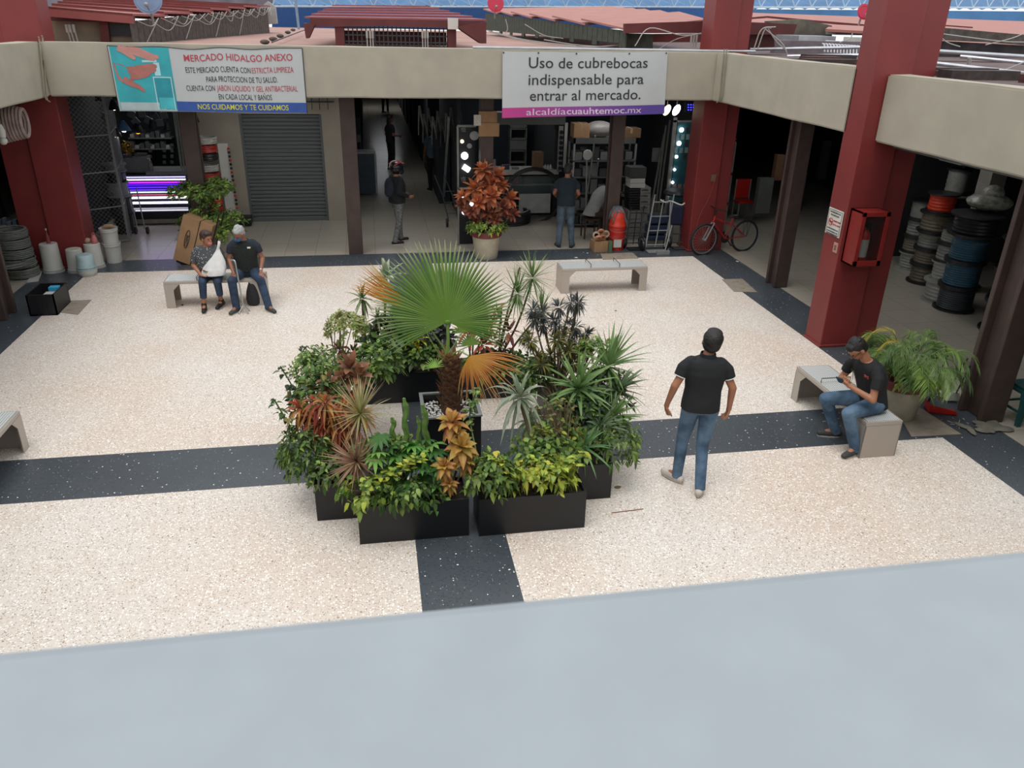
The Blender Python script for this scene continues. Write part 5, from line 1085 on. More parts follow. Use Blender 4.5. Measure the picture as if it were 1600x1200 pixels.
# long strips hanging at the shop's right jamb
for i in range(6):
    a = PY(270+i*3, 172+i*2, 18.3); b_ = PY(283+i*2.2, 262+((i*5) % 9)*2, 18.3); m = MB(); m.tube([a, b_], .014, 6)
    tag(m.build('plastic_strip', M('strip_grey', '6f7370', .5)), 'long pale plastic trunking strip hanging by the brown post', 'trunking', 'trunking strips by the brown post')
# drums by the gate
c = G(197, 366); c = V((c.x-.05, c.y+.2, 0))
for i, (r_, h_, mt, nm) in enumerate(((.22, .42, m_bpl, 'black drum at the bottom of the stack by the wire gate'), (.26, .36, M('dark_grey_reel', '33363a', .4), 'dark shiny reel second from the bottom by the wire gate'), (.24, .30, M('pale_grey_reel', '86888a', .5), 'pale grey reel in the stack by the wire gate'), (.20, .22, m_bpl, 'black drum near the top of the stack by the wire gate'), (.24, .16, m_gpl, 'grey coil on top of the stack by the wire gate'))):
    z0 = [0, .42, .78, 1.08, 1.30][i]; t = thing('cable_reel', nm, 'cable reel', c+V((0, 0, z0)), 'reels stacked by the wire gate')
    MB().lathe([(r_, 0), (r_, .03), (r_*.82, .035), (r_*.82, h_-.035), (r_, h_-.03), (r_, h_), (.001, h_)], 24, c+V((0, 0, z0))).build('drum', mt, t)
t = thing('hand_truck', 'small hand truck leaning beside the reels', 'hand truck', c+V((.35, -.1, 0))); m = MB(); m.tube([c+V((.30, -.2, .1)), c+V((.22, .0, .95))], .014, 6); m.tube([c+V((.45, -.2, .1)), c+V((.37, .0, .95))], .014, 6); m.build('frame', m_lgrey, t)
for s_ in (.26, .50): MB().lathe([(.08, -.02), (.08, .02), (.001, .02)], 16, c+V((s_, -.2, .08)), Matrix.Rotation(PI/2, 3, 'Y')).build('wheel', m_bpl, t)
# leaning cardboard box on hand truck behind the couple
a = G(283, 418); b_ = V((a.x+.05, a.y+.15, 0)); Rm = Matrix.Translation(b_) @ Matrix.Rotation(R(20), 4, 'Y') @ Matrix.Rotation(R(-12), 4, 'Z')
t = thing('cardboard_box', 'tall cardboard box with a dark oval print, tilted behind the bench', 'box', b_); MB().box(-.25, .32, 0, .38, .03, .92, mat=Rm).build('carton', m_card, t, bevel=.005)
m = MB(); m.tube([Rm @ V((-.08+.04*math.cos(k*PI/8), -.004, .50+.18*math.sin(k*PI/8))) for k in range(16)], .006, 4, closed=True); m.build('printed_mark', m_bpl, t)
tx = text('printed_letters', 'COSME', (0, 0, 0), .07, m_bpl, None, rot=(0, 0, 0), extr=.002); tx.data.transform(Rm @ Matrix.Translation((-.055, -.004, .36)) @ Matrix.Rotation(-PI/2, 4, 'Y') @ Matrix.Rotation(PI/2, 4, 'X')); tx.parent = t; tx.matrix_parent_inverse = Matrix.Translation(-wl(t))
MB().box(.075, .09, -.003, .382, .03, .922, mat=Rm).build('seam', m_bpl, t)
t = thing('hand_truck', 'dark hand truck under the tilted cardboard box', 'hand truck', b_+V((.45, .1, 0))); m = MB(); m.box(-.2, .35, .05, .35, -.02, .02, mat=Rm); m.tube([Rm @ V((.36, .08, 0)), Rm @ V((.36, .08, 1.15))], .014, 6); m.tube([Rm @ V((.36, .32, 0)), Rm @ V((.36, .32, 1.15))], .014, 6); m.build('frame', m_bpl, t)
MB().lathe([(.09, -.02), (.09, .02), (.001, .02)], 18, b_+V((.50, .05, .09)), Matrix.Rotation(PI/2, 3, 'X')).build('wheel', m_bpl, t)
# coils rack right of post
mw = M('white_cable', 'a5a49c', .6); mr = M('red_cable', 'a3291f', .5); mo = M('orange_cable', 'b84a28', .5)
for i, (y, mt, lb) in enumerate(((330, mr, 'red cable coil at the bottom of the pile behind the ficus'), (318, mo, 'orange cable coil low in the pile behind the ficus'), (305, mw, 'white cable coil with a label in the pile behind the ficus'), (277, mr, 'red cable coil halfway up the pile behind the ficus'), (264, mw, 'white cable coil above the red one behind the ficus'), (247, m_bpl, 'black cable coil in the upper pile behind the ficus'), (234, mr, 'dark red cable coil near the top behind the ficus'), (221, mw, 'white cable coil on top of the pile behind the ficus'))):
    c = PY(331-(330-y)*.10-2, y, 18.2); coil(lb, (c.x, c.y+.1, c.z-.05), .24, 4, mt, group='cable coils piled behind the ficus', thick=.02, turns=1)
t = thing('plug_display', 'tall white display stand hung with plugs, left of the shutter', 'display stand', PY(352, 335, 18.3)); m = MB(); r_ = pbx(m, 347, 225, 362, 340, 18.3, .12); m.build('panel', m_wpl, t)
for k in range(16): q = PY(357+k*.9, 232+k*6.2, 18.28); m = MB(); m.ell(q, (.03, .03, .03), 8, 6); m.build('plug', m_bpl if k % 3 else m_red2, t)
pbox('floor_box', 'low dark box at the foot of the wall left of the shutter', 'box', 372, 340, 392, 352, 18.35, .3, m_bpl)
# hooks on shutter wall
for i, x in enumerate((487, 499, 512)): c = PY(x, 162, 18.7); m = MB(); m.tube([c+V((0, 0, .12)), c+V((0, -.02, -.12)), c+V((0, -.05, -.10))], .008, 5); tag(m.build('wall_hook', m_bpl), 'black metal hook hanging above the shutter, right of the left banner', 'hook', 'hooks above the shutter')
m = MB(); pbx(m, 478, 158, 522, 160, 18.72, .03); tag(m.build('hook_rail', m_dgrey), 'dark rail with hooks above the closed shutter', 'rail')
# ---- aisle
t = thing('display_cabinet', 'dark blue cabinet with a pale frame in the aisle behind the helmeted person', 'cabinet', PY(570, 300, 21.5)); m = MB(); r_ = pbx(m, 552, 240, 586, 303, 21.5, .5); m.build('door', M('dark_blue_panel', '14303f', .4), t); m = MB(); m.box(r_[0], r_[1]+.04, 21.46, 21.9, r_[3], r_[3]+.05); m.box(r_[1], r_[1]+.05, 21.46, 21.9, r_[2], r_[3]); m.build('frame', m_lgrey, t)
for i in range(9):
    Y = 23+i*3.2; x_ = -.60; m = MB(); m.box(x_, x_+.35, Y, Y+1.6, 0, 1.2+.8*((i*5) % 4)/3); tag(m.build('goods_rack', m_dwall), 'dark rack of goods along the left side of the aisle', 'rack', 'racks along the left of the aisle')
for i in range(9):
    Y = 20.5+i*3.4; m = MB(); m.box(1.70, 1.99, Y, Y+2.2, 0, 1.8+.8*((i*3) % 4)/3); tag(m.build('goods_rack', m_dwall2), 'dark rack of goods along the right side of the aisle', 'rack', 'racks along the right of the aisle')
for i in range(10):
    c = PY(655+i*7, 165+(i*13) % 22, 19.2+.3*(i % 3)); m = MB(); [m.tube([c+V((.02*math.cos(j), .02*math.sin(j), 0)), c+V((.07*math.cos(j*2.1), .05*math.sin(j*1.7), -.45-.1*(j % 3)))], .012, 5) for j in range(7)]
    tag(m.build('hanging_bundle', M('bundle_grey', '55564f', .8, noise_amt=.3)), 'grey bundle of cables hanging at the right of the aisle mouth', 'cable bundle', 'cable bundles hanging over the aisle')
a, b_ = G(693, 316), PY(703, 186, 18.6); b_ = V((b_.x, 18.9, b_.z)); m = MB(); m.tube([V((a.x, a.y, 0)), b_], .035, 4); tag(m.build('long_board', m_lgrey), 'long pale board leaning in the aisle left of the lamp board', 'board')
a = G(708, 354); t = thing('hand_truck', 'black folding hand truck left of the lamp board', 'hand truck', a); m = MB()
for dx in (-.1, .12): m.tube([a+V((dx, 0, .12)), a+V((dx-.12, .1, .7)), a+V((dx-.30, .12, 1.15))], .013, 6)
for z_ in (.3, .55, .8): m.tube([a+V((-.12-.1*z_, .05, z_)), a+V((.12-.1*z_, .05, z_))], .01, 5)
m.build('frame', m_dgrey, t)
for dx in (-.14, .16): w_ = MB(); w_.lathe([(.05, -.02), (.10, -.025), (.10, .025), (.05, .02)], 18, a+V((dx, -.02, .10)), Matrix.Rotation(PI/2, 3, 'Y') @ Matrix.Rotation(PI/2, 3, 'Z')); w_.build('wheel', m_bpl, t)
# lamp board
YB_ = 16.35
t = thing('lamp_display_board', 'black display board with glowing round lamps behind the orange croton', 'display board', PY(730, 392, YB_)); m = MB(); r_ = pbx(m, 717, 197, 742, 391, YB_, .06); m.build('panel', m_bpl, t)
m = MB(); X0, X1, Z0, Z1 = r_
for zz in (Z0, (Z0+Z1)*.5-.02, Z1): m.box(X0-.02, X1+.02, YB_-.02, YB_+.05, zz-.02, zz+.02)
m.box(X0-.03, X0, YB_-.02, YB_+.05, Z0, Z1); m.build('frame', m_lgrey, t)
for (x, y, r2, col, s_) in ((722, 221, .035, 'fff2b0', 2.5), (733.5, 228, .05, '8a8c8a', 0), (741, 212, .09, '9a9c9a', 0), (726, 243.5, .07, 'f4fbff', 5), (723, 308, .02, 'ffffff', 4), (737, 319, .04, 'ffffff', 4), (725, 332, .04, 'ffffff', 4)):
    c = PY(x, y, YB_-.02); MB().lathe([(r2, -.012), (r2, .012), (.001, .014)], 22, c, Matrix.Rotation(PI/2, 3, 'X')).build('round_lamp', E('panel_'+col, col, s_) if s_ else M('off_lamp', 'a5a6a4', .4), t, smooth=False)
a, b_ = PY(724, 260, YB_-.02), PY(733, 266, YB_-.02); m = MB(); m.tube([a, b_], .055, 14); m.build('oval_lamp', E('panel_oval', 'ffffff', 5), t)
for y in (206, 283): text('brand_letters', 'YÉE', PY(720, y, YB_-.012), .11, M('pale_letter', '8f9290', .5), t, width=.10, extr=.002)
# cardboard wrapped round the post
t = thing('cardboard_wrap', 'torn brown cardboard taped round the post above the orange croton', 'cardboard', (2.27, 15.8, 2.3)); m = MB(); z1_ = PY(750, 174, 15.8).z; z0_ = PY(750, 213, 15.8).z; m.box(2.10, 2.46, 15.79, 15.81, z0_, z1_); m.box(2.12, 2.5, 15.77, 15.79, z0_, z0_+.25); m.build('card', m_card, t)
m = MB(); q = PY(746, 188, 15.76); m.box(q.x-.07, q.x+.07, 15.765, 15.77, q.z-.10, q.z+.10); m.build('printed_label', M('printed_label', 'b5b1a8', .7, noise_amt=.5, scale=60), t)
# ---- counter shop
YC = 18.7
pbox('roller_shutter_box', 'rolled-up grey shutter above the counter shop', 'shutter', 761, 176, 884, 195, YC, .3, M('shut_box', '585b58', .6))

t = thing('glass_showcase', 'glass-fronted shop counter with a long white top behind the orange croton', 'showcase', PY(820, 330, YC+.1)); m = MB(); pbx(m, 766, 275, 872, 340, YC+.3, .3); m.build('body', m_dwall2, t); m = MB(); pbx(m, 764, 266, 873, 273, YC, .6); m.build('counter_top', M('white_counter', 'a5a39a', .4), t); m = MB(); pbx(m, 766, 288, 872, 290, YC+.05, .3); m.build('shelf', m_lgrey, t); m = MB(); pbx(m, 766, 275, 872, 303, YC+.03, .01); m.build('glass', M('dark_glass', '6a7a78', .08, alpha=.25), t)
pbox('goods_box', 'red and blue goods box inside the showcase', 'box', 800, 277, 810, 287, YC+.08, .2, M('red_blue_box', '7a2a34', .5)); pbox('goods_box', 'purple goods box beside the red one in the showcase', 'box', 811, 277, 816, 287, YC+.08, .2, M('purple_box', '4a3a58', .5))
pbox('white_board', 'large white rectangular board standing below the counter', 'panel', 811, 303, 860, 333, YC-.12, .06, M('white_panel', '9d9d98', .5))
c = PY(833, 303, YC-.25)
t = thing('hose_coil', 'big upright ring of black hose in front of the counter', 'hose', c); m = MB()
for j in range(3): rr = .72-.03*j; m.tube([c+V((rr*math.cos(2*PI*i/40), -.03*j, rr*.92*math.sin(2*PI*i/40)-.05)) for i in range(40)], .016, 6, closed=True)
m.build('hose', m_bpl, t, smooth=True)
c = G(800, 352); coil('flat coil of black cable on the floor right of the orange croton', (c.x, c.y+.35, .01), .48, 7, m_bpl, thick=.022, turns=2); coil('smaller coil of black and white cable on top of the flat one', (c.x+.02, c.y+.35, .29), .42, 1, mw, thick=.012, turns=1)
t = thing('white_shelf_tower', 'narrow white shelf tower on the back wall of the counter shop', 'shelf', PY(808, 260, 21.2)); m = MB(); X0, X1, Z0, Z1 = pbx(MB(), 796, 197, 822, 254, 21.2, .3)
m.box(X0, X0+.03, 21.1, 21.4, Z0-.3, Z1); m.box(X1-.03, X1, 21.1, 21.4, Z0-.3, Z1); [m.box(X0, X1, 21.1, 21.4, z_, z_+.03) for z_ in (Z0, Z0+.3, Z0+.6, Z0+.9, Z1)]; m.box(X0, X1, 21.12, 21.14, Z0+.35, Z0+.6); m.box(X0, X1, 21.12, 21.14, Z0+.85, Z1); m.build('frame', M('shelf_white', '6d6f6a', .6), t)
pbox('carton', 'upright brown carton standing on the counter', 'box', 834, 238, 849, 267, YC+.1, .25, m_card2)
for i, x in enumerate((852, 856, 860)): c = PY(x, 267, YC+.15); m = MB(); m.lathe([(.03, 0), (.03, .10), (.015, .13), (.015, .15), (.001, .15)], 12, c); tag(m.build('small_bottle', m_wpl, smooth=True), 'small white bottle on the counter beside the brown carton', 'bottle', 'white bottles on the counter')
for i, (x, y, w_, hh, mt) in enumerate(((762, 252, 8, 14, m_dgrey), (772, 262, 6, 12, m_gpl), (779, 266, 7, 5, m_wpl), (790, 266, 12, 8, M('dark_blue_box', '1e2a44', .5)), (806, 266, 10, 4, m_gpl), (822, 267, 10, 2, m_wpl))): pbox('counter_item', ('dark box', 'grey spray can', 'white packet', 'dark blue tray', 'grey box', 'white paper pad')[i]+' on the white counter', 'counter item', x-w_/2, y-hh, x+w_/2, y, YC+.12, .15, mt)
t = thing('lamp_strip_board', 'pale vertical board of dark round sockets at the counter\'s right end', 'display board', PY(876, 230, YC)); m = MB(); X0, X1, Z0, Z1 = pbx(m, 872, 197, 879, 268, YC, .04); m.build('panel', M('pale_board', '8b8c85', .6), t)
for k in range(8): MB().lathe([(.045, -.02), (.045, .02), (.001, .02)], 14, (X0+.06, YC-.02, Z0+.08+k*(Z1-Z0-.1)/8), Matrix.Rotation(PI/2, 3, 'X')).build('socket', m_bpl, t)
pbox('white_tube', 'white vertical tube light housing beside the socket board', 'tube', 881.5, 192, 886, 262, YC-.05, .04, m_wpl)
# ---- grey shelving
YH = 17.6
t = thing('shelving_unit', 'grey metal shelving packed with clear bins behind the brown post', 'shelving', PY(940, 375, YH)); m = MB(); X0, X1, _, Z1 = pbx(MB(), 893, 216, 990, 372, YH, .5)
for x in (X0, X1-.04): m.box(x, x+.04, YH, YH+.04, 0, Z1); m.box(x, x+.04, YH+.46, YH+.5, 0, Z1)
m.build('upright', m_lgrey, t)
zs = [.06, .42, .78, 1.14, 1.50, Z1-.12]
for z_ in zs: MB().box(X0, X1, YH, YH+.5, z_, z_+(.03 if z_ < Z1-.2 else .12)).build('shelf', M('shelf_grey', '5d5f5b', .5, .3), t)
m_bin = M('clear_bin', '6c6f6c', .3); m_bind = M('dark_bin', '3a3d3e', .4)
for i, z_ in enumerate(zs[:-1]):
    for k in range(7):
        xx = X0+.06+k*(X1-X0-.1)/7; hh = .18+.06*((i*3+k) % 3); m = MB(); m.box(xx, xx+(X1-X0)/7-.05, YH+.05, YH+.4, z_+.03, z_+.03+hh)
        tag(m.build('storage_bin', m_bin if (i+k) % 3 else m_bind, bevel=.008), 'storage bin of small parts on the grey shelving behind the post', 'bin', 'bins on the grey shelving')
c = PY(906, 214, YH+.2); carton('brown carton on top of the grey shelving', c.x-.18, c.x+.18, YH+.05, YH+.4, Z1, Z1+.30)
c = PY(985, 208, YH+.2); carton('worn open carton on top of the shelving, right of the post', c.x-.25, c.x+.2, YH+.05, YH+.4, Z1, Z1+.20, mat=m_card2)
c = PY(938, 205, YH+.1); t = thing('plastic_sack', 'translucent plastic sack slumped on top of the shelving behind the post', 'sack', c); m = MB(); m.ell(V((c.x, YH+.2, Z1+.17)), (.34, .2, .18), 16, 10); m.ell(V((c.x+.35, YH-.02, Z1-.10)), (.10, .08, .36), 12, 10); m.build('sack', M('translucent_sack', '8a8480', .4, bump=.8), t, smooth=True)
for i, (xa, ya, xb, yb) in enumerate(((911, 352, 930, 212), (915, 360, 917, 250), (927, 335, 935, 248))):
    a = G(xa, ya); b_ = PY(xb, yb, 17.3); m = MB(); m.tube([V((a.x, a.y, 0)), b_], .018, 8); t = tag(m.build('metal_pole', m_lgrey), ('tall', 'middle', 'short')[i]+' metal pole leaning against the grey shelving', 'pole', 'poles leaning on the grey shelving')
c = PY(918, 242, 17.2); t = thing('round_reflector', 'round white disc on top of the middle pole', 'disc', c); MB().lathe([(.10, -.02), (.11, 0), (.10, .02), (.001, .025)], 20, c, Matrix.Rotation(PI/2, 3, 'X')).build('disc', m_wpl, t)
# boxes right of shelving
YX = 16.6
for i in range(2): pbox('tool_box', ('lower', 'upper')[1-i]+' of two white boxes with black trim right of the shelving', 'box', 985, 279+i*7.5, 1008, 286+i*7.5, YX, .35, m_wpl, 'white boxes on the black cases')
pbox('grey_bundle', 'dark grey wrapped bundle on top of the white boxes', 'bundle', 984, 262, 1010, 278, YX, .35, M('grey_wrap', '3c3e3a', .7, bump=.6))
for i in range(9): pbox('black_case', 'black flat case in the stack under the white boxes', 'case', 983, 295+i*3.9, 1000, 298+i*3.9, YX, .35, m_bpl, 'black cases stacked beside the cartons')
for i in range(9):
    o = pbox('white_carton', ('topmost', 'second', 'third', 'fourth', 'fifth', 'sixth', 'seventh', 'eighth', 'lowest')[i]+' white carton counted down the stack behind the hand truck', 'box', 1001-i*.4, 293+i*9, 1017-i*.6, 301.5+i*9, YX+.02, .4, M('white_card', '84827b', .7), 'white cartons in the tall stack')
    if i < 5: text('printed_letters', 'LAMPARA', PY(1002-i*.4, 299+i*9, YX+.01), .07, m_bpl, o, width=.16, extr=.002)
for i in range(4): pbox('white_carton', ('topmost', 'upper middle', 'lower middle', 'lowest')[i]+' pale carton standing behind the bars of the hand truck', 'box', 981-i, 330+i*13, 1001-i*.8, 342+i*13, YX-.1, .4, M('white_card', '84827b', .7), 'pale cartons behind the hand truck')
def handtruck(lab, px, py, px2, py2, Y, w_, mat, wheels=True):
    a = PY(px, py, Y); a.z = .08; b_ = PY(px2, py2, Y+.25); t = thing('hand_truck', lab, 'hand truck', (a.x+w_/2, a.y, 0)); m = MB()
    for dx in (0, w_): m.tube([a+V((dx, 0, 0)), b_+V((dx, 0, 0)), b_+V((dx+.05, .1, .08))], .016, 6)
    for f in (.05, .35, .65, .95): p = a.lerp(b_, f); m.tube([p, p+V((w_, 0, 0))], .013, 5)
    p = a.lerp(b_, .0); m.tube([a+V((w_*.5, 0, 0)), b_+V((w_*.5, 0, 0))], .012, 5); m.box(a.x, a.x+w_, a.y-.22, a.y, .01, .03); m.build('frame', mat, t)
    if wheels:
        for dx in (-.05, w_+.05): w2 = MB(); w2.lathe([(.06, -.03), (.11, -.03), (.12, 0), (.11, .03), (.06, .03), (.001, .03)], 18, a+V((dx, .05, .04)), Matrix.Rotation(PI/2, 3, 'Y')); w2.build('wheel', m_bpl, t)
    return t
handtruck('black hand truck in front of the pale cartons', 979, 384, 985, 330, 15.75, .28, m_bpl)
pbox('yellow_box', 'small yellow box on top of the grey cloth by the post', 'box', 959, 327, 971, 334, 16.3, .2, M('mustard_box', '8a7a30', .6))
# red buckets
c = V((5.03, 15.72, 0)); m_redb = M('red_bucket', 'b5281e', .4, noise_amt=.1); gname = 'red buckets stacked by the brown post'
bucket('red bucket with a white label at the bottom of the red stack', c, inv=False, h=.34, mat=m_redb, group=gname, r0=.15, r1=.17)
o = MB().box(c.x-.11, c.x+.06, c.y-.172, c.y-.160, .08, .24).build('white_label', m_wpl); tag(o, 'white label on the lowest red bucket', 'label')
bucket('red bucket in the middle of the red stack', c+V((0, 0, .25)), inv=False, h=.24, mat=m_redb, group=gname, r0=.155, r1=.17)
t = thing('bucket', 'bright orange-red bucket turned upside down on the stack', 'bucket', c+V((0, 0, .50)), gname); MB().lathe([(.185, 0), (.185, .03), (.17, .05), (.165, .14), (.14, .27), (.10, .34), (.001, .36)], 26, c+V((0, 0, .5))).build('shell', M('orange_red', 'c23420', .35), t, smooth=True)
t = thing('cloth', 'grey cloth draped over the upturned red bucket', 'cloth', c+V((.02, 0, .86))); m = MB(); N = 14
g = [[V((c.x-.16+.34*i/N+.015*math.sin(j), c.y-.13+.3*j/N, .88-.9*max(0, abs(i/N-.45)-.22)**1.0*(1.0+.3*math.sin(j*1.3))-.25*max(0, .3-j/N)+.012*math.sin(i*2+j))) for j in range(N+1)] for i in range(N+1)]
m.add([p for r in g for p in r], [(i*(N+1)+j, (i+1)*(N+1)+j, (i+1)*(N+1)+j+1, i*(N+1)+j+1) for i in range(N) for j in range(N)]); o = m.build('fabric', M('grey_rag', '63676a', .9), t, smooth=True); s_ = o.modifiers.new('s', 'SOLIDIFY'); s_.thickness = .012
# carton with tape rolls
c = V((4.62, 15.50, 0)); carton('open brown carton of tape rolls at the foot of the post', c.x-.14, c.x+.16, c.y, c.y+.3, 0, .22, rot=.1)
for i, (dx, z_) in enumerate(((-.10, .36), (.12, .37), (0, .42), (.05, .30), (-.05, .30))):
    q = c+V((dx, .02+.04*(i % 2), z_)); m = MB(); m.lathe([(.045, -.02), (.075, -.02), (.075, .02), (.045, .02), (.045, -.02)], 20, q, Matrix.Rotation(PI/2+.2*i, 3, 'X')); tag(m.build('tape_roll', M('tape_cream', 'b59c84', .5) if i < 2 else M('tape_orange', 'b07a5c', .5)), ('left cream tape roll facing out of the carton', 'right cream tape roll facing out of the carton', 'peach tape roll on top of the heap in the carton', 'peach tape roll low on the right in the carton', 'peach tape roll low on the left in the carton')[i], 'tape roll', 'tape rolls in the carton')
m = MB(); m.box(4.80, 4.88, 15.5, 15.6, 0, .22); tag(m.build('green_box', M('green_box', '4a6848', .6)), 'small upright green box between the carton and the red buckets', 'box')
# trolleys with blue goods
handtruck('grey aluminium hand truck left of the red column', 1008, 392, 1022, 312, 15.5, .42, m_lgrey)
handtruck('dark folding trolley right beside the red column', 1048, 392, 1052, 335, 15.7, .35, m_dgrey)
for i, (x0, y0, x1, y1) in enumerate(((1018, 338, 1046, 350), (1014, 352, 1046, 366), (1012, 368, 1042, 376), (1048, 322, 1068, 352))): pbox('blue_bundle', ('upper', 'middle', 'lower', 'tall right')[i]+' dark blue bundle strapped on the trolleys by the red column', 'bundle', x0, y0, x1, y1, 15.75+.02*i, .3, M('dark_blue_bag', '18243c', .7, bump=.6), 'blue bundles on the trolleys', bevel=.03)
a = G(1038, 397); t = thing('floor_squeegee', 'grey T-shaped floor squeegee leaning on the trolleys', 'squeegee', a); m = MB(); tp = PY(1050, 352, a.y+.12); m.tube([a+V((0, 0, .03)), tp], .014, 8); m.build('handle', m_lgrey, t); MB().box(a.x-.17, a.x+.10, a.y-.04, a.y+.04, 0, .07).build('blade', m_lgrey, t)
a = G(1044, 392); t = thing('trolley_handle', 'tall pole with a white crossbar handle standing by the trolleys', 'pole', a); m = MB(); tp = PY(1048, 314, a.y+.1); m.tube([a, tp], .018, 8); m.build('pole', m_lgrey, t); m = MB(); m.tube(curve_pts([PY(1032, 312, a.y), PY(1040, 316, a.y), tp, PY(1064, 320, a.y), PY(1070, 317, a.y)], 4), .014, 6); m.build('crossbar', m_wpl, t)
m = MB(); c = PY(1058, 304, 16.3); m.lathe([(.28, 0), (.30, .04), (.26, .10), (.001, .10)], 22, c); tag(m.build('basket', m_bpl), 'dark flat basket above the trolleys', 'basket')
# teal lamp board
YT = 17.2
t = thing('lamp_display_board', 'teal display board of lit and unlit lamps left of the red column', 'display board', PY(1060, 320, YT)); m = MB(); X0, X1, Z0, Z1 = pbx(m, 1053, 191, 1096, 316, YT, .05); m.build('panel', m_teal, t); m = MB(); m.box(X0-.10, X0-.03, YT-.02, YT+.04, 0, Z1+.1); m.box(X0-.1, X1, YT-.02, YT+.04, Z1, Z1+.04); m.build('frame', m_lgrey, t)
for i, (x, y, r2) in enumerate(((1065, 203, .05), (1061, 224, .05), (1057, 245, .035), (1054, 265, .03), (1051, 285, .03), (1048, 304, .03))): c = PY(x, y, YT-.04); MB().ell(c, (r2, .03, r2)).build('lit_lamp', E('board_lamp', 'ffffff', 5), t, smooth=True)
m_sam = M('pale_sample', '7d9a9c', .5)
for j, y in enumerate((214, 235, 292, 303)):
    for k in range(4): x = 1059-j*2.4+k*8; m = MB(); pbx(m, x-2.4, y-4, x+2.4, y+4, YT-.02, .03); m.build('lamp_sample', m_sam if j < 2 else M('pink_sample', '8f7470', .5), t)
for j, y in enumerate((203, 224, 245)):
    for k in range(2): x = 1074-j*2+k*8; m = MB(); pbx(m, x-2, y-4, x+2, y+4, YT-.02, .03); m.build('lamp_sample', m_sam if k else m_dgrey, t)
for i, (x, col, s_, r2) in enumerate(((1042, 'ffeeb0', 2.5, .12), (1057, 'ffffff', 6, .12))): c = PY(x, 172, 16.8); t = thing('ceiling_lamp', ('warm yellow', 'bright white')[i]+' round lamp lit under the beam at the end of the second banner', 'lamp', c); m = MB(); m.ell(c, (.07, .06, r2), 14, 10, Matrix.Rotation(.5, 3, 'Y')); m.build('diffuser', E('ceil_'+col, col, s_), t, smooth=True); MB().tube([c+V((0, 0, .1)), V((c.x, c.y, ZB))], .01, 6).build('stem', m_lgrey, t)
t = thing('led_sign', 'small blue LED sign lit next to the red column under the beam', 'sign', PY(1080, 166, 17)); m = MB(); pbx(m, 1070, 160, 1090, 176, 17.0, .04); m.build('panel', m_bpl, t); m = MB(); [pbx(m, x, y, x+1.5, y+1.5, 16.98, .01) for x in (1075, 1079, 1083) for y in (163, 167, 171)]; m.build('led_dots', E('blue_led', '3a3aff', 3), t)
for i, (xa, ya, xb, yb) in enumerate(((1025, 312, 1041, 196), (1030, 312, 1047, 188), (1020, 300, 1038, 210))): a = PY(xa, ya, 17.6); a.z = max(0, a.z-.3); m = MB(); m.tube([a, PY(xb, yb, 18.2)], .025, 6); tag(m.build('long_tube', M('dull_tube', '4f4f48', .6)), 'long dull tube leaning left of the teal lamp board', 'tube', 'long tubes beside the teal board')
pbox('white_notice', 'pale rectangular notice on the dark wall left of the teal board', 'notice', 1019, 231, 1033, 253, 18.4, .02, M('dull_white', '6f716e', .6))
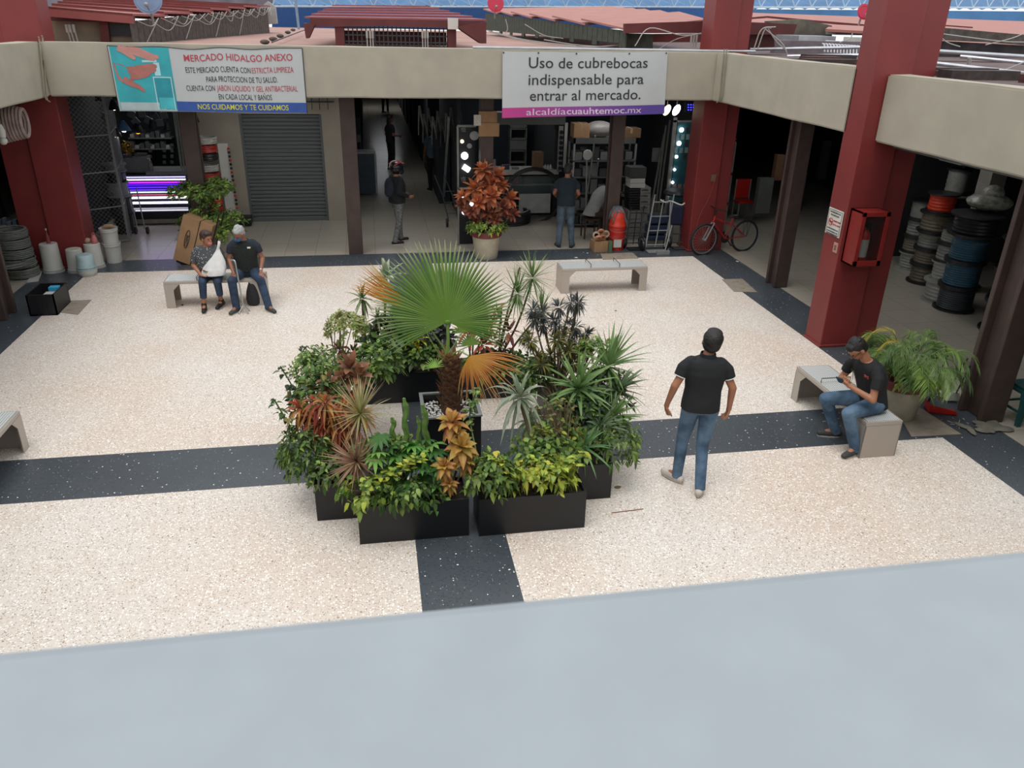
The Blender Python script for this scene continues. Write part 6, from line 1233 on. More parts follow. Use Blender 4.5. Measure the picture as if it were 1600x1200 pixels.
# ---- bicycle
def bicycle():
    f_, r_ = G(1103, 401), G(1163, 396); f_ = V((6.72, 15.10, 0)); r_ = V((7.62, 15.30, 0)); ax = (r_-f_).normalized(); r_ = f_+ax*1.02; up = V((0, 0, 1)); W = .32
    t = thing('bicycle', 'red and black bicycle with a rear rack leaning by the red column', 'bicycle', (f_+r_)/2)
    def P(u, z, s=0): return f_+ax*u+up*z+ax.cross(up)*s
    for c, nm in ((P(0, W), 'front_wheel'), (P(1.02, W), 'rear_wheel')):
        m = MB(); m.tube([c+ax*W*math.cos(a)+up*W*math.sin(a) for a in [2*PI*k/36 for k in range(36)]], .024, 8, closed=True); o = m.build(nm, M('tyre_rubber', '16161a', .8), t, smooth=True)
        m = MB(); m.tube([c+ax*(W-.03)*math.cos(a)+up*(W-.03)*math.sin(a) for a in [2*PI*k/36 for k in range(36)]], .008, 6, closed=True); m.build('rim', m_lgrey, o)
        m = MB(); [m.tube([c+ax*.03*math.cos(a+1), c+ax*(W-.03)*math.cos(a)+up*(W-.03)*math.sin(a)], .0018, 3, caps=False) for a in [2*PI*k/24 for k in range(24)]]; m.tube([c-ax.cross(up)*.05, c+ax.cross(up)*.05], .02, 8); m.build('spokes', m_lgrey, o)
    mf = M('bike_red', '9a1f22', .35); m = MB(); hd, hb = P(.20, .80), P(.17, .66); bb_ = P(.52, .30); st = P(.66, .74)
    m.tube([hd, hb], .022, 8); m.tube([hb, bb_], .022, 8); m.tube([P(.20, .74), P(.62, .60)], .02, 8); m.tube([bb_, st], .016, 8)
    for s in (-.04, .04): m.tube([bb_+ax.cross(up)*s*.5, P(1.02, W, s)], .010, 6); m.tube([P(.63, .62, s*.5), P(1.02, W, s)], .010, 6)
    m.build('frame', mf, t, smooth=True)
    m = MB(); [m.tube([hb+ax.cross(up)*s, P(0, W, s)], .014, 6) for s in (-.045, .045)]; m.tube([hb+ax.cross(up)*.045, hb-ax.cross(up)*.045], .014, 6); m.build('fork', m_lgrey, t, smooth=True)
    m = MB(); m.tube([hd, P(.22, .92)], .014, 8); m.tube(curve_pts([P(.26, .95, -.30), P(.22, .95, -.12), P(.18, .93, 0), P(.22, .95, .12), P(.26, .95, .30)], 5), .012, 8); m.build('handlebar', m_bpl, t, smooth=True)
    m = MB(); m.ell(st+up*.03+ax*.02, (.13, .06, .03), 14, 8, Matrix.Rotation(math.atan2(ax.y, ax.x), 3, 'Z')); m.build('saddle', m_bpl, t, smooth=True)
    m = MB(); [m.tube([P(.72, .70, s), P(1.22, .72, s)], .008, 6) for s in (-.06, 0, .06)]; [m.tube([P(1.0+.1*k, .70, s), P(1.02, W, s)], .006, 5) for s in (-.06, .06) for k in (0, 1)]; m.tube([P(1.22, .72, -.06), P(1.22, .72, .06)], .008, 6); m.build('rear_rack', m_bpl, t)
    m = MB(); m.lathe([(.02, -.005), (.09, -.005), (.09, .005), (.02, .005)], 20, bb_-ax.cross(up)*.0, Matrix.Rotation(PI/2, 3, 'X')); [m.tube([bb_+ax.cross(up)*s*.06, bb_+ax.cross(up)*s*.06+(ax*.12-up*.12)*s], .009, 6) for s in (-1, 1)]; [m.box(-.04, .04, -.03, .03, -.01, .01, mat=Matrix.Translation(bb_+ax.cross(up)*s*.10+(ax*.12-up*.12)*s)) for s in (-1, 1)]; m.build('pedals', m_bpl, t)
bicycle()
t = thing('white_frame_door', 'narrow pale metal-framed door panel behind the bicycle', 'door', (7.72, 16.6, 0)); m = MB(); X_ = 7.72
for y_ in (16.35, 16.95): m.box(X_-.02, X_+.02, y_, y_+.06, 0, 2.15)
for z_ in (.1, .75, 1.4, 2.1): m.box(X_-.02, X_+.02, 16.35, 17.0, z_, z_+.06)
m.build('frame', m_lgrey, t); MB().box(X_-.006, X_+.006, 16.4, 16.98, .1, 2.1).build('glass', m_dgrey, t)
# column fittings
c = PY(1115, 278, 15.365); t = thing('power_outlet', 'small pale outlet on the red column above the bicycle', 'outlet', c); MB().box(c.x-.05, c.x+.05, 15.36, 15.38, c.z-.07, c.z+.07).build('plate', m_card2, t); m = MB(); m.tube(curve_pts([c+V((.02, -.02, -.03)), c+V((-.05, -.04, -.35)), c+V((-.22, -.05, -.75)), c+V((-.28, -.05, -1.1))], 6), .004, 5); m.build('cord', M('orange_cord', '8a4a38', .6), t)
# extinguisher cabinet on near right column (south face), sign on its west face
def xsign():
    x = 6.495
    zt, zb = PX(1310, 328, x).z, PX(1302, 368, x).z; ya, yb = 10.40, 10.03
    t = thing('no_smoking_sign', 'white notice with a red no-smoking circle on the red column', 'sign', (x, (ya+yb)/2, zb)); MB().box(x-.012, x-.002, yb, ya, zb, zt).build('board', M('sign_white', 'c9c7bf', .5), t)
    m = MB(); X = x-.014
    for zz in (zt-.02, zb+.02): m.box(X-.001, X+.002, yb+.02, ya-.02, zz-.003, zz+.003)
    for yy in (yb+.02, ya-.02): m.box(X-.001, X+.002, yy-.003, yy+.003, zb+.02, zt-.02)
    m.build('border_line', m_dgrey, t)
    cz = zt-.19; cy_ = ya-.10; m = MB(); m.tube([(X, cy_+.05*math.cos(k*PI/12), cz+.05*math.sin(k*PI/12)) for k in range(24)], .006, 5, closed=True); m.tube([(X, cy_+.035, cz+.035), (X, cy_-.035, cz-.035)], .006, 5); m.build('red_circle', m_red2, t)
    m = MB(); m.box(X-.002, X+.002, cy_-.035, cy_+.035, cz-.007, cz+.007); m.build('cigarette', m_bpl, t)
    def tx(s, y, z, h, w, mat): 
        o = text('lettering', s, (0, 0, 0), h, mat, None, rot=(0, 0, 0), width=w, extr=.001); o.data.transform(Matrix.Translation((X-.001, y, z)) @ Matrix.Rotation(-PI/2, 4, 'Z') @ Matrix.Rotation(PI/2, 4, 'X')); o.parent = t; o.matrix_parent_inverse = Matrix.Translation(-wl(t))
    tx('ESTE ESTABLECIMIENTO ES UN', ya-.05, zt-.06, .028, .27, m_dgrey); tx('ESPACIO LIBRE DE HUMO', ya-.07, zt-.10, .028, .22, m_dgrey)
    tx('PROHIBIDO FUMAR', ya-.165, zt-.175, .034, .18, m_red2); tx('EN ESTA AREA', ya-.165, zt-.225, .034, .18, m_red2)
    for k in range(3): tx('EN CASO DE INCUMPLIMIENTO LLAME', ya-.04, zt-.29-.04*k, .024, .28, m_dgrey)
xsign()
c = PX(1306, 387, 6.495); MB_ = MB().box(6.484, 6.498, c.y-.05, c.y+.05, c.z-.07, c.z+.07); t = thing('light_switch', 'small pale switch plate below the notice on the red column', 'switch', c); MB_.build('plate', M('peach_plate', 'b08478', .5), t); [MB().box(6.478, 6.486, c.y-.02, c.y+.02, c.z-.035+.04*k, c.z-.005+.04*k).build('rocker', m_card2, t) for k in (0, 1)]
ys = 9.99; zt, zb = PY(1365, 331, ys-.25).z, PY(1345, 415, ys-.25).z
t = thing('extinguisher_cabinet', 'red steel cabinet with a glass door fixed to the red column', 'cabinet', (6.78, ys-.12, zb)); X0, X1 = 6.56, 6.98; mrd = M('cabinet_red', '7d221e', .4, noise_amt=.1); m = MB()
m.box(X0, X1, ys-.03, ys, zb, zt); m.box(X0, X0+.02, ys-.28, ys, zb, zt); m.box(X1-.02, X1, ys-.28, ys, zb, zt); m.box(X0, X1, ys-.28, ys, zb, zb+.02); m.box(X0, X1, ys-.28, ys, zt-.02, zt); m.build('case', mrd, t)
m = MB(); w_ = .06; m.box(X0, X1, ys-.30, ys-.28, zb, zb+w_+.02); m.box(X0, X1, ys-.30, ys-.28, zt-w_, zt); m.box(X0, X0+w_, ys-.30, ys-.28, zb, zt); m.box(X1-w_, X1, ys-.30, ys-.28, zb, zt); m.build('door', mrd, t, bevel=.004); MB().box(X0+w_, X1-w_, ys-.291, ys-.287, zb+w_, zt-w_).build('glass', M('cabinet_glass', '222a2c', .05, alpha=.25), t)
c = V(((X0+X1)/2-.02, ys-.15, zb+.03)); t = thing('fire_extinguisher', 'fire extinguisher with a white label inside the red cabinet', 'fire extinguisher', c); MB().lathe([(.07, 0), (.075, .02), (.075, .38), (.05, .44), (.02, .46), (.02, .50), (.001, .50)], 20, c).build('cylinder', m_red2, t, smooth=True); MB().lathe([(.0765, .08), (.0765, .33)], 20, c).build('label', m_wpl, t); m = MB(); m.box(c.x-.03, c.x+.03, c.y-.07, c.y+.02, c.z+.50, c.z+.54); m.tube([c+V((0, 0, .52)), c+V((.06, 0, .54)), c+V((.09, 0, .3))], .012, 6); m.build('valve', m_bpl, t)
# security lamp under beam
c = PX(1411, 262, 7.55); t = thing('security_lamp', 'white twin floodlight mounted under the near right beam', 'lamp', c); m = MB(); m.ell(c+V((-.08, 0, .05)), (.07, .07, .07)); m.tube([c+V((-.05, 0, .03)), c+V((.05, 0, -.03))], .05, 12); m.tube([c, V((c.x, c.y, ZB))], .01, 6); m.build('head', m_wpl, t, smooth=True)
# ---- spool stacks in the right shop
mspool = {k: M('spool_'+k, v, .4, noise_amt=.15, scale=14) for k, v in dict(brown='5a5142', white='8b8b84', clear='7a7c74', orange='c2381e', blue='2f4f60', dark='33383c', black='15161a', tan='6a6252').items()}
def spool(lab, c, r, h, kind, ridged=False, group='cable spools stacked in the right shop', square=False):
    c = V(c); t = thing('cable_spool', lab, 'cable spool', c, group); n_ = 10 if ridged else 5
    prof = [(r*.80, .03)]+sum([[(r*.84, .03+(h-.06)*(k+.5)/n_), (r*.80, .03+(h-.06)*(k+1)/n_)] for k in range(n_)], [])
    MB().lathe(prof, 24, c).build('cable', mspool[kind], t, smooth=True)
    for z_ in (0, h-.03):
        m = MB()
        if square: m.box(c.x-r*1.1, c.x+r*1.1, c.y-r*1.1, c.y+r*1.1, c.z+z_, c.z+z_+.03)
        else: m.lathe([(.001, 0), (r, 0), (r, .03), (.001, .03)], 26, c+V((0, 0, z_)))
        m.build('flange', m_bpl if kind != 'white' else mspool['white'], t)
def stack(nm, px, py, r, items):
    g = G(px, py); c = V((g.x+.05, g.y+r*.9, 0)); z_ = 0
    for i, (k, h, *rest) in enumerate(items):
        spool('%s cable spool, %s the %s stack in the right shop' % ({'brown': 'dull brown', 'white': 'white', 'clear': 'pale shiny', 'orange': 'bright orange', 'blue': 'dark blue', 'dark': 'dark grey', 'black': 'black', 'tan': 'tan'}[k], 'at the bottom of' if i == 0 else ('topmost of' if i == len(items)-1 else ('number two up in' if i == 1 else ('number three up in' if i == 2 else 'number four up in'))), nm), (c.x, c.y, z_), r if not rest else rest[0], h, k, k in ('blue', 'dark')); z_ += h
    return c, z_
stack('brown', 1452, 447, .30, [('brown', .36), ('tan', .30), ('clear', .32), ('tan', .36, .33), ('orange', .34, .27)])
stack('rearmost', 1430, 424, .27, [('white', .34), ('tan', .32), ('clear', .34), ('clear', .36)])
stack('white-based', 1477, 476, .27, [('white', .38, .32), ('white', .34), ('clear', .32), ('clear', .28, .26)])
stack('blue', 1503, 491, .33, [('dark', .42), ('blue', .44), ('blue', .44), ('black', .34, .40)])
stack('edge', 1592, 530, .40, [('dark', .5), ('dark', .5), ('black', .5)])
c = PX(1558, 362, 10.2); t = thing('plastic_sack', 'clear plastic-wrapped bundle on top of the blue spool stack', 'sack', c); m = MB(); m.ell(V((10.12, 11.6, 1.78)), (.36, .34, .14), 18, 10); m.ell(V((10.15, 11.6, 1.92)), (.18, .16, .14), 14, 8); m.build('wrap', M('clear_wrap', '8a897c', .25, bump=.9, noise_amt=.35, scale=14), t, smooth=True)
t = thing('reel_rack', 'tall rack post with square boards holding grey spools in the right shop', 'rack', (10.9, 13.3, 0)); m = MB(); m.box(10.85, 10.95, 13.25, 13.35, 0, ZB); m.build('post', m_dgrey, t)
for z_ in (1.55, 2.15, 2.6): MB().box(10.5, 11.15, 12.95, 13.55, z_, z_+.03).build('board', m_lgrey, t)
spool('pale grey spool between the two upper boards of the rack', (10.72, 13.2, 1.60), .22, .45, 'clear'); spool('pale grey spool on the top board of the rack', (10.72, 13.2, 2.19), .18, .38, 'clear')
t = MB(); t.box(10.55, 10.85, 12.2, 12.5, 0, ZB); struct(t.build('pillar_shop', M('shop_pillar', '77736a', .8)), 'pale square pillar inside the right shop')
for i, (x, y, w_, hh, mt) in enumerate(((1218, 262, 12, 40, M('hats_tan', '6a4c34', .8)), (1195, 306, 22, 55, M('poster_grey', '5c605c', .6)), (1250, 300, 14, 60, m_dgrey), (1290, 250, 10, 60, m_dwall))):
    pbox('shop_goods', ('tan round goods hanging by the post in the side shop', 'pale poster board standing in the side shop behind the bicycle', 'dark machine standing deep in the side shop', 'dark rack deep in the side shop')[i], ('goods', 'poster board', 'machine', 'rack')[i], x-w_/2, y-hh/2, x+w_/2, y+hh/2, 17.5 if i < 2 else 19, .15, mt)
t = thing('red_chair', 'small red chair with pale posts behind the bicycle', 'chair', G(1163, 345)); g = G(1163, 345); m = MB(); m.box(g.x-.2, g.x+.2, g.y, g.y+.35, .42, .46); m.box(g.x-.18, g.x+.18, g.y+.33, g.y+.37, .5, .95); m.build('seat', m_red2, t)
for a in (-.19, .19):
    for b_ in (.02, .33): MB().tube([g+V((a, b_, 0)), g+V((a, b_, .95 if b_ > .1 else .44))], .015, 6).build('leg', m_lgrey, t)
# racks of goods filling dark depths on right
for i in range(8):
    y_ = (3.2+i*1.62 if i < 7 else 15.0); m = MB(); m.box(12.6, 13.2, y_, y_+1.3, 0, 1.2+.5*(i % 3)); tag(m.build('goods_rack', m_dwall), 'dark rack of goods along the back wall of the right shops', 'rack', 'racks at the back of the right shops')
# ---- near right: green stool, brooms, dustpan, rag
c = V((7.80, 7.50, 0)); t = thing('plastic_stool', 'dark green plastic stool beyond the near brown post', 'stool', c); m_gr = M('green_plastic', '1f4a48', .4)
m = MB(); m.box(c.x-.17, c.x+.17, c.y-.17, c.y+.17, .43, .46); m.box(c.x-.19, c.x+.19, c.y-.19, c.y+.19, .38, .43); m.build('seat', m_gr, t, bevel=.012)
for a in (-1, 1):
    for b_ in (-1, 1): p0_, p1_ = c+V((a*.21, b_*.21, 0)), c+V((a*.15, b_*.15, .40)); mm = MB(); mm.tube([p0_, p0_.lerp(p1_, .6), p1_], [.035, .045, .065], 4); mm.build('leg', m_gr, t)
m = MB(); [m.tube([c+V((a*.19, -.19, z_)), c+V((a*.19, .19, z_))], .016, 4) for a in (-1, 1) for z_ in (.16,)]; [m.tube([c+V((-.19, a*.19, z_)), c+V((.19, a*.19, z_))], .016, 4) for a in (-1, 1) for z_ in (.16,)]; m.build('stretcher', m_gr, t)
c = G(1470, 646); t = thing('dustpan', 'red dustpan with an upright black handle by the near post', 'dustpan', c); m = MB(); m.prism([c+V((-.16, .02, .01)), c+V((.16, -.10, .01)), c+V((.20, .04, .01)), c+V((-.10, .20, .01))], (0, 0, .012)); m.prism([c+V((-.16, .02, .01)), c+V((-.10, .20, .01)), c+V((-.10, .20, .12)), c+V((-.16, .02, .12))], (.012, 0, 0)); m.prism([c+V((-.16, .02, .01)), c+V((.16, -.10, .01)), c+V((.13, -.09, .06)), c+V((-.16, .02, .12))], (0, .012, 0)); m.build('pan', m_red2, t)
m = MB(); m.tube([c+V((-.12, .12, .1)), PY(1482, 552, 7.95)], .013, 8); m.build('handle', m_bpl, t)
for i, (xa, ya, xb, yb) in enumerate(((1478, 622, 1512, 560), (1490, 628, 1516, 572))):
    a = G(xa, ya); tp = PY(xb, yb, 7.75); t = thing('broom', ('grey-handled', 'black-handled')[i]+' broom with a white head leaning on the near brown post', 'broom', a); MB().tube([a+V((0, 0, .12)), tp], .010, 8).build('handle', m_bpl if i else m_dgrey, t)
    m = MB(); m.prism([a+V((-.12, 0, .02)), a+V((.08, -.04, .02)), a+V((.03, -.02, .14)), a+V((-.05, 0, .14))], (.02, .06, 0)); m.build('brush_head', m_wpl, t, bevel=.008)
c = G(1535, 672); m = MB(); [m.ell(c+V((rnd.uniform(-.3, .3), rnd.uniform(-.05, .12), .02)), (rnd.uniform(.08, .14), rnd.uniform(.04, .08), .022), 10, 6, Matrix.Rotation(rnd.uniform(0, 3), 3, 'Z')) for _ in range(14)]; tag(m.build('floor_cloth', M('dirty_cloth', '6a675c', .95, bump=.8, noise_amt=.3), smooth=True), 'crumpled dirty grey cloth wrapped round the near post base', 'cloth')
c = G(1497, 665); m = MB(); [m.tube([c+V((0, 0, .01)), c+V((rnd.uniform(-.12, .12), rnd.uniform(-.12, .12), .01))], .003, 4) for _ in range(9)]; tag(m.build('string_tangle', m_wpl), 'tangle of white string on the floor by the dustpan', 'string')
m = MB(); c = G(1508, 622); m.lathe([(.05, 0), (.045, .12), (.001, .12)], 14, c+V((0, -.03, .0))); tag(m.build('white_cup', m_wpl, smooth=True), 'white cup lying near the brooms', 'cup')
# litter
for i, (x, y, lab, cat, col, sz) in enumerate(((965, 762, 'small curled dry leaf on the terrazzo right of the planters', 'leaf', '7a6440', .04), (1205, 963, None, None, None, 0), (1152, 409, 'scrap of white paper on the dark border left of the bicycle wheel', 'paper', 'c8c8c0', .04), (900, 403, 'scrap of white paper behind the empty bench', 'paper', 'c8c8c0', .04), (918, 396, 'tiny white scrap on the dark border near the counter man', 'paper', 'c8c8c0', .025), (285, 477, 'small dark crumpled scrap beside the couple\'s bench', 'scrap', '2a2622', .03), (962, 486, 'thin dry twig tip on the terrazzo in front of the empty bench', 'twig', '6a5a48', .02))):
    if not lab: continue
    c = G(x, y); m = MB(); m.ell(c+V((0, 0, .008)), (sz, sz*.6, .008), 8, 5, Matrix.Rotation(i, 3, 'Z')); tag(m.build('litter_'+cat, M('litter_'+col, col, .9)), lab, cat)
c = G(980, 800); m = MB(); m.tube([c+V((-.16, 0, .006)), c+V((.0, .01, .006)), c+V((.17, .02, .008))], .004, 4); tag(m.build('dry_twig', M('twig_brown', '8a6440', .9)), 'long dry reddish twig on the floor right of the planters', 'twig')
# ---- unseen fill lamps added under the ceilings to brighten walkways and shops
def batten(x, y, e, L_=1.2, lab='', rot=0):
    t = thing('added_fill_lamp', lab, 'lamp', (x, y, ZB-.06), 'unseen battens added to brighten the market interior'); MB().box(x-L_/2, x+L_/2, y-.05, y+.05, ZB-.03, ZB+.02).build('housing', m_wpl, t); MB().box(x-L_/2, x+L_/2, y-.02, y+.02, ZB-.06, ZB-.03).build('tube', E('fill_tube', 'f4f6ff', 2), t)
    ld = bpy.data.lights.new('fill_light', 'AREA'); ld.shape = 'RECTANGLE'; ld.size = L_; ld.size_y = .1; ld.energy = e*.75; ld.color = (.95, .97, 1); lo = bpy.data.objects.new('fill_light', ld); COL.objects.link(lo); lo.location = (x, y, ZB-.08)
for (x, y, e) in ((-4.9, 19.8, 10), (3.2, 20.0, 8), (.9, 17.3, 16), (-2.2, 17.3, 14), (5.2, 17.2, 10), (5.8, 19.6, 5), (.8, 24, 8), (.8, 44, 26), (9.2, 12.6, 12), (9.5, 8.5, 12), (9.0, 16.4, 8), (-7.8, 16.5, 8), (-7.8, 11, 8)): batten(x, y, e, lab='unseen white batten added on the ceiling to brighten the covered walkways and shops')
# ================= BANNERS, CABLES, ROOFS =================
def banner(name, lab, quad, Y, mats, paint, cat='banner', sag=.03):
    """quad: pixel corners TL TR BR BL measured on the beam face; gently wavy cloth"""
    t = thing(name, lab, cat, PY(quad[3][0], quad[3][1], Y)); P = [PY(x, y, Y) for x, y in quad]
    def at(u, v, off=0):
        p = P[0].lerp(P[1], u).lerp(P[3].lerp(P[2], u), v); p.z -= sag*math.sin(PI*u)*(1-v)*(.6+.4*math.sin(u*19))
        return p+V((0, -.02-off-.014*math.sin(u*9+v*2)-.008*math.sin(u*23+1), 0))
    return t, at
def patch(at, u0, u1, v0, v1, off=0, nu=30, nv=6):
    m = MB(); g = [at(u0+(u1-u0)*i/nu, v0+(v1-v0)*j/nv, off) for i in range(nu+1) for j in range(nv+1)]
    m.add(g, [(i*(nv+1)+j, i*(nv+1)+j+1, (i+1)*(nv+1)+j+1, (i+1)*(nv+1)+j) for i in range(nu) for j in range(nv)]); return m
from mathutils.geometry import tessellate_polygon
def poly_on(at, pts, off=.004, strokes=()):
    m = MB(); tr_ = tessellate_polygon([[V((u, v, 0)) for u, v in pts]]); m.add([at(u, v, off) for u, v in pts], [tuple(t_) for t_ in tr_])
    for j, (sp, w0, w1) in enumerate(strokes):
        sp = curve_pts([V((u*3.1, v, 0)) for u, v in sp], 4); N = len(sp); L_, R_2 = [], []
        for i, p in enumerate(sp):
            d = (sp[min(i+1, N-1)]-sp[max(0, i-1)]).normalized(); s_ = V((-d.y, d.x, 0)); w = w0+(w1-w0)*i/(N-1); w *= (1 if i < N-1 else .45)
            L_.append(at((p.x-s_.x*w)/3.1, p.y-s_.y*w, off+.0012*(j+1))); R_2.append(at((p.x+s_.x*w)/3.1, p.y+s_.y*w, off+.0012*(j+1)))
        m.add(L_+R_2, [(i, i+1, N+i+1, N+i) for i in range(N-1)])
    return m
def lettering(t, at, s, u0, u1, v, h, mat, W, H, align=None, bold=0, name='lettering', shear=0):
    """text baseline at v, cap height h (share of the banner height), wrapped on the cloth"""
    o = text(name, s, (0, 0, 0), 1.0, mat, None, rot=(0, 0, 0), extr=0, bold=bold, shear=shear)
    xs = [q.co.x for q in o.data.vertices]; ys_ = [q.co.y for q in o.data.vertices]; cap = .70
    for q in o.data.vertices: q.co = at(u0+(u1-u0)*(q.co.x-min(xs))/(max(xs)-min(xs)), v-h*q.co.y/cap, .007)
    o.parent = t; o.matrix_parent_inverse = Matrix.Translation(-wl(t)); return o
YBN = YB-.01
m_bw = M('banner_white', 'b7bab9', .6, noise_amt=.03, scale=3)
# left banner
t, at = banner('health_banner', 'large printed banner headed MERCADO HIDALGO ANEXO with a hand washing picture', [(168, 71), (472, 75), (480, 177), (188, 173)], YBN, None, None, sag=.045)
o = patch(at, 0, 1, 0, 1).build('cloth', m_bw, t, smooth=True); 
mt_teal = M('banner_teal', '35a0a8', .6, noise_amt=.15, scale=3); patch(at, .008, .305, .01, .99, .003, 14, 6).build('picture_ground', mt_teal, t, smooth=True)
patch(at, .012, .30, .86, .985, .005, 10, 2).build('picture_light_band', M('banner_pale', 'a9b8b8', .6), t)
mh = M('banner_hand', 'a86a60', .6, noise_amt=.15, scale=8); mh2 = M('banner_hand_light', 'b98278', .6)
poly_on(at, [(.012, .26), (.05, .27), (.09, .33), (.115, .36), (.125, .44), (.10, .52), (.06, .56), (.025, .52)], .005, [([(.08, .36), (.13, .33), (.19, .30), (.232, .30)], .05, .035), ([(.09, .42), (.14, .40), (.19, .37), (.225, .34)], .05, .035), ([(.09, .46), (.13, .45), (.165, .43), (.19, .40)], .045, .03), ([(.05, .50), (.09, .57), (.125, .62), (.148, .69)], .055, .022)]).build('lower_hand', mh, t)
poly_on(at, [(.045, .0), (.12, .0), (.16, .04), (.14, .09), (.09, .07)], .005, [([(.10, .04), (.16, .07), (.21, .14), (.25, .165)], .06, .03), ([(.07, .03), (.11, .06), (.15, .11), (.20, .17), (.23, .19)], .05, .03), ([(.05, .02), (.08, .07), (.105, .13), (.13, .18)], .05, .03)]).build('upper_hand', mh2, t)
mb1 = M('bottle_teal', '2a8f9c', .6); mb2 = M('bottle_outline', 'a4cdd0', .6)
patch(at, .205, .300, .46, .97, .005, 6, 6).build('bottle', mb1, t); patch(at, .215, .245, .24, .44, .0055, 3, 3).build('pump', mb2, t); patch(at, .20, .206, .46, .97, .0065, 1, 6).build('outline_left', mb2, t); patch(at, .29, .296, .46, .97, .0065, 1, 6).build('outline_right', mb2, t); patch(at, .20, .295, .455, .475, .0065, 6, 1).build('outline_top', mb2, t); patch(at, .16, .235, .20, .235, .0065, 4, 1).build('nozzle', mb2, t); patch(at, .215, .29, .78, .96, .0062, 4, 3).build('gel_level', M('gel_light', '46b4bc', .6), t)
patch(at, .302, .998, .835, .995, .004, 30, 2).build('blue_band', M('banner_blue', '2f4f96', .6), t, smooth=True)
mred_t = M('print_red', 'b03a48', .6, noise_amt=0); mblk_t = M('print_black', '24262a', .6, noise_amt=0); myel = M('print_yellow', 'c6c23a', .6, noise_amt=0)
W_ = 0
lettering(t, at, 'MERCADO HIDALGO ANEXO', .375, .945, .19, .105, mred_t, 0, 0, bold=.006)
lettering(t, at, 'ESTE MERCADO CUENTA CON ', .375, .715, .37, .088, mblk_t, 0, 0, bold=.0); lettering(t, at, 'ESTRICTA LIMPIEZA', .722, .945, .37, .088, mred_t, 0, 0, bold=.0)
lettering(t, at, 'PARA PROTECCION DE TU SALUD.', .475, .855, .52, .088, mblk_t, 0, 0, bold=.0)
lettering(t, at, 'CUENTA CON ', .365, .515, .66, .088, mblk_t, 0, 0, bold=.0); lettering(t, at, 'JABON LIQUIDO Y GEL ANTIBACTERIAL', .525, .958, .66, .088, mred_t, 0, 0, bold=.0)
lettering(t, at, 'EN CADA LOCAL Y BAÑOS', .53, .815, .795, .088, mblk_t, 0, 0, bold=.0)
lettering(t, at, 'NOS CUIDAMOS Y TE CUIDAMOS', .41, .90, .955, .085, myel, 0, 0, bold=.010)
m = MB(); m.tube([at(k/30, 0) for k in range(31)], .008, 5); m.tube([at(1, k/6) for k in range(7)], .008, 5); m.tube([at(0, k/6) for k in range(7)], .006, 5); m.build('hem_cord', m_dgrey, t)
# right banner
t, at = banner('face_mask_banner', 'white banner reading Uso de cubrebocas indispensable para entrar al mercado', [(785, 80), (1043, 81), (1038, 178), (784, 184)], YBN, None, None, sag=.015)
patch(at, 0, 1, 0, .846, 0, 30, 6).build('cloth', m_bw, t, smooth=True)
cols_ = ['b83a80', 'ac3a84', '9c3c88', '8a3f8c', '7a4090', '684292', '5c4292', '534290']
m_grad, n, l, b = newmat('magenta_to_violet_print'); at_ = n.new('ShaderNodeAttribute'); at_.attribute_name = 'tint'; l.new(at_.outputs['Color'], b.inputs['Base Color']); b.inputs['Roughness'].default_value = .6
m = patch(at, 0, 1, .845, 1, 0, 40, 3); cc_ = [srgb(x) for x in cols_]; m.c = []
for i in range(41):
    f = i/40*7; k = min(6, int(f)); c = tuple(a*(1-(f-k))+b2*(f-k) for a, b2 in zip(cc_[k], cc_[k+1])); m.c += [c]*4
m.build('colour_band', m_grad, t, smooth=True)
mdk = M('print_charcoal', '2c2e33', .6, noise_amt=0)
lettering(t, at, 'Uso de cubrebocas', .155, .875, .245, .165, mdk, 0, 0, bold=.004); lettering(t, at, 'indispensable para', .155, .855, .50, .165, mdk, 0, 0, bold=.004); lettering(t, at, 'entrar al mercado.', .165, .840, .745, .165, mdk, 0, 0, bold=.004)
mpl = M('print_pale', 'd0bccf', .6, noise_amt=0); lettering(t, at, 'alcaldía', .145, .385, .970, .105, mpl, 0, 0, bold=0); lettering(t, at, 'cuauhtemoc.', .39, .76, .970, .105, mpl, 0, 0, bold=.012); lettering(t, at, 'mx', .765, .85, .970, .105, mpl, 0, 0, bold=0)
for u in (.005, .21, .44, .76, .99): c = at(u, .02, .01); MB().lathe([(.012, -.004), (.016, 0), (.012, .004), (.001, .004)], 10, c, Matrix.Rotation(PI/2, 3, 'X')).build('eyelet', m_dgrey, t)
# conduit pipes on the beams
m_pipe = M('galvanised_pipe', 'b9bcc0', .3, .7)
def pipe(lab, pts, r_, mat=None, name='conduit_pipe', cat='pipe', group='galvanised conduits along the beam tops'):
    m = MB(); m.tube(pts, r_, 8); tag(m.build(name, mat or m_pipe, smooth=True), lab, cat, group)
pipe('thin silver conduit along the top of the rear beam', [V((1.9, YB+.12, ZT+.02)), V((7.3, YB+.14, ZT+.03))], .022)
def wire(pts, r_=.008, col='8f8d88'): return None
# vertical conduits on beam corner
for i, (x0, y0, x1, y1) in enumerate(((1135, 84, 1128, 152), (1131, 84, 1124, 154), (67, 64, 73, 152), (62, 66, 70, 150))):
    m = MB(); a, b_ = (PX(x0, y0, XR-.03), PX(x1, y1, XR-.03)) if i < 2 else (PX(x0, y0, XL+.03), PX(x1, y1, XL+.03)); m.tube(curve_pts([a+V((0, 0, .08)), a, a.lerp(b_, .5)+V((0, .0, .0)), b_, b_+V((.0, .1, -.08))], 4), .012, 6)
    tag(m.build('loose_cable', M('beige_cable', '857f6c', .7), smooth=True), ('right pale cable down the right beam corner', 'left pale cable down the right beam corner', 'right cable down the left beam corner', 'left cable down the left beam corner')[i], 'cable', 'cables down the beam corners')
m = MB(); m.tube([PX(1408-28, 120, 6.68), PX(1380, 121, 6.68)], .001, 4)
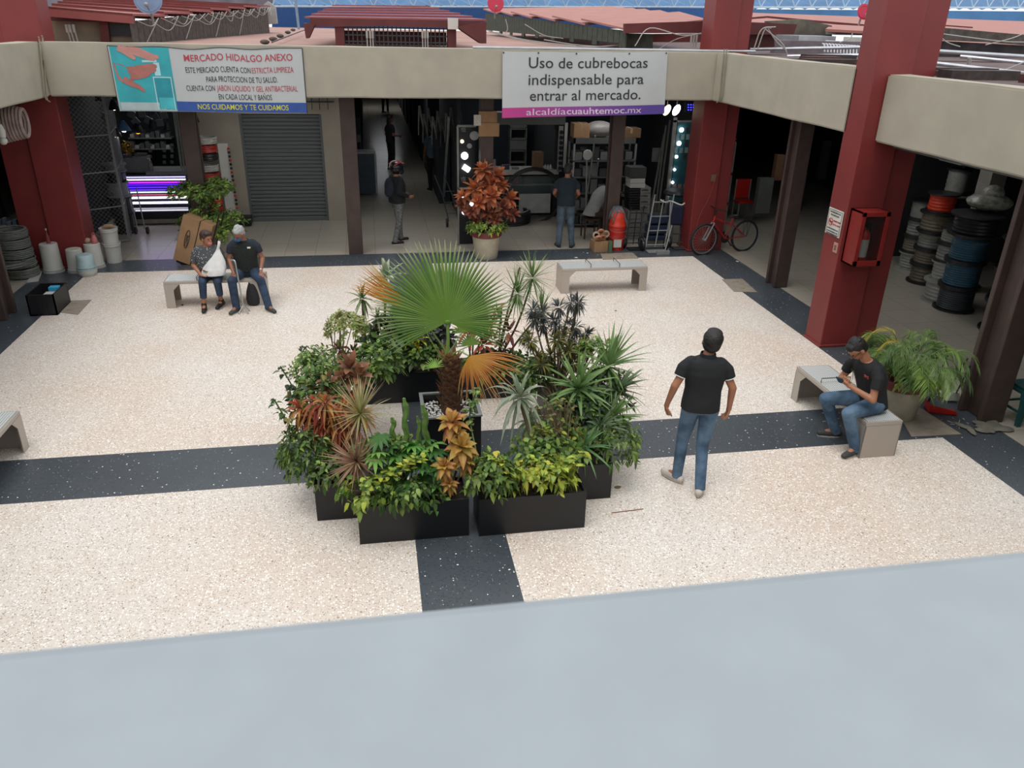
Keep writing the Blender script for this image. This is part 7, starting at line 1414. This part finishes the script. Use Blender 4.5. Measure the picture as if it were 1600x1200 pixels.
# parallel conduits over the right roofs
def pp(x, y, Y): return PY(x, y, Y)
for i, (xa, ya, Ya, xb, yb, Yb_) in enumerate(((1172, 77, 17.0, 1352, 74, 16.0), (1230, 88, 16.2, 1350, 86, 15.4), (1290, 65, 19, 1360, 70, 18), (1432, 78, 13.2, 1610, 89, 12.6), (1436, 96, 12.6, 1610, 116, 11.8), (1500, 88, 14, 1610, 99, 13.4))):
    pipe('long bright galvanised conduit running over the right roofs', [pp(xa, ya, Ya), pp(xb, yb, Yb_)], .032)
for i, (x, y, yt) in enumerate(((1438, 116, 98), (1452, 117, 106), (1483, 122, 107), (1510, 127, 90), (1515, 127, 108), (1560, 133, 113), (1590, 136, 118))):
    m = MB(); m.tube([PY(x, y+6, 12.4), PY(x+5, yt, 12.4)], .035, 6); tag(m.build('pipe_support', M('support_grey', '8b8680', .6)), 'short upright support under the conduits over the near right beam', 'pipe support', 'supports under the conduits')
m = MB()
for k in range(12):
    a = PY(1288+k*5, 82+.3*k, 16.4); m.tube(curve_pts([a, a+V((.03, .1, .14)), a+V((.10, .3, .16))], 4), .018, 6)
tag(m.build('cable_bundle', m_pipe, smooth=True), 'bunch of bent silver flexible conduits on the right roof', 'cable bundle')
# ---- roofs beyond the beam
m_rr = M('red_corrugated_roof', '8e4a46', .6, noise_amt=.14, scale=2.5); m_rrl = M('salmon_roof_sheet', '9c665c', .65, noise_amt=.10, scale=2); m_rrd = M('maroon_fascia', '5a2726', .7, noise_amt=.2, scale=3)
m_tim = M('weathered_timber', '4f4842', .9, noise_amt=.35, scale=9, bump=.5); m_timg = M('greenish_timber', '3c4238', .9, noise_amt=.3, scale=9)
m_blu = M('blue_hall_wall', '1f4a80', .7, noise_amt=.08); m_blul = M('blue_tarp_roof', '35638c', .6, noise_amt=.18, scale=.8)
def sheet(mb, a, b_, c, d, n_=10, amp=.05, th=.03):
    """corrugated sheet from edge a-b (eave) to d-c (ridge)"""
    a, b_, c, d = map(V, (a, b_, c, d)); nr = (b_-a).cross(d-a).normalized()
    if nr.z < 0: nr = -nr
    vs = []; N = n_*2
    for i in range(N+1):
        f = i/N; h = amp*(i % 2); p, q = a.lerp(b_, f)+nr*h, d.lerp(c, f)+nr*h; vs += [p, q, p-nr*th, q-nr*th]
    fs = []
    for i in range(N): o_ = i*4; fs += [(o_, o_+4, o_+5, o_+1), (o_+2, o_+3, o_+7, o_+6), (o_, o_+2, o_+6, o_+4), (o_+1, o_+5, o_+7, o_+3)]
    fs += [(0, 1, 3, 2), (N*4, N*4+2, N*4+3, N*4+1)]; mb.add(vs, fs)
def quadprism(mb, pts, d): mb.prism([V(p) for p in pts], d)
# central roof lantern
t = thing('roof_lantern', 'red-roofed ventilation lantern on the roof in the centre', 'roof lantern', PY(615, 75, 18)); Yn = 17.6
A, B_ = PY(476, 30, Yn), PY(760, 34, Yn); Cc, Dd = PY(660, 9, Yn+7), PY(525, 8, Yn+7); m = MB()
for k in range(6):
    f0, f1 = k/6, (k+1)/6+.02; a0, b0 = A.lerp(Dd, f0), B_.lerp(Cc, f0); a1, b1 = A.lerp(Dd, f1), B_.lerp(Cc, f1); up_ = V((0, 0, .05))
    quadprism(m, [a0+up_, b0+up_, b1, a1], (0, 0, -.03))
m.build('roof', m_rr, t, fix=True); 
m = MB(); quadprism(m, [PY(484, 28, Yn), PY(758, 33, Yn), PY(758, 45, Yn), PY(600, 41, Yn), PY(484, 42, Yn)], (0, .08, 0)); m.build('fascia', m_rrd, t)
m = MB(); quadprism(m, [PY(474, 36, Yn-.1), PY(492, 38, Yn-.1), PY(482, 60, Yn-.1), PY(478, 60, Yn-.1)], (0, .5, 0)); m.build('bracket', m_rrd, t); m = MB(); quadprism(m, [PY(714, 42, Yn-.1), PY(760, 34, Yn-.1), PY(760, 68, Yn-.1), PY(752, 68, Yn-.1)], (0, .5, 0)); m.build('bracket', m_rrd, t)
for (x0, x1) in ((524, 538), (700, 713)): X0, X1, _, Z1 = pbx(MB(), x0, 40, x1, 80, Yn+.05, .2); MB().box(X0, X1, Yn+.05, Yn+.3, 3.7, Z1).build('post', m_rrd, t)
m = MB(); X0, X1, Z0, Z1 = pbx(MB(), 538, 44, 700, 74, Yn+.15, .2)
for k in range(25): x = X0+(X1-X0)*k/24; m.box(x-.012, x+.012, Yn+.15, Yn+.18, 3.7, Z1+.1)
for z_ in (Z0+.1, Z0+.22, Z1): m.box(X0, X1, Yn+.14, Yn+.17, z_-.012, z_+.012)
m.build('grille', m_dgrey, t); MB().box(X0, X1, Yn+.5, Yn+.6, 3.85, 4.10).build('inner_beam', m_rrd, t)
for k, x in enumerate((573, 578, 582, 660, 664, 668)): a = PY(x, 48, Yn-.12); m = MB(); m.tube([V((a.x, a.y, 3.75)), a], .012, 6); m.tube([a, a+V((0, 0, -.14))], .022, 6); tag(m.build('cable_gland', M('pale_gland', '9c9a92', .5)), 'pale upright cable gland in front of the central lantern grille', 'cable gland', 'cable glands before the lantern')
pbox('junction_box', 'cream junction box on the right post of the central lantern', 'junction box', 700, 28, 716, 46, Yn-.1, .12, m_wpl)
# left roof (big) with timber side
t = thing('market_roof', 'red corrugated market roof at the upper left with wires under its eave', 'roof', PY(250, 40, 18)); m = MB()
e0, e1 = PY(208, 28, 17.2), PY(420, 9, 30); w0, w1 = PY(70, 16, 17.0), PY(120, -6, 30)
n_ = 7
for k in range(n_):
    f0, f1 = k/n_, (k+1)/n_; a0, b0 = e0.lerp(e1, f0), e0.lerp(e1, f1+.02); c0, d0 = w0.lerp(w1, f1+.02), w0.lerp(w1, f0); quadprism(m, [a0+V((0, 0, .07)), b0, c0, d0+V((0, 0, .07))], (0, 0, -.04)); quadprism(m, [a0+V((0, 0, .07)), d0+V((0, 0, .07)), d0-V((0, 0, .10)), a0-V((0, 0, .10))], (0, .03, 0))
m.build('roof', m_rr, t); m = MB(); quadprism(m, [PY(-20, 3, 17.25), PY(209, 25, 17.25), PY(208, 36, 17.2), PY(-20, 30, 17.2)], (0, .1, 0)); m.build('fascia', m_rrd, t)
m = MB(); a, b_ = e0+V((-.05, 0, -.06)), e1+V((-.05, 0, -.06))
for k in range(40):
    f0, f1 = k/40, (k+.92)/40; p, q = a.lerp(b_, f0), a.lerp(b_, f1); m.prism([p, q, V((q.x, q.y, 3.8)), V((p.x, p.y, 3.8))], (-.03-.02*(k % 2), 0, 0))
m.build('timber_wall', m_tim, t)
m = MB(); quadprism(m, [PY(-20, 8, 17.5), PY(209, 28, 17.5), PY(209, 38, 17.5), PY(209, 74, 17.5), PY(-20, 74, 17.5)], (0, .1, 0)); m.build('front_wall', M('stained_wall', '857a68', .9, noise_amt=.3, scale=2), t)
m = MB(); quadprism(m, [PY(155, 34, 17.35), PY(168, 34, 17.35), PY(172, 70, 17.35), PY(158, 70, 17.35)], (0, .1, 0)); m.build('post', m_rrd, t)
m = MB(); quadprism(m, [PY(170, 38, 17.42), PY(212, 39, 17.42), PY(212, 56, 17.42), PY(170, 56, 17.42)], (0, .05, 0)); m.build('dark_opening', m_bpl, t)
for k, x in enumerate((103, 108, 114)): a = PY(x, 38, 17.2); m = MB(); m.tube([V((a.x+.03, a.y, 3.8)), a], .014, 6); m.tube([a, a+V((0, 0, -.14))], .026, 6); tag(m.build('cable_gland', MATS['pale_gland']), 'pale upright cable gland on the stained wall at the upper left', 'cable gland', 'cable glands at the upper left')
mw_ = M('old_white_wire', 'a5a49e', .7)
for k in range(18):
    f0 = k/18; p = e0.lerp(e1, f0)+V((.05, 0, -.04)); q = e0.lerp(e1, min(1, f0+.10+.05*(k % 3)))+V((.05, 0, -.04)); mid = (p+q)/2+V((.05, 0, -.12-.12*((k*7) % 4)/3)); m = MB(); m.tube(curve_pts([p, mid, q], 6), .008, 4)
    tag(m.build('sagging_wire', mw_), 'old white wire sagging along the timber eave at the upper left', 'wire', 'wires along the left eave')
for k in range(8):
    f0 = .1+k*.1; p = e0.lerp(e1, f0)+V((.05, 0, -.04)); m = MB(); m.tube([p, V((p.x-.1-.5*(k % 2), p.y-.8, 3.83))], .008, 4); tag(m.build('sagging_wire', mw_), 'loose white wire hanging down from the left eave to the pink roof', 'wire', 'wires hanging from the left eave')
# pale gable wall at end of left roof, pole
m = MB(); quadprism(m, [PY(418, 2, 30.5), PY(430, 10, 30.5), PY(433, 37, 30.5), PY(398, 40, 30.5), PY(396, 20, 30.5)], (0, .3, 0)); struct(m.build('wall_pale_gable', M('pale_render', '9c9c98', .8)))
m = MB(); m.tube([PY(467, 46, 26), PY(461, -6, 26)], .04, 6); tag(m.build('mast', M('mast_grey', '7f93a5', .6)), 'thin upright grey mast left of the central lantern', 'mast')
# right-centre roof with timber side
t = thing('market_roof', 'long red roof with a weathered timber side right of the central lantern', 'roof', PY(900, 60, 20)); m = MB()
e0, e1 = PY(976, 44, 16.6), PY(757, 18, 34); w0, w1 = PY(1105, 30, 17.2), PY(960, 14, 34); n_ = 6
for k in range(n_): f0, f1 = k/n_, (k+1)/n_; a0, b0 = e0.lerp(e1, f0), e0.lerp(e1, f1+.02); c0, d0 = w0.lerp(w1, f1+.02), w0.lerp(w1, f0); quadprism(m, [a0, b0+V((0, 0, .10)), c0+V((0, 0, .1)), d0], (0, 0, -.04))
m.build('roof', m_rrl, t); m = MB(); a, b_ = e0+V((.03, 0, -.05)), e1+V((.03, 0, -.05))
for k in range(44): f0, f1 = k/44, (k+.93)/44; p, q = a.lerp(b_, f0), a.lerp(b_, f1); zz = 3.98 if k % 5 else 3.9; m.prism([p, q, V((q.x, q.y, zz)), V((p.x, p.y, zz))], (.03+.02*(k % 2), 0, 0))
m.build('timber_wall', m_timg, t); m = MB(); quadprism(m, [PY(976, 37, 16.5), PY(1125, 32, 16.5), PY(1125, 52, 16.5), PY(976, 52, 16.5)], (0, .1, 0)); m.build('fascia', m_rrd, t)
m = MB(); quadprism(m, [PY(978, 52, 16.9), PY(1020, 53, 16.9), PY(1020, 76, 16.9), PY(978, 76, 16.9)], (0, .1, 0)); m.build('front_boards', m_timg, t); m = MB(); quadprism(m, [PY(1020, 53, 17), PY(1125, 52, 17), PY(1125, 66, 17), PY(1020, 66, 17)], (0, .1, 0)); m.build('inner_beam', m_rrd, t)
for k, x in enumerate((1081, 1085, 1089)): a = PY(x, 54, 16.4); m = MB(); m.tube([V((a.x, a.y, 3.85)), a], .012, 6); m.tube([a, a+V((0, 0, -.14))], .022, 6); tag(m.build('cable_gland', MATS['pale_gland']), 'pale upright cable gland left of the right red column', 'cable gland', 'cable glands by the right red column')
for k, pts in enumerate((((992, 72), (1015, 44), (1065, 55), (1108, 50)), ((1030, 76), (1060, 60), (1100, 52)), ((880, 72), (930, 73), (980, 70), (1010, 74)), ((850, 62), (900, 70), (960, 74)), ((760, 47), (820, 62), (900, 72)), ((765, 50), (840, 68), (915, 74)), ((790, 30), (793, 45), (788, 55)), ((820, 38), (850, 55), (880, 60)))):
    m = MB(); m.tube(curve_pts([PY(x, y, 16.2+.6*k) for x, y in pts], 6), .010, 5); tag(m.build('roof_cable', mw_), 'grey cable trailing over the roof between the two banners and the right column', 'cable', 'cables trailing over the centre roofs')
# far right roofs
t = thing('market_roof', 'salmon-coloured roofs stepping back behind the right red columns', 'roof', PY(1300, 50, 24)); m = MB()
for (q, Ya, Yb_) in (([(1150, 37), (1375, 50), (1375, 36), (1150, 26)], 24, 30), ([(1150, 27), (1375, 36), (1375, 27), (1150, 19)], 30, 38), ([(1400, 62), (1620, 75), (1620, 50), (1400, 42)], 20, 27), ([(1400, 44), (1620, 52), (1620, 34), (1400, 26)], 27, 36), ([(1290, 45), (1375, 50), (1375, 42), (1300, 38)], 19.5, 23)):
    quadprism(m, [PY(*q[0], Ya), PY(*q[1], Ya), PY(*q[2], Yb_), PY(*q[3], Yb_)], (0, 0, -.06))
m.build('roof_sheets', m_rrl, t); m = MB()
for (q, Y) in (([(1150, 32), (1200, 28), (1260, 34), (1375, 44), (1375, 40), (1265, 31), (1200, 25), (1150, 29)], 26), ([(1410, 54), (1480, 50), (1560, 56), (1560, 54), (1480, 48), (1410, 52)], 22), ([(1410, 36), (1520, 44), (1520, 42), (1410, 34)], 28)): quadprism(m, [PY(x, y, Y) for x, y in q], (0, .1, 0))
m.build('roof_step', m_rrd, t)
m = MB(); quadprism(m, [PY(1200, 33, 21), PY(1255, 30, 21), PY(1300, 40, 21), PY(1300, 75, 21), PY(1200, 75, 21)], (0, .2, 0)); struct(m.build('wall_rough_gable', M('rough_render', '5f5a50', .95, noise_amt=.4, scale=3, bump=.6)))
t = thing('market_roof', 'dark maroon-edged roof right of the rear red column', 'roof', PY(1190, 50, 17)); m = MB(); quadprism(m, [PY(1155, 34, 16.9), PY(1246, 38, 16.9), PY(1240, 54, 16.9), PY(1155, 54, 16.9)], (0, .6, 0)); m.build('fascia', m_rrd, t); m = MB(); quadprism(m, [PY(1155, 54, 17.2), PY(1210, 54, 17.2), PY(1210, 78, 17.2), PY(1155, 78, 17.2)], (0, .2, 0)); m.build('front_boards', m_rrd, t)
for k, pts in enumerate((((1178, 76), (1190, 46), (1212, 42)), ((1184, 76), (1195, 46), (1205, 44)), ((1200, 45), (1214, 66), (1228, 78)), ((1195, 45), (1222, 68), (1232, 90)), ((1312, 66), (1328, 60), (1332, 52)))):
    m = MB(); m.tube(curve_pts([PY(x, y, 16.6) for x, y in pts], 6), .012, 5); tag(m.build('roof_cable', mw_), 'pale looping cable behind the rear right column', 'cable', 'looping cables behind the right column')
pbox('ventilation_duct', 'silver box duct on the right roofs between the two red columns', 'duct', 1248, 56, 1306, 66, 19.5, 1.2, m_pipe); pbox('roof_unit', 'small pale box unit near the nearer red column', 'roof unit', 1332, 58, 1346, 66, 18.5, .4, m_wpl); pbox('grey_channel', 'sloping grey gutter behind the nearer red column', 'gutter', 1306, 50, 1360, 55, 20, .5, m_lgrey)
pbox('low_roof_wall', 'mauve-grey low roof wall behind the right conduits', 'roof wall', 1210, 64, 1350, 92, 18.2, .2, M('mauve_grey', '6e6468', .8, noise_amt=.2))
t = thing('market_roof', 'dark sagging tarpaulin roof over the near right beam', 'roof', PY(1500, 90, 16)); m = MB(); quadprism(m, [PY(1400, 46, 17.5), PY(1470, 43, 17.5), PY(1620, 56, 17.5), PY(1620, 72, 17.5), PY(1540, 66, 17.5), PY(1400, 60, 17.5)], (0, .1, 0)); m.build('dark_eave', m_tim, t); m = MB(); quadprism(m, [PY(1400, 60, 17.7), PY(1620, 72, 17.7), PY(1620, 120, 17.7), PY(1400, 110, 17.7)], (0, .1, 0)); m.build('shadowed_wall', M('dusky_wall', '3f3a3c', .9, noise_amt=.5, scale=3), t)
for k, pts in enumerate((((1442, 62), (1458, 51), (1480, 66), (1500, 73)), ((1458, 51), (1560, 64), (1610, 66)), ((1515, 128), (1560, 113), (1610, 93)), ((1540, 70), (1580, 60), (1605, 50)))):
    m = MB(); m.tube(curve_pts([PY(x, y, 14.5 if k != 2 else 12.2) for x, y in pts], 5), .010, 5); tag(m.build('roof_cable', mw_), 'pale wire strung over the roofs at the upper right', 'wire', 'wires at the upper right')
for i in range(12):
    y_ = 7.9+i*.62; x_ = 7.45+.35*(i % 3); m = MB(); m.box(x_, x_+.7+.3*(i % 2), y_, y_+.28, 3.78, 3.85+.015*(i % 4)); tag(m.build('roof_crate', M('roof_clutter_a', '3d3432', .9, noise_amt=.4, scale=8) if i % 2 else M('roof_clutter_b', '55332f', .9, noise_amt=.3, scale=8)), 'dark maroon or brown block of clutter on the right roof under the conduits', 'clutter', 'clutter blocks on the right roof')
# satellite dishes
def dish(lab, px, py, Y, r_, mat, tilt=-.25):
    c = PY(px, py, Y); t = thing('satellite_dish', lab, 'satellite dish', c); prof = [(r_*k/8, .18*r_*(k/8)**2) for k in range(9)]; prof[0] = (.001, 0)
    RR = Matrix.Rotation(PI/2+tilt, 3, 'X'); o = MB().lathe(prof, 28, c, RR).build('reflector', mat, t, smooth=True); s_ = o.modifiers.new('s', 'SOLIDIFY'); s_.thickness = .02
    m = MB(); m.tube([c+V((0, .05, -.05)), c+V((0, .1, -r_*1.6))], .025, 8); m.tube([c+V((0, 0, -r_*.8)), c+V((0, -r_*.9, -r_*.3))], .012, 6); m.ell(c+V((0, -r_*.9, -r_*.3)), (.04, .04, .04)); m.build('mount', m_lgrey, t)
mdr = M('red_dish', 'b01c3c', .5, noise_amt=.05); mdb = M('blue_grey_dish', '6a7c98', .5)
dish('round red satellite dish between the two right columns', 1349, 19, 20, .19, mdr); dish('red satellite dish at the end of the timber-sided roof', 774, 6, 27, .26, mdr); dish('blue-grey satellite dish at the top left', 232, 0, 17.5, .26, mdb)
# blue hall far behind with truss
m = MB(); quadprism(m, [PY(425, 10, 46), PY(1150, 10, 46), PY(1150, 45, 46), PY(425, 45, 46)], (0, .3, 0)); struct(m.build('wall_blue_hall', m_blu))
m = MB(); a, b_ = PY(425, 11, 46), PY(1640, 14, 46); c_, d_ = V((b_.x+6, 60, 7.6)), V((a.x-6, 60, 7.6)); sheet(m, a, b_, c_, d_, 60, .12, .06); struct(m.build('roof_blue_hall', m_blul))
m = MB(); quadprism(m, [PY(1150, 14, 46), PY(1640, 18, 46), PY(1640, 46, 46), PY(1150, 34, 46)], (0, .3, 0)); struct(m.build('wall_blue_hall_right', m_blul))
t = thing('roof_truss', 'pale lattice truss running along the blue hall at the top', 'truss', PY(900, 10, 44)); m = MB()
a, b_ = PY(425, 10, 44), PY(1640, 12, 44); L_ = (b_-a).length; dv = (b_-a)/L_; n_ = 44
m.tube([a, b_], .05, 5); m.tube([a+V((0, 0, .9)), b_+V((0, 0, .9))], .05, 5); m.build('chord', M('truss_grey', '9fb0bd', .6), t); m = MB()
for k in range(n_): p = a+dv*L_*k/n_; q = a+dv*L_*(k+.5)/n_; r_ = a+dv*L_*(k+1)/n_; m.tube([p, q+V((0, 0, .9))], .03, 4, caps=False); m.tube([q+V((0, 0, .9)), r_], .03, 4, caps=False)
m.build('web', MATS['truss_grey'], t)
m = MB(); quadprism(m, [PY(-40, -2, 46), PY(425, -2, 46), PY(425, 20, 46), PY(-40, 20, 46)], (0, .3, 0)); struct(m.build('wall_far_left', M('far_grey', '6f6a72', .8, noise_amt=.3, scale=1)))
# fixings on flat pink roof
for k, (x, y) in enumerate(((414, 68), (427, 63), (438, 58), (450, 52), (458, 48))):
    c = G(x, y, 3.82); m = MB(); m.ell(c+V((0, 0, .03)), (.10, .10, .05), 8, 5); tag(m.build('roof_anchor', m_tim), 'small dark lump under the black cable on the pink roof', 'roof anchor', 'lumps along the black roof cable')
m = MB(); m.tube([G(425, 66, 3.88), G(478, 46, 3.95)], .015, 5); tag(m.build('roof_cable', m_bpl), 'black cable crossing the pink roof left of the central lantern', 'cable')
# ================= LIGHT =================
w = bpy.data.worlds.new('sky'); SC.world = w; w.use_nodes = True; bg = w.node_tree.nodes['Background']
bg.inputs['Color'].default_value = srgb('eef1f5')+(1,); bg.inputs['Strength'].default_value = 1.0
sd = bpy.data.lights.new('sun', 'SUN'); sd.energy = 1.1; sd.angle = R(35); sd.color = (1, .97, .94); so = bpy.data.objects.new('sun', sd); COL.objects.link(so)
so.rotation_euler = (R(14), R(-10), 0)
vs = SC.view_settings; vs.view_transform = 'Standard'; vs.look = 'None'; vs.gamma = 1; vs.use_curve_mapping = False; vs.exposure = 0.45
cd.dof.use_dof = True; cd.dof.focus_distance = 9.5; cd.dof.aperture_fstop = 5.6
SC.cycles.max_bounces = 6; SC.cycles.diffuse_bounces = 4; SC.cycles.transparent_max_bounces = 8
